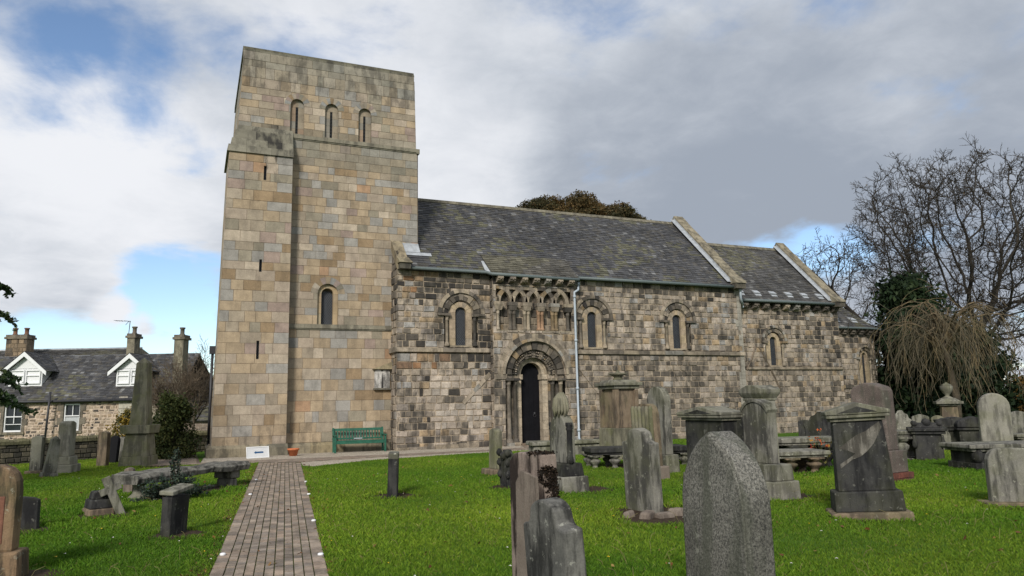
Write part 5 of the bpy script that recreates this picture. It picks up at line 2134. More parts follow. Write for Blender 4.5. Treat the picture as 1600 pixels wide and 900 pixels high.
def outline(kind, w, h, n=10):
    a = w / 2
    if kind == 'round':
        r = a
        return [(-a, 0), (a, 0)] + [(a * math.cos(math.pi * i / n), h - r + r * math.sin(math.pi * i / n)) for i in range(n + 1)]
    if kind == 'segment':
        s = .28 * w
        R = (a * a + s * s) / (2 * s)
        g = math.asin(a / R)
        return [(-a, 0), (a, 0)] + [(R * math.sin(g - 2 * g * i / n), h - R + R * math.cos(g - 2 * g * i / n)) for i in range(n + 1)]
    if kind == 'soft':
        return [(-a, 0), (a, 0)] + [(a * math.copysign(abs(math.cos(math.pi * i / n)) ** .55, math.cos(math.pi * i / n)), h - .42 * w + .42 * w * math.sin(math.pi * i / n) ** .8) for i in range(n + 1)]
    if kind == 'gothic':
        sp = h - .776 * w
        pts = [(-a, 0), (a, 0), (a, sp)]
        for i in range(1, n):
            g = 1.1464 * i / n
            pts.append((-.7 * a + 1.7 * a * math.cos(g), sp + 1.7 * a * math.sin(g)))
        pts.append((0, h))
        return pts + [(-x, y) for x, y in pts[2:-1]][::-1]
    if kind == 'ogee':          # round hump between hollowed shoulders
        sh = h - .30 * w
        R = [(a, 0), (a, sh), (a * .80, sh + .01)]
        for i in range(1, 5):
            t = i / 4
            R.append((a * (.80 - .20 * math.sin(t * math.pi / 2)), sh + .01 + .13 * w * (1 - math.cos(t * math.pi / 2))))
        for i in range(1, 6):
            g = math.pi / 2 * i / 5
            R.append((a * .60 * math.cos(g), h - .16 * w + .16 * w * math.sin(g)))
        return [(-x, y) for x, y in R[:1]] + R + [(-x, y) for x, y in R[1:-1]][::-1]
    if kind == 'gable':
        return [(-a, 0), (a, 0), (a, h - .22 * w), (a * .86, h - .13 * w), (0, h), (-a * .86, h - .13 * w), (-a, h - .22 * w)]
    if kind == 'scroll':
        R = [(a, 0), (a, h * .62), (a * 1.08, h * .70), (a * .98, h * .78), (a * .74, h * .80), (a * .62, h * .90), (a * .35, h * .93), (a * .2, h)]
        return [(-a, 0)] + R + [(-x, y) for x, y in R[1:]][::-1]
    if kind == 'broken':
        return [(-a, 0), (a, 0), (a, h * .96), (a * .3, h), (-a * .5, h * .97), (-a, h * .9)]
    return [(-a, 0), (a, 0), (a, h), (-a, h)]


XF = lambda u, v, d: (-d, u, v)          # local frame: the face looks along -x, width along y


def slab(name, mat, parent, kind, w, h, t, z0=0, bev=.014, wob=.0, x=0, y=0, taper=0.0):
    mb = MB()
    ol = outline(kind, w, h)
    pts = [(u * (1 + taper * (1 - v / h)), v) for u, v in ol]
    mb.prism([(u + y, v + z0) for u, v in pts], XF, t / 2 - x, -t / 2 - x)
    return mb.build(name, mat, parent, bevel=bev, wob=wob)


def block(name, mat, parent, w, h, t, z0, bev=.014, tp=0.0, x=0, y=0, wob=0.0):
    mb = MB()
    mb.box(x - t / 2, x + t / 2, y - w / 2, y + w / 2, z0, z0 + h, tp=tp)
    return mb.build(name, mat, parent, bevel=bev, wob=wob)


def stone(label, pl, pe, pr, yb, yt, kind, mat, phi=0.0, lean=(0, 0), base=(), wob=.006, bev=.016, name='headstone', cat='headstone', group=None, soil=.25, wmax=1.1, tmax=.35, w=None, tk=None, h=None):
    P, ww, tt = solve(pl, pe, pr, yb, phi)
    ww, tt = (w or min(ww, wmax)), (tk or min(tt, tmax))
    hh = h or z_at(pe, yt, P)
    t = thing(name, label, cat, (P[0], P[1], 0), phi, group, lean)
    z = 0
    for i, (bh, ex, m) in enumerate(base):
        block('base', M[m], t, ww + ex * 2, bh + (.06 if z == 0 else 0), tt + ex * 2, z - (.06 if z == 0 else 0), .018, .012)
        z += bh
    slab('slab', M[mat], t, kind, ww, hh - z + (.08 if z == 0 else 0), tt, z - (.08 if z == 0 else 0), bev, wob)
    if soil:
        SOIL.append((P[0], P[1], ww / 2 + soil))
    return t, ww, tt, hh


# --- nearest stones
P = at_depth(1122, horizon(1122), 5.95)
t = thing('headstone', 'large speckled grey granite headstone with a pointed top, closest to the camera', 'headstone', (P[0], P[1], 0), rad(2))
zt = z_at(1118, 673, P)
slab('slab', M['g_grey'], t, 'gothic', .76, zt + .1, .25, -.1, .02)
mb = MB()
mb.prism([(u * .93, v * .985) for u, v in outline('gothic', .76, zt)], XF, .137, .11)
mb.build('face_panel', M['g_grey'], t, bevel=.012)
P = at_depth(866, horizon(866), 5.9)
t = thing('headstone', 'low dark headstone with hollowed shoulders and lichen, in front of the pink one', 'headstone', (P[0], P[1], 0), rad(4), None, (rad(-2), rad(-3)))
slab('slab', mat_stone('dark_lichen_slab', (.065, .065, .062), (.018, .018, .017), (.17, .165, .148), .9, .5, (.42, .42, .36), sc1=2.6, seed=21), t, 'ogee', .66, z_at(866, 779, P) + .1, .17, -.1, .02, .01)
P = at_depth(829, horizon(829), 7.0)
t = thing('headstone', 'pinkish sandstone headstone blackened by growth down its edge', 'headstone', (P[0], P[1], 0), rad(2))
zt = z_at(829, 706, P)
mb = MB()
mb.prism([(-.31, -.1), (.31, -.1), (.31, zt - .10), (.20, zt - .02), (.08, zt), (-.30, zt - .015), (-.31, zt - .10)], XF, .09, -.10)
mb.build('slab', M['s_moul'], t, bevel=.015, wob=.01)
mb = MB()
mb.prism([(-.31, -.1), (.12, -.1), (.12, zt - .28), (.0, zt - .16), (-.31, zt - .2)], XF, .12, .088)
mb.build('inscribed_face', M['s_pink'], t, bevel=.01)
mb = MB()
rg = random.Random(199)
GRC = [(.030, .020, .014), (.020, .014, .011), (.045, .030, .018), (.014, .011, .009)]
for i in range(2600):
    g = rg.random()
    if g < .62:                      # stripe down the south edge
        v = zt - .12 - 0.62 * rg.random() ** 1.2
        q = (rg.gauss(.02 + .05 * math.sin(v * 9), .035), -.315, v)
    elif g < .85:                    # ring at the shoulder
        a = rg.uniform(0, 6.28)
        q = (.0 + .075 * math.cos(a) + rg.gauss(0, .012), -.315, zt - .20 + .075 * math.sin(a) + rg.gauss(0, .012))
    else:
        q = (rg.uniform(-.1, .1), rg.uniform(-.30, -.1), zt - .005 + rg.gauss(0, .01))
    if abs(q[0]) < .115:
        leaf_quads(mb, q, 1, .005, .012, GRC, rg)
mb.build('growth', M['leaf'], t)

# --- middle distance, left to right
t, w_, t_, h_ = stone('thin upright slab seen edge on with pale lichen on top, alone in the lawn', 605, 607, 622, 772, 712, 'slab', 's_dark', rad(-16), (0, rad(1)), wob=.012, w=.55, tk=.19)
block('cap', M['s_lich'], t, .56, .13, .195, h_ - .06, .025, wob=.015)
t, w_, t_, h_ = stone('slender mossy pillar stone on a rough base, left of the doorway', 764, 778, 784, 742, 669, 'gable', 's_moss', rad(5), (rad(1), rad(1)), base=((.13, .15, 's_brown'),), w=.34, tk=.20)
t, w_, t_, h_ = stone('small black carved headstone with scrolled edges beside the pink one', 785, 799, 806, 762, 702, 'scroll', 's_dark', rad(3), (0, rad(-2)), wob=.02, w=.55, tk=.16)
mb = MB()
for sg in (-1, 1):
    for z in (.18, .42, .62):
        mb.lathe([(.02, 0), (.06, .04), (.07, .09), (.03, .16)], 7, (-.09, sg * .20, z))
mb.lathe([(.03, 0), (.09, .05), (.09, .13), (.02, .18)], 8, (-.08, 0, .55))
mb.build('carving', M['s_dark'], t)

P, _, _ = solve(858, 873, 903, 772)
t = thing('urn_headstone', 'tall grey headstone topped by a draped urn, before the church door', 'headstone', (P[0] + .14, P[1] + .25, 0), rad(4))
block('base', M['s_grey'], t, .95, .38, .62, -.08, .02, .02)
block('plinth', M['s_dark'], t, .80, .24, .48, .30, .02, .03)
zt = z_at(876, 648, P)
slab('slab', M['s_grey'], t, 'round', .60, zt - .54, .22, .54, .02)
for sg in (-1, 1):
    mb = MB()
    mb.lathe([(.07, 0), (.07, .12), (.05, .15), (.05, .62), (.07, .66), (.05, .68), (.07, .72), (.07, .78)], 10, (-.04, sg * .33, .54))
    mb.build('corner_shaft', M['s_dark'], t)
mb = MB()
mb.lathe([(.10, 0), (.11, .03), (.05, .07), (.06, .10), (.13, .18), (.145, .26), (.135, .34), (.10, .40), (.06, .44), (.02, .47)], 14, (0, 0, zt - .03))
for k in range(7):
    a = rad(150 + k * 22)
    mb.tube([(.04 * math.cos(a), .04 * math.sin(a), zt + .42), (.13 * math.cos(a), .13 * math.sin(a), zt + .30), (.16 * math.cos(a + .1), .16 * math.sin(a + .1), zt + .12 - .02 * (k % 3)), (.15 * math.cos(a), .15 * math.sin(a), zt + .0 - .05 * (k % 2))], [.03, .04, .035, .015], 6)
mb.build('urn', M['s_moss'], t)
SOIL.append((P[0] + .5, P[1] + .2, .75))

# long low ledger block by the door
P = at_depth(885, horizon(885), 24.6)
t = thing('ledger_tomb', 'long low lichen-covered stone block lying before the church door', 'tomb', (P[0] + .1, P[1], 0), rad(-12))
block('body', M['s_lich'], t, .85, .40, 2.75, -.05, .05, .02, wob=.05)
block('lid', M['s_lich'], t, .98, .13, 2.9, .35, .04, .015, wob=.05)


def baluster(mb, x, y, z0, z1, r, n=12):
    h = z1 - z0
    mb.box(x - r * 1.15, x + r * 1.15, y - r * 1.15, y + r * 1.15, z0, z0 + .12 * h)
    mb.lathe([(r * .75, .12 * h), (r * .55, .22 * h), (r * .5, .30 * h), (r * .8, .42 * h), (r * 1.15, .55 * h), (r * 1.2, .64 * h), (r * .8, .72 * h), (r * .62, .76 * h), (r * 1.05, .82 * h), (r * 1.2, .9 * h)], n, (x, y, z0))
    mb.box(x - r * 1.2, x + r * 1.2, y - r * 1.2, y + r * 1.2, z0 + .9 * h, z1)


def table_tomb(label, loc, rz, L, W, H, mat, legs=(-.8, 0, .8), legr=.13, th=.13, group=None, legmat=None):
    t = thing('table_tomb', label, 'tomb', (loc[0], loc[1], 0), rz, group)
    mb = MB()
    mb.box(-L / 2, L / 2, -W / 2, W / 2, H - th, H)
    mb.box(-L / 2 + .05, L / 2 - .05, -W / 2 + .05, W / 2 - .05, H - th - .06, H - th)
    mb.build('table_slab', M[mat], t, bevel=.022, wob=.02)
    for u in legs:
        for v in (-.72, .72):
            mb = MB()
            baluster(mb, u * (L / 2 - .12), v * (W / 2 - .06), -.05, H - th - .06, legr)
            mb.build('leg', M[legmat or mat], t, bevel=.012)
    SOIL.append((loc[0], loc[1], L * .42))
    return t


P = at_depth(990, horizon(990), 20.0)
table_tomb('table tomb on balusters in front of the tall capped pedestal', P, rad(-14), 2.75, 1.0, .52, 's_dark', (-.98, -.55, -.1, .55, .98), .13, group='baluster table tombs', legmat='s_grey')
# capped pedestal behind it
P = at_depth(967, horizon(967), 22.5)
t = thing('pedestal_monument', 'tall brown pedestal monument with a shallow bowl on its cornice', 'monument', (P[0], P[1], 0), rad(2))
k = 22.5 / FPX
zc = lambda py: z_at(967, py, P)
block('base', M['s_moss'], t, 1.0, zc(668) + .1, .92, -.1, .02, .01)
block('shaft', M['s_brown'], t, .76, zc(607) - zc(668), .70, zc(668), .015, .0)
for sx, sy in ((-1, -1), (-1, 1), (1, -1), (1, 1)):
    mb = MB()
    mb.box(sx * .35 - .07, sx * .35 + .07, sy * .38 - .07, sy * .38 + .07, zc(668), zc(609))
    mb.build('corner_pilaster', M['s_brown'], t, bevel=.01)
mb = MB()
mb.box(-.45, .45, -.48, .48, zc(608), zc(603))
mb.box(-.52, .52, -.55, .55, zc(603), zc(598))
mb.box(-.42, .42, -.45, .45, zc(598), zc(594), tp=.06)
mb.build('cornice', M['s_cap'], t, bevel=.02)
mb = MB()
mb.lathe([(.16, 0), (.14, .05), (.12, .08), (.18, .14), (.30, .19), (.28, .215), (.12, .215), (.06, .25), (.03, .30)], 14, (0, 0, zc(594)))
mb.build('bowl', M['s_moss'], t)

t, w_, t_, h_ = stone('grey-brown headstone with a humped top and hollowed shoulder, rough stones at its foot', 981, 1027, 1036, 803, 668, 'ogee', 's_grey', rad(5), (rad(1), rad(-3)), wob=.012, tk=.17)
PF = on_z(1022, 806)
rg = random.Random(201)
for i, (dx, dy) in enumerate(((-.38, .1), (-.2, -.12), (.05, -.2), (.3, -.12), (.5, .05), (.62, -.25), (.85, -.12))):
    mb = MB()
    s = rg.uniform(.10, .17)
    mb.box(-s, s, -s * .7, s * .7, -.04, rg.uniform(.07, .13), tp=.02)
    o = mb.build('loose_stone', M['s_pink'], None, bevel=.03, wob=.03)
    o.location = (PF[0] + dx, PF[1] + dy, 0)
    o.rotation_euler = (rg.uniform(-.1, .1), rg.uniform(-.1, .1), rg.uniform(-1, 1))
    tag(o, 'rough stone half sunk in the soil before the hump-topped headstone', 'stone', 'rough stones at the foot of a headstone')
SOIL.append((PF[0] + .2, PF[1] - .15, 1.0))

# fluted stone behind it
P, _, _ = solve(990, 1029, 1043, 750)
zt = z_at(1020, 630, P)
t = thing('headstone', 'greenish fluted headstone with a brown edge, behind the hump-topped one', 'headstone', (P[0], P[1], 0), rad(3), None, (0, rad(-2)))
block('base', M['s_pink'], t, .98, .35, .42, -.08, .03, .01, wob=.03)
slab('slab', M['s_brown'], t, 'soft', .82, zt - .25, .17, .25, .015)
mb = MB()
for i in range(6):
    mb.lathe([(.055, 0), (.055, zt - .62), (.03, zt - .56)], 8, (-.10, -.33 + i * .132, .50))
mb.build('fluting', M['s_moss'], t)
P = at_depth(1029, horizon(1029), 18.3)
t = thing('headstone', 'round-topped grey headstone rising behind the fluted one', 'headstone', (P[0], P[1], 0), rad(2))
block('base', M['s_cap'], t, .95, .5, .40, -.08, .02, .02)
slab('slab', M['s_grey'], t, 'round', .72, z_at(1026, 604, P) - .42, .20, .42, .015)


def pediment_stone(name, label, P, phi, w, tk, h, mat, capmat, lean=(0, 0), base=(), ph=.20, ov=.10, taper=.0, tpw=None):
    t = thing(name, label, 'headstone', (P[0], P[1], 0), phi, None, lean)
    z = -.06
    for bh, ex, m in base:
        block('base', M[m], t, w + 2 * ex, bh, tk + 2 * ex, z, .02, .012)
        z += bh
    mb = MB()
    hz_ = h - ph - .10
    mb.hexa([(-tk / 2, -w / 2, z), (tk / 2, -w / 2, z), (tk / 2, w / 2, z), (-tk / 2, w / 2, z)],
            [(-tk / 2 + taper, -w / 2 + taper, hz_), (tk / 2 - taper, -w / 2 + taper, hz_), (tk / 2 - taper, w / 2 - taper, hz_), (-tk / 2 + taper, w / 2 - taper, hz_)])
    mb.build('body', M[mat], t, bevel=.015)
    mb = MB()
    W2_, T2_ = w / 2 - taper + ov, tk / 2 - taper + ov
    mb.box(-T2_ + .05, T2_ - .05, -W2_ + .05, W2_ - .05, hz_, hz_ + .05)
    mb.box(-T2_, T2_, -W2_, W2_, hz_ + .05, hz_ + .10)
    mb.prism([(-W2_ - .01, hz_ + .10), (W2_ + .01, hz_ + .10), (W2_ + .01, hz_ + .15), (0, h), (-W2_ - .01, hz_ + .15)], XF, T2_ + .02, -T2_ - .02)
    mb.build('pediment', M[capmat], t, bevel=.012)
    mb = MB()
    mb.prism([(-W2_ * .62, hz_ + .125), (W2_ * .62, hz_ + .125), (0, h - .06)], XF, T2_ + .026, T2_ + .018)
    mb.build('tympanum', M['s_dark'], t)
    SOIL.append((P[0], P[1], w * .55 + .1))
    return t, z, hz_


P = at_depth(1108, horizon(1108), 14.0)
pediment_stone('pedimented_headstone', 'sooty pedimented headstone with mossy roof, behind the pointed granite one', P, rad(2), 1.06, .36, z_at(1095, 635, P), 's_dark', 's_cap', base=((.4, .08, 's_grey'),), ph=.16)

# capped block behind the round-topped stone
P = at_depth(1187, horizon(1187), 16.5)
t = thing('pedestal_monument', 'pale pedestal with a moulded gabled cap, behind the stepped round-topped headstone', 'monument', (P[0], P[1], 0), rad(2))
zt = z_at(1187, 602, P)
block('shaft', M['s_pale'], t, .54, zt - .24, .40, -.08, .015)
mb = MB()
mb.box(-.23, .23, -.29, .29, zt - .34, zt - .28)
mb.hexa([(-.23, -.29, zt - .28), (.23, -.29, zt - .28), (.23, .29, zt - .28), (-.23, .29, zt - .28)], [(-.29, -.35, zt - .18), (.29, -.35, zt - .18), (.29, .35, zt - .18), (-.29, .35, zt - .18)])
mb.prism([(-.35, zt - .18), (.35, zt - .18), (.35, zt - .09), (.1, zt), (-.1, zt), (-.35, zt - .09)], XF, .29, -.29)
mb.build('cap', M['s_cap'], t, bevel=.012)

P, _, _ = solve(1168, 1202, 1237, 783)
P0 = on_z(1202, 783)
t = thing('headstone', 'round-topped grey headstone standing on two broad stone steps', 'headstone', (P0[0] + .36, P0[1] + .52, 0), rad(3))
block('base', M['s_pale'], t, 1.12, .36, .62, -.06, .02, .012)
block('step', M['s_grey'], t, .98, .28, .50, .30, .02, .02)
zt = z_at(1190, 626, P0 + np.array((.3, .4, 0)))
slab('slab', M['s_grey'], t, 'segment', .62, zt - .58, .20, .58, .02)
mb = MB()
ol = outline('segment', .67, zt - .55)
R_ = [(u, v + .58) for u, v in ol if v > (zt - .55) * .72]
mb.prism(R_ + [(u * .93, v - .05) for u, v in R_][::-1], XF, .125, -.125)
mb.build('arched_cap', M['s_grey'], t)
SOIL.append((P0[0] + .5, P0[1] + .4, .8))

# table tombs along the chancel
P = at_depth(1250, horizon(1250), 19.0)
table_tomb('broad grey table slab on a dark block, farther of two beside the chancel wall', P, rad(-16), 1.9, .95, .72, 's_lich', (-.5, .5), .2, .12, 'low table tombs beside the chancel', 's_dark')
P = at_depth(1236, horizon(1236), 17.6)
table_tomb('low grey table slab on bulging supports, behind the stepped round-topped headstone', P, rad(-14), 1.35, .85, .50, 's_lich', (-.55, .55), .15, .10, 'low table tombs beside the chancel', 's_brown')
P = at_depth(1281, horizon(1281), 22.5)
t = thing('headstone', 'black carved headstone with a curled top close under the chancel wall', 'headstone', (P[0], P[1], 0), rad(35))
slab('slab', M['s_dark'], t, 'scroll', .95, z_at(1281, 643, P) + .05, .2, -.05, .02, .02)
P = at_depth(1258, horizon(1258), 22.8)
t = thing('headstone', 'crumbling low black stone left of the curled carved headstone', 'headstone', (P[0], P[1], 0), rad(40))
slab('slab', M['s_dark'], t, 'broken', .5, z_at(1258, 656, P) + .05, .25, -.05, .03, .05)
P = at_depth(1157, horizon(1157), 19.5)
t = thing('headstone', 'dark scroll-topped headstone half hidden left of the capped pale pedestal', 'headstone', (P[0], P[1], 0), rad(15))
slab('slab', M['s_dark'], t, 'scroll', .6, z_at(1157, 645, P) + .05, .2, -.05, .02, .01)
block('base', M['s_grey'], t, .75, .4, .32, -.05, .02)

# broken and mended pediment stone
P0 = on_z(1388, 812)
F_ = rad(-52)
P = P0 + np.array((.0, .0, 0))
ctr = on_z(1358, 812)
ctr = ctr + unit((ctr[0], ctr[1], 0)) * .26
h_ = z_at(1345, 628, ctr)
t, z, hz_ = pediment_stone('pedimented_headstone', 'broken and mended dark pedimented headstone with a crack across its face', ctr, rad(52), .76, .31, h_, 's_dark', 's_cap', (rad(-2.5), 0), ((.16, .16, 's_brown'), (.28, .08, 's_dark')), .17, .09, .045)
mb = MB()
f = lambda u, v: (-.155 + .045 * (v - z) / (hz_ - z) - .004, u, v)
cr_ = [(.36, hz_ - .38), (.22, hz_ - .30), (.05, hz_ - .20), (-.10, hz_ - .15), (-.33, hz_ - .02), (-.36, hz_ - .10), (-.20, hz_ - .33), (-.10, hz_ - .42), (.02, hz_ - .50), (.16, hz_ - .54), (.36, hz_ - .66), (.36, hz_ - .60), (.15, hz_ - .49), (.10, hz_ - .46), (.24, hz_ - .40)]
cr_ = [(u * .86, v) for u, v in cr_]
n_ = len(cr_)
mb.mesh([f(u, v) for u, v in cr_] + [(a + .02, b, c) for a, b, c in [f(u, v) for u, v in cr_]], [tuple(range(n_))] + [(i, (i + 1) % n_, n_ + (i + 1) % n_, n_ + i) for i in range(n_)])
mb.build('mended_patch', mat_stone('mortar_patch', (.11, .103, .09), (.03, .027, .022), (.19, .175, .15), .8, .4, sc1=6, seed=31), t)

# pink granite pillar
P0 = on_z(1388, 752)
t = thing('headstone', 'tall pink granite headstone with a low peak, on a brick footing', 'headstone', (P0[0] + .24, P0[1] + .42, 0), rad(8))
zt = z_at(1360, 598, P0 + np.array((.1, .45, 0)))
mb = MB()
for r in range(2):
    for i in range(5):
        for (x0, x1) in ((-.36, -.12), (-.115, .115), (.12, .36)):
            mb.box(x0, x1, -.55 + i * .22 + .006, -.55 + (i + 1) * .22 - .006, -.05 + r * .11, .05 + r * .11, (.12 + .03 * ((i + r) % 3), .055, .04, .4))
mb.build('brick_footing', M['nave'], t)
block('base', M['g_pink'], t, .98, .44, .56, .165, .015)
mb = MB()
zb_ = .60
a0_, a1_ = .40, .37
ol = [(-a0_, zb_), (a0_, zb_), (a1_, zt - .17), (a1_ * .86, zt - .09), (.04, zt), (-.04, zt), (-a1_ * .86, zt - .09), (-a1_, zt - .17)]
mb.prism(ol, XF, .19, -.19)
mb.build('slab', M['g_pink'], t, bevel=.03)

# --- right-hand group
P = at_depth(1408, horizon(1408), 20.8)
table_tomb('table tomb on pot-bellied legs, right of the pink granite headstone', P, rad(-10), 1.3, .85, z_at(1408, 672, P), 's_grey', (-.7, .7), .17, .1, 'baluster table tombs', 's_grey')
P = at_depth(1403, horizon(1403), 22.4)
t = thing('headstone', 'weathered scroll-carved headstone behind the pot-bellied table tomb', 'headstone', (P[0], P[1], 0), rad(48))
slab('slab', M['s_lich'], t, 'scroll', .62, z_at(1400, 641, P) + .05, .22, -.05, .03, .04)
P = at_depth(1434, horizon(1434), 26.5)
t = thing('headstone', 'small grey gabled headstone between the scroll-carved one and the olive one', 'headstone', (P[0], P[1], 0), rad(50))
slab('slab', M['s_grey'], t, 'gable', .56, z_at(1434, 647, P) + .05, .16, -.05)
P = at_depth(1461, horizon(1461), 27)
t = thing('headstone', 'small olive-green headstone in front of the urn pedestal', 'headstone', (P[0], P[1], 0), rad(50))
slab('slab', M['s_moss'], t, 'segment', .44, z_at(1461, 649, P) + .05, .16, -.05)

P0 = on_z(1446, 718)
t = thing('chest_tomb', 'squat black chest tomb with a carved lid', 'tomb', (P0[0] + .32, P0[1] + .12, 0), rad(42))
zt = z_at(1446, 659, P0)
block('body', M['s_dark'], t, .70, zt - .26, .62, -.06, .02, .03)
mb = MB()
mb.box(-.36, .36, -.42, .42, zt - .33, zt - .25)
mb.box(-.42, .42, -.48, .48, zt - .25, zt - .16)
mb.box(-.30, .30, -.36, .36, zt - .16, zt - .04, tp=.05)
mb.build('lid', M['s_dark'], t, bevel=.02, wob=.01)
mb = MB()
for sg in (-1, 1):
    mb.tube([(-.30, sg * .30, zt - .05), (.30, sg * .30, zt - .05)], .07, 8)
mb.tube([(-.28, 0, zt - .02), (.28, 0, zt - .02)], .10, 8)
for sx in (-1, 1):
    for sy in (-1, 1):
        mb.lathe([(.05, 0), (.07, .06), (.065, .14), (.04, .22), (.03, .34)], 8, (sx * .30, sy * .34, zt - .70))
mb.build('carving', M['s_dark'], t)
SOIL.append((P0[0], P0[1] + .2, .55))
P0 = on_z(1478, 703)
t = thing('headstone', 'low rounded grey headstone on a stepped foot beside the squat black chest tomb', 'headstone', (P0[0], P0[1] + .2, 0), rad(40))
slab('slab', M['s_grey'], t, 'round', .66, z_at(1474, 667, P0) + .05, .20, -.05)
block('base', M['s_pale'], t, .9, .12, .42, -.05)

P = at_depth(1480, horizon(1480), 27.5)
t = thing('urn_monument', 'brown pedestal crowned by a stone urn beneath the weeping tree', 'monument', (P[0], P[1], 0), rad(45))
zc = lambda py: z_at(1480, py, P)
block('shaft', M['s_brown'], t, .62, zc(634) + .1, .62, -.1, .015, .06)
mb = MB()
mb.box(-.34, .34, -.34, .34, zc(634), zc(631))
mb.box(-.44, .44, -.44, .44, zc(631), zc(627))
mb.lathe([(.52, 0), (.30, .12)], 4, (0, 0, zc(627)), rot=rad(45), smooth=False)
mb.build('cornice', M['s_cap'], t, bevel=.012)
mb = MB()
q = zc(622.5)
hu = zc(597) - q
mb.lathe([(.20, 0), (.19, .04 * hu), (.08, .14 * hu), (.07, .2 * hu), (.15, .34 * hu), (.21, .55 * hu), (.22, .74 * hu), (.16, .80 * hu), (.18, .83 * hu), (.10, .90 * hu), (.04, .93 * hu), (.05, .97 * hu), (.02, hu)], 16, (0, 0, q))
mb.build('urn', M['s_cap'], t)

for (px, dep, yt, w_, lab) in ((1484, 24.5, 652, 1.0, 'black tomb with a wavy carved top under the urn pedestal'),
                              (1514, 24.0, 651, 1.0, 'black tomb with a gabled carved top, beside the wavy-topped dark one')):
    P = at_depth(px, horizon(px), dep)
    t = thing('chest_tomb', lab, 'tomb', (P[0], P[1], 0), rad(50))
    zt = z_at(px, yt, P)
    block('body', M['s_dark'], t, w_ - .1, zt - .30, .42, -.05, .02)
    slab('carved_top', M['s_dark'], t, 'scroll' if px < 1500 else 'gable', w_, .34, .52, zt - .33, .02, .02)
    mb = MB()
    mb.box(-.29, .29, -w_ / 2 - .02, w_ / 2 + .02, zt - .42, zt - .35)
    mb.build('moulding', M['s_dark'], t, bevel=.01)

P = at_depth(1549, horizon(1549), 21.5)
t = thing('headstone', 'tall pale round-topped headstone rising behind the long dark chest tomb', 'headstone', (P[0], P[1], 0), rad(46), None, (0, rad(-2)))
slab('slab', M['s_pale'], t, 'round', .80, z_at(1548, 614, P) - .3, .24, .3, .03)
block('base', M['s_pale'], t, 1.15, .38, .5, -.06, .02)
P0 = on_z(1556, 735)
t = thing('chest_tomb', 'long dark chest tomb with an overhanging grey slab at the right', 'tomb', (P0[0] + .9, P0[1] + .25, 0), rad(-20))
zt = z_at(1550, 694, P0)
block('body', M['s_dark'], t, .85, zt - .10, 2.3, -.06, .02)
mb = MB()
mb.box(-1.32, 1.32, -.58, .58, zt - .10, zt)
mb.box(-1.24, 1.24, -.50, .50, zt - .17, zt - .10)
mb.build('slab', M['s_grey'], t, bevel=.025, wob=.008)
for sx in (-1, 1):
    mb = MB()
    mb.box(sx * 1.08 - .11, sx * 1.08 + .11, -.50, .50, 0, .16)
    mb.lathe([(.06, .16), (.12, .24), (.13, .36), (.07, .50)], 10, (sx * 1.08, -.43, 0))
    mb.build('pilaster', M['s_dark'], t, bevel=.015)
mb = MB()
mb.box(-.75, .75, -.45, -.42, .18, zt - .22)
mb.build('panel', M['s_lich'], t, bevel=.02)
SOIL.append((P0[0] + .6, P0[1] + .1, .9))
P = at_depth(1586, horizon(1586), 25)
t = thing('headstone', 'grey round-topped headstone at the right edge behind the long dark chest tomb', 'headstone', (P[0], P[1], 0), rad(46))
slab('slab', M['s_grey'], t, 'round', .78, z_at(1586, 642, P) + .05, .2, -.05, .03)
P = at_depth(1606, horizon(1606), 22)
table_tomb('thin grey table slab at the right edge below the round-topped headstone', P, rad(-20), 1.6, .8, z_at(1590, 677, P), 's_grey', (-.7, .7), .13, .09, None, 's_grey')
P0 = on_z(1577, 792)
t = thing('headstone', 'rounded grey headstone in the right foreground cut by the picture edge', 'headstone', (P0[0] + .34, P0[1] + .12, 0), rad(58), None, (0, rad(1)))
slab('slab', M['s_grey'], t, 'soft', .72, z_at(1590, 701, P0) + .06, .16, -.06, .025, .008)
block('base', M['s_brown'], t, 1.0, .10, .42, -.05, .02)
SOIL.append((P0[0] + .3, P0[1] + .1, .6))

# --- left-hand group
P = at_depth(-14, horizon(-14), 7.9)
t = thing('headstone', 'reddish sandstone headstone with rounded shoulders in the left foreground', 'headstone', (P[0], P[1], 0), rad(82))
zt = z_at(20, 725, P)
block('base', M['s_red'], t, .86, .34, .38, -.06, .025, .015)
slab('slab', M['s_red'], t, 'soft', .68, zt - .26, .22, .27, .03, .006)
mb = MB()
mb.prism([(-.24, .36), (.24, .36), (.24, zt - .32), (-.24, zt - .32)], XF, .118, .10)
mb.build('inscribed_panel', mat_stone('red_panel', (.17, .075, .05), (.06, .035, .03), (.22, .10, .065), .5, .1, seed=33), t, bevel=.012)
SOIL.append((P[0] + .1, P[1], .75))
P0 = on_z(42, 828)
t = thing('headstone', 'thin dark headstone just behind the reddish one at the left edge', 'headstone', (P0[0] - .05, P0[1] + .1, 0), rad(80))
slab('slab', M['s_dark'], t, 'broken', .36, z_at(44, 770, P0), .12, -.06, .015, .01)
SOIL.append((P0[0], P0[1], .4))

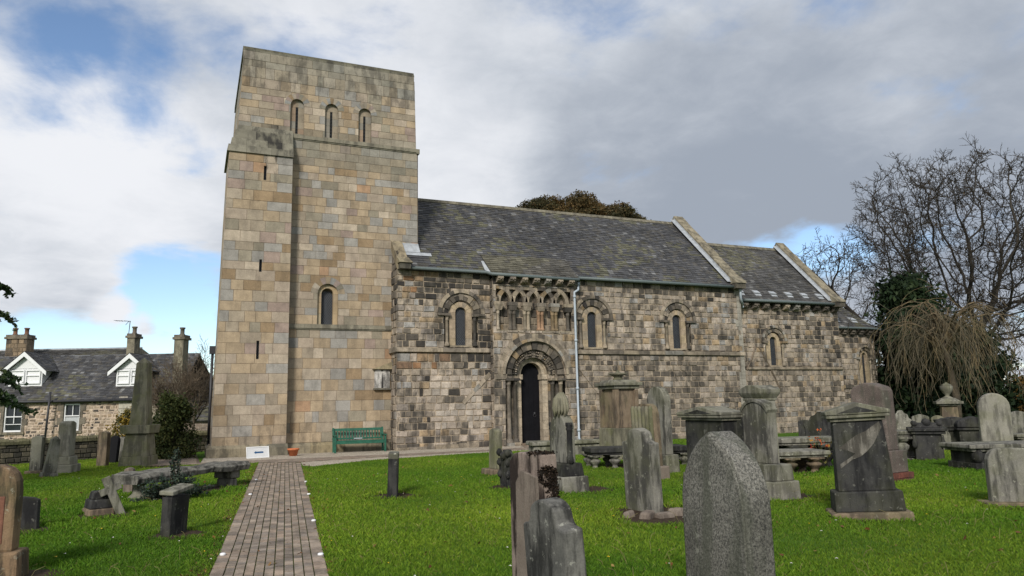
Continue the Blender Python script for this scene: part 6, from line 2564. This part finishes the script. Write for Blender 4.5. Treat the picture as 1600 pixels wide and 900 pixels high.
# collapsed cross
P0 = on_z(153, 805)
t = thing('broken_pedestal', 'three-stepped dark pedestal of a fallen grave cross', 'monument', (P0[0] - .02, P0[1] + .2, 0), rad(18))
block('bottom_step', M['s_brown'], t, .50, .14, .40, -.04, .02, .01)
block('middle_step', M['s_dark'], t, .44, .15, .36, .10, .02, .02)
block('top_step', M['s_dark'], t, .30, .13, .27, .25, .02, .03)
P1 = on_z(190, 803)
t = thing('fallen_cross', 'dark stone cross leaning against its stepped pedestal', 'cross', (P1[0] - .02, P1[1] + .08, 0), rad(100), None, (rad(0), 0))
t.rotation_euler = (rad(-6), rad(-23), rad(8))
mb = MB()
mb.box(-.07, .07, -.06, .06, -.05, .66, tp=.0)
mb.box(-.17, .17, -.055, .055, .38, .50)
mb.build('cross', M['s_grey'], t, bevel=.015)
SOIL.append((P0[0] + .1, P0[1], .5))
P0 = on_z(200, 771)
t = thing('headstone', 'small pinkish upright stone at the near end of the rough slab', 'headstone', (P0[0], P0[1] + .1, 0), rad(75))
slab('slab', M['s_pink'], t, 'segment', .19, z_at(200, 731, P0) + .05, .14, -.05)

# rough slab on supports with a shrub growing beneath
A_, B_ = at_depth(199, horizon(199), 14.3), at_depth(376, horizon(376), 16.9)
ang = math.atan2(B_[1] - A_[1], B_[0] - A_[0])
Ls = math.hypot(B_[0] - A_[0], B_[1] - A_[1])
mid = (A_ + B_) / 2
t = thing('ledger_slab', 'rough weathered stone slab raised on short supports beside the path', 'tomb', (mid[0], mid[1] + .25, 0), ang, None, (0, rad(-.6)))
mb = MB()
n_ = 14
rg = random.Random(211)
secs = []
for i in range(n_ + 1):
    x = -Ls / 2 + Ls * i / n_
    hw = .38 + rg.uniform(-.05, .03)
    z0_, z1_ = .33 + rg.uniform(-.015, .02), .50 + rg.uniform(-.012, .02)
    secs.append([(x, -hw, z0_), (x, -hw - .03, (z0_ + z1_) / 2 + .02), (x, -hw + .05, z1_), (x, hw - .05, z1_ + .01), (x, hw, (z0_ + z1_) / 2), (x, hw - .02, z0_)])
V_ = [p for s in secs for p in s]
F_ = [tuple(range(6)), tuple(range(n_ * 6, n_ * 6 + 6))]
for i in range(n_):
    for k in range(6):
        F_.append((i * 6 + k, i * 6 + (k + 1) % 6, (i + 1) * 6 + (k + 1) % 6, (i + 1) * 6 + k))
mb.mesh(V_, F_)
mb.build('slab', mat_stone('rough_slab_stone', (.115, .11, .095), (.03, .029, .026), (.20, .19, .165), .9, .6, (.33, .33, .28), sc1=5, bump=1.0, seed=41), t, bevel=.012, wob=.04)
mb = MB()
mb.box(Ls / 2 - .40, Ls / 2 - .20, -.22, .22, -.05, .16)
mb.box(Ls / 2 - .45, Ls / 2 - .16, -.26, .26, .16, .34)
mb.build('support', M['s_grey'], t, bevel=.03, wob=.03)
mb = MB()
mb.lathe([(.22, -.05), (.21, .03), (.13, .10), (.10, .2), (.14, .3), (.2, .34)], 10, (-Ls / 2 + .35, 0, 0))
mb.build('support', M['s_grey'], t)
SOIL.append((mid[0], mid[1] + .2, .9))
SOIL.append((B_[0] - .3, B_[1], .7))

P0 = on_z(272, 782)
JUN = [(.035, .055, .042), (.050, .070, .052), (.028, .045, .036), (.060, .080, .055)]
t = thing('juniper_bush', 'bluish green spiky bush growing through the raised rough slab', 'bush', (P0[0], P0[1] + .15, 0))
rg = random.Random(221)
tk, lf = MB(), MB()
for i in range(70):
    a = rg.uniform(0, 2 * math.pi)
    if i < 8:
        tip = np.array((rg.gauss(0, .05), rg.gauss(0, .05), rg.uniform(.7, .98)))
    else:
        R = rg.uniform(.15, .78)
        tip = np.array((math.cos(a) * R, math.sin(a) * R * .5 - .12, rg.uniform(.08, .52) * (1.1 - R * .55)))
    st = np.array((rg.gauss(0, .12), rg.gauss(0, .05), 0))
    md = (st + tip) / 2 + np.array((0, 0, .06))
    tk.tube([st, md, tip], [.010, .007, .003], 4, (.06, .045, .03, .4), True, False)
    for k in range(70):
        s = rg.uniform(.3, 1.03)
        q = (st * (1 - s) + md * s) * (1 - s) + (md * (1 - s) + tip * s) * s
        leaf_quads(lf, q, 1, .022, .022, JUN, rg)
tk.build('stems', M['bark'], t)
lf.build('foliage', M['leaf'], t)

P0 = on_z(268, 838)
t = thing('headstone', 'short dark upright stone with a sloping pale top, left of the path', 'headstone', (P0[0] + .02, P0[1] + .18, 0), rad(-34), None, (rad(2), rad(3)))
zt = z_at(272, 764, P0)
block('slab', M['s_dark'], t, .40, zt - .04, .15, -.06, .014, wob=.01)
mb = MB()
mb.hexa([(-.11, -.23, zt - .07), (.11, -.23, zt - .07), (.11, .23, zt - .03), (-.11, .23, zt - .03)], [(-.11, -.23, zt - .015), (.11, -.23, zt - .015), (.11, .23, zt + .03), (-.11, .23, zt + .03)])
mb.build('cap', M['s_lich'], t, bevel=.012)
SOIL.append((P0[0] + .1, P0[1] + .15, .42))


def obelisk(label, P, rz, tiers, zsh, ztop, b0, b1, mat, mats=None, lean=(0, 0), panel=False):
    t = thing('obelisk', label, 'monument', (P[0], P[1], 0), rz, None, lean)
    z = -.08
    for i, (w, h, tp) in enumerate(tiers):
        mb = MB()
        mb.box(-w / 2, w / 2, -w / 2, w / 2, z, z + h, tp=tp)
        mb.build('base' if i < len(tiers) - 1 else 'cornice', M[mat], t, bevel=.015)
        z += h
    mb = MB()
    mb.hexa([(-b0, -b0, z), (b0, -b0, z), (b0, b0, z), (-b0, b0, z)], [(-b1, -b1, ztop - b1), (b1, -b1, ztop - b1), (b1, b1, ztop - b1), (-b1, b1, ztop - b1)])
    mb.hexa([(-b1, -b1, ztop - b1), (b1, -b1, ztop - b1), (b1, b1, ztop - b1), (-b1, b1, ztop - b1)], [(-.01, -.01, ztop), (.01, -.01, ztop), (.01, .01, ztop), (-.01, .01, ztop)])
    mb.build('shaft', M[mat], t, bevel=.012)
    return t


P0 = on_z(216, 729)
P = P0 + unit((P0[0], P0[1], 0)) * .45
z_ = lambda py: z_at(214, py, P)
obelisk('tall grey-green obelisk on a broad pedestal below the cottage', P, rad(-18), ((.90, .08 + z_(712), .03), (.76, z_(677) - z_(712), .06), (.86, z_(664) - z_(677), -.03)), z_(664), z_(559), .255, .175, 's_moss')
SOIL.append((P[0] + .5, P[1] - .9, .6))
P0 = on_z(98, 740)
t = thing('headstone', 'pale four-sided pillar stone on steps, tallest by the boundary wall', 'headstone', (P0[0], P0[1] + .3, 0), rad(-15))
zt = z_at(98, 658, P0)
block('base', M['s_pale'], t, .66, .30, .60, -.06, .02)
block('plinth', M['s_pale'], t, .54, .22, .48, .24, .02, .02)
slab('slab', M['s_pale'], t, 'gable', .40, zt - .46, .32, .46, .015)
P0 = on_z(74, 746)
obelisk('leaning slender grey obelisk in front of the boundary wall', P0 + np.array((0, .15, 0)), rad(20), ((.40, .12 + .08, .02),), .2, z_at(78, 681, P0), .15, .10, 's_grey', lean=(rad(0), rad(6)))
P0 = on_z(54, 741)
t = thing('headstone', 'narrow brown-grey gabled headstone against the boundary wall at far left', 'headstone', (P0[0], P0[1] + .2, 0), rad(70))
slab('slab', M['s_grey'], t, 'gable', .30, z_at(54, 681, P0), .2, -.0)
block('base', M['s_brown'], t, .46, .14, .36, -.05)
P0 = on_z(159, 729)
t = thing('headstone', 'brown gabled headstone on the wall line, beside the black one', 'headstone', (P0[0], P0[1] + .2, 0), rad(68))
slab('slab', M['s_brown'], t, 'gable', .30, z_at(159, 674, P0) + .05, .22, -.05)
P0 = on_z(175, 724)
t = thing('headstone', 'black round-topped headstone leaning beside the brown gabled one', 'headstone', (P0[0], P0[1] + .2, 0), rad(55), None, (rad(4), 0))
slab('slab', M['dark'], t, 'round', .32, z_at(175, 681, P0) + .05, .14, -.05)
P0 = on_z(187, 722)
t = thing('headstone', 'grey slim headstone between the black one and the obelisk', 'headstone', (P0[0], P0[1] + .3, 0), rad(60))
slab('slab', M['s_grey'], t, 'segment', .26, z_at(187, 683, P0) + .05, .16, -.05)

# ------------------------------------------------------------------ bench, sign, flowerpot, path markers, flowers
bL, bR = on_z(524, 708.5), on_z(603, 705.5)
bc = (bL + bR) / 2
ba = math.atan2(bR[1] - bL[1], bR[0] - bL[0])
t = thing('bench', 'green wooden slatted bench against the tower wall', 'bench', (bc[0], bc[1] + .28, 0), ba * .4)
BLn = .98
for sx in (-1, 1):
    mb = MB()
    x = sx * (BLn - .04)
    mb.hexa([(x - .035, .20, 0), (x + .035, .20, 0), (x + .035, .27, 0), (x - .035, .27, 0)], [(x - .035, .36, .92), (x + .035, .36, .92), (x + .035, .41, .92), (x - .035, .41, .92)])
    mb.build('back_leg', M['green'], t, bevel=.006)
    mb = MB()
    mb.box(x - .035, x + .035, -.28, -.21, 0, .62)
    mb.build('front_leg', M['green'], t, bevel=.006)
    mb = MB()
    mb.box(x - .045, x + .045, -.34, .31, .62, .66)
    mb.box(x - .02, x + .02, -.21, .21, .32, .40)
    mb.build('armrest', M['green'], t, bevel=.008)
mb = MB()
for k in range(5):
    y = -.27 + k * .105
    mb.box(-BLn + .09, BLn - .09, y, y + .08, .42, .445)
mb.box(-BLn + .0, BLn - .0, -.265, -.235, .33, .42)
mb.build('seat', M['green'], t, bevel=.005)
mb = MB()
yb = lambda z: .23 + .15 * z / .92 + .02
mb.hexa([(-BLn, yb(.80), .80), (BLn, yb(.80), .80), (BLn, yb(.80) + .045, .80), (-BLn, yb(.80) + .045, .80)], [(-BLn, yb(.9), .895), (BLn, yb(.9), .895), (BLn, yb(.9) + .045, .895), (-BLn, yb(.9) + .045, .895)])
mb.box(-BLn, BLn, yb(.5), yb(.5) + .04, .475, .54)
for k in range(17):
    x = lerp(-BLn + .10, BLn - .10, k / 16)
    mb.hexa([(x - .024, yb(.53) + .01, .53), (x + .024, yb(.53) + .01, .53), (x + .024, yb(.53) + .028, .53), (x - .024, yb(.53) + .028, .53)],
            [(x - .024, yb(.81) + .01, .81), (x + .024, yb(.81) + .01, .81), (x + .024, yb(.81) + .028, .81), (x - .024, yb(.81) + .028, .81)])
mb.build('backrest', M['green'], t, bevel=.004)
mb = MB()
mb.box(-.16, .16, yb(.5) - .006, yb(.5), .49, .525)
mb.build('name_plate', M['lead'], t)

sl_, sr_ = on_z(385.5, 717), on_z(420.5, 714.5)
sc_ = (sl_ + sr_) / 2
t = thing('direction_sign', 'white board with a blue arrow pointing left, leaning on the tower foot', 'sign', (sc_[0], sc_[1], 0), math.atan2(sr_[1] - sl_[1], sr_[0] - sl_[0]) * .7, None, (rad(-12), 0))
W_, H_ = .40, .40
mb = MB()
mb.box(-W_, W_, 0, .02, 0, H_)
mb.build('board', M['board'], t)
mb = MB()
for x0, x1, z0, z1 in ((-W_, W_, 0, .03), (-W_, W_, H_ - .03, H_), (-W_, -W_ + .03, .03, H_ - .03), (W_ - .03, W_, .03, H_ - .03)):
    mb.box(x0, x1, -.014, .0, z0, z1)
mb.build('frame', M['white'], t)
mb = MB()
ar = [(-.135, .195), (-.065, .145), (-.065, .17), (.195, .17), (.195, .225), (-.065, .225), (-.065, .25)]
mb.prism(ar, lambda u, v, d: (u, -d, v), .001, .006)
mb.build('arrow', M['blue'], t)

P0 = on_z(459, 713)
t = thing('flowerpot', 'empty terracotta flowerpot on the gravel by the tower', 'flowerpot', P0 + np.array((0, .18, 0)))
mb = MB()
mb.lathe([(.13, 0), (.185, .21), (.21, .21), (.215, .27), (.18, .27), (.165, .20)], 20)
mb.build('pot', M['terra'], t)
mb = MB()
mb.lathe([(.168, .19), (.168, .215)], 20)
mb.build('earth', M['soil'], t)

mk = None
for i, (px, py) in enumerate(((348, 867), (391, 773), (400, 750), (501, 867), (490, 814), (482.5, 772.5), (478, 753))):
    P0 = on_z(px, py, .02)
    if mk is None:
        mb = MB()
        mb.lathe([(.035, 0), (.034, .022), (.024, .028), (.010, .03)], 10, (0, 0, .014))
        mk = mb.build('path_marker', M['white'])
        o = mk
    else:
        o = mk.copy()
        COL.objects.link(o)
    o.location = (P0[0], P0[1], 0)
    tag(o, 'small white stud marker set along the edge of the brick path', 'path marker', 'white markers along the brick path')

# withered red flowers by the table tombs
P = at_depth(1277, horizon(1277), 18.2)
t = thing('flowering_plant', 'thin plant with orange and red flowers beside the chancel table tombs', 'plant', (P[0], P[1], 0))
rg = random.Random(231)
st_, fl, lv = MB(), MB(), MB()
for i in range(11):
    tip = np.array((rg.gauss(0, .22), rg.gauss(0, .1), rg.uniform(.45, 1.0)))
    st_.tube([(rg.gauss(0, .05), 0, 0), tip * .55 + np.array((0, 0, .1)), tip], [.008, .006, .004], 4, (.08, .07, .03, .2))
    leaf_quads(fl, tip, 6, .03, .03, [(.42, .10, .03), (.36, .05, .03), (.45, .22, .04)], rg)
    for k in range(5):
        leaf_quads(lv, tip * rg.uniform(.3, .9), 1, .04, .04, [(.08, .10, .03), (.12, .11, .03)], rg)
st_.build('stem', M['bark'], t)
fl.build('blossom', M['petal'], t)
lv.build('leaves', M['leaf'], t)

# ------------------------------------------------------------------ bare soil, grass, leaves, daisies
rg = random.Random(301)
mb = MB()


def soil_patch(x, y, r, z):
    n = 18
    ph = rg.uniform(0, 9)
    mb.poly([(x + r * (1 + .22 * math.sin(3 * a + ph) + rg.uniform(-.1, .1)) * math.cos(a), y + .8 * r * (1 + .2 * math.cos(2 * a + ph) + rg.uniform(-.1, .1)) * math.sin(a), z) for a in np.linspace(0, 2 * math.pi, n, endpoint=False)])


SOIL = [(x, y - .08, r * 1.05) for x, y, r in SOIL]
for i, (x, y, r) in enumerate(SOIL):
    soil_patch(x, y, r, .0012 + i * .00006)
for sgn in (0, 1):           # worn edges of the path
    y = 4.0
    while y < 24:
        t_ = (y + 3) / 28.0
        e = (PATH_L0 + (PATH_L1 - PATH_L0) * t_) if sgn == 0 else (PATH_R0 + (PATH_R1 - PATH_R0) * t_)
        w = rg.uniform(.05, .16) * (1.5 if sgn == 0 else .8)
        s = -1 if sgn == 0 else 1
        mb.poly([(e[0] - s * .02, y, .0032), (e[0] + s * w, y + .05, .0032), (e[0] + s * w * rg.uniform(.6, 1.1), y + .55, .0032), (e[0] - s * .02, y + .62, .0032)])
        y += rg.uniform(.35, .9)
tag(mb.build('bare_soil', M['soil']), 'bare brown earth around the gravestones and along the path edges', 'soil', kind='stuff')


def grass_layer(n, seed, ymin, ymax, hmean, wid, name, power):
    g = np.random.default_rng(seed)
    pts = []
    while sum(len(p) for p in pts) < n:
        m = 200000
        dep = ymin + (ymax - ymin) * g.random(m) ** power
        px = np.where(g.random(m) < .86, g.uniform(-60, 1660, m), g.uniform(-420, 2050, m))
        a = RC[:2, 0][:, None] * (px - 800)[None, :] + RC[:2, 2][:, None] * FPX
        xy = (a / np.linalg.norm(np.array((RC[0, 2], RC[1, 2]))) / FPX * dep[None, :]).T
        x, y = xy[:, 0], xy[:, 1]
        ok = np.ones(m, bool)
        for P in NOGRASS:
            inside = np.zeros(m, bool)
            j = len(P) - 1
            for i in range(len(P)):
                xi, yi = P[i]
                xj, yj = P[j]
                if yi != yj:
                    inside ^= ((yi > y) != (yj > y)) & (x < (xj - xi) * (y - yi) / (yj - yi) + xi)
                j = i
            ok &= ~inside
        ok &= ~((x > .2) & (x < 24.6) & (y > 28.0)) & ~((x >= 24.6) & (x < 37.5) & (y > 28.8))
        for sx, sy, sr in SOIL:
            d2 = ((x - sx) / sr) ** 2 + ((y - sy) / (sr * .8)) ** 2
            ok &= d2 > g.uniform(.5, 1.15, m)
        pts.append(xy[ok])
    xy = np.concatenate(pts)[:n]
    n = len(xy)
    dist = np.linalg.norm(xy, axis=1)
    # clumpy height and tint from a coarse lattice of noise
    gx, gy = np.meshgrid(np.arange(-30, 70, .5), np.arange(0, 60, .5), indexing='ij')
    latt = np.array([[mnoise.fractal(Vector((a * .5, b * .5, 4.4)), 1.0, 2.0, 4) for b in np.arange(0, 60, .5)] for a in np.arange(-30, 70, .5)])
    ix = np.clip(((xy[:, 0] + 30) / .5).astype(int), 0, latt.shape[0] - 1)
    iy = np.clip((xy[:, 1] / .5).astype(int), 0, latt.shape[1] - 1)
    cl = latt[ix, iy] + g.normal(0, .25, n)
    h = hmean * (1 + .35 * cl) * g.uniform(.55, 1.45, n)
    for sx, sy, sr in SOIL:
        d2 = ((xy[:, 0] - sx) / sr) ** 2 + ((xy[:, 1] - sy) / (sr * .8)) ** 2
        h = np.where(d2 < 1.6, h * 1.5, h)
    h = np.clip(h, .015, hmean * 2.8)
    w = wid * g.uniform(.7, 1.4, n) * np.clip(dist / 9, .8, 2.4)
    ang = g.uniform(0, 2 * np.pi, n)
    la = g.uniform(0, 2 * np.pi, n)
    lean = h * g.uniform(.15, 1.0, n)
    V = np.zeros((n, 4, 3))
    dx, dy = np.cos(ang) * w / 2, np.sin(ang) * w / 2
    lx, ly = np.cos(la) * lean, np.sin(la) * lean
    V[:, 0] = np.stack([xy[:, 0] - dx, xy[:, 1] - dy, np.zeros(n)], 1)
    V[:, 1] = np.stack([xy[:, 0] + dx, xy[:, 1] + dy, np.zeros(n)], 1)
    V[:, 2] = np.stack([xy[:, 0] + dx * .7 + lx * .35, xy[:, 1] + dy * .7 + ly * .35, h * .62], 1)
    V[:, 3] = np.stack([xy[:, 0] + lx, xy[:, 1] + ly, h], 1)
    base = np.array([[.104, .193, .012], [.126, .218, .014], [.086, .166, .012], [.150, .233, .022], [.19, .195, .06]])
    pick = g.choice(5, n, p=[.34, .3, .2, .13, .03])
    col = base[pick] * g.uniform(.84, 1.16, n)[:, None] * (1 + .20 * np.clip(cl, -1, 1))[:, None]
    l2 = np.array([[mnoise.fractal(Vector((a * .22, b * .22, 9.4)), 1.0, 2.0, 4) for b in np.arange(0, 60, .5)] for a in np.arange(-30, 70, .5)])
    tn = np.clip(l2[ix, iy] * 1.6 + g.normal(0, .25, n), -1, 1)
    col = col * (1 + tn[:, None] * np.array([[.30, .06, .2]])) * (1 + .20 * tn)[:, None]
    C = np.ones((n, 4, 4), np.float32)
    C[:, :, :3] = col[:, None, :]
    me = bpy.data.meshes.new(name)
    me.vertices.add(n * 4)
    me.vertices.foreach_set("co", V.astype(np.float32).ravel())
    me.loops.add(n * 4)
    idx = np.arange(n * 4, dtype=np.int32)
    me.loops.foreach_set("vertex_index", idx)
    me.polygons.add(n)
    me.polygons.foreach_set("loop_start", idx[::4].copy())
    me.update(calc_edges=True)
    at = me.attributes.new("col", 'FLOAT_COLOR', 'POINT')
    at.data.foreach_set("color", C.ravel())
    me.materials.append(M['leaf'])
    o = bpy.data.objects.new(name, me)
    COL.objects.link(o)
    return o


tag(grass_layer(900000, 5, 5.2, 33, .033, .0062, 'grass', 1.25), 'short bright green lawn grass of the churchyard', 'grass', kind='stuff')

# fallen leaves, mostly along the path
rg = random.Random(305)
mb = MB()
LV = [(.19, .085, .03), (.15, .07, .03), (.24, .14, .05), (.12, .06, .03), (.28, .19, .07)]
for i in range(900):
    if i < 480:
        y = rg.uniform(6.5, 23.5)
        t_ = (y + 3) / 28.0
        a, b = PATH_L0 + (PATH_L1 - PATH_L0) * t_, PATH_R0 + (PATH_R1 - PATH_R0) * t_
        x = (a[0] - abs(rg.gauss(0, .14))) if rg.random() < .6 else (b[0] + abs(rg.gauss(0, .14)))
        z = .012
    else:
        p = at_depth(rg.uniform(0, 1600), 620, rg.uniform(6.5, 24))
        x, y, z = p[0], p[1], rg.uniform(.02, .05)
        if in_poly(x, y, P_PATH):
            z = .02
    leaf_quads(mb, (x, y, z), 1, .004, rg.uniform(.016, .032), LV, rg, .75)
tag(mb.build('fallen_leaves', M['leaf']), 'scattered brown fallen leaves on the lawn and path edges', 'leaves', kind='stuff')
mb = MB()
for i in range(150):
    p = at_depth(rg.uniform(0, 1600), 620, rg.uniform(6.5, 20))
    if any(in_poly(p[0], p[1], P) for P in NOGRASS) or p[1] > 27:
        continue
    c = (.62, .60, .55, 1) if rg.random() < .72 else (.62, .42, .02, 1)
    s = rg.uniform(.010, .018)
    z = rg.uniform(.05, .075)
    mb.poly([(p[0] + s * math.cos(a), p[1] + s * math.sin(a), z + .004 * math.sin(a * 2)) for a in np.linspace(0, 2 * math.pi, 8, endpoint=False)], c)
    mb.tube([(p[0], p[1], 0), (p[0], p[1], z)], .0018, 3, (.06, .11, .02, 1))
tag(mb.build('daisies', M['petal']), 'tiny white daisies and yellow flowers in the lawn', 'flowers', kind='stuff')
# pale dead grass stalks
mb = MB()
for i in range(320):
    p = at_depth(rg.uniform(0, 1600), 620, rg.uniform(6.5, 17))
    if any(in_poly(p[0], p[1], P) for P in NOGRASS):
        continue
    L = rg.uniform(.07, .2)
    a = rg.uniform(0, 6.3)
    mb.tube([(p[0], p[1], 0), (p[0] + math.cos(a) * L * .3, p[1] + math.sin(a) * L * .3, L * .6), (p[0] + math.cos(a) * L * .8, p[1] + math.sin(a) * L * .8, L * .8)], .0025, 3, (.26, .22, .10, 1))
tag(mb.build('dead_stalks', M['leaf']), 'pale dry grass stalks sticking out of the lawn', 'grass', kind='stuff')
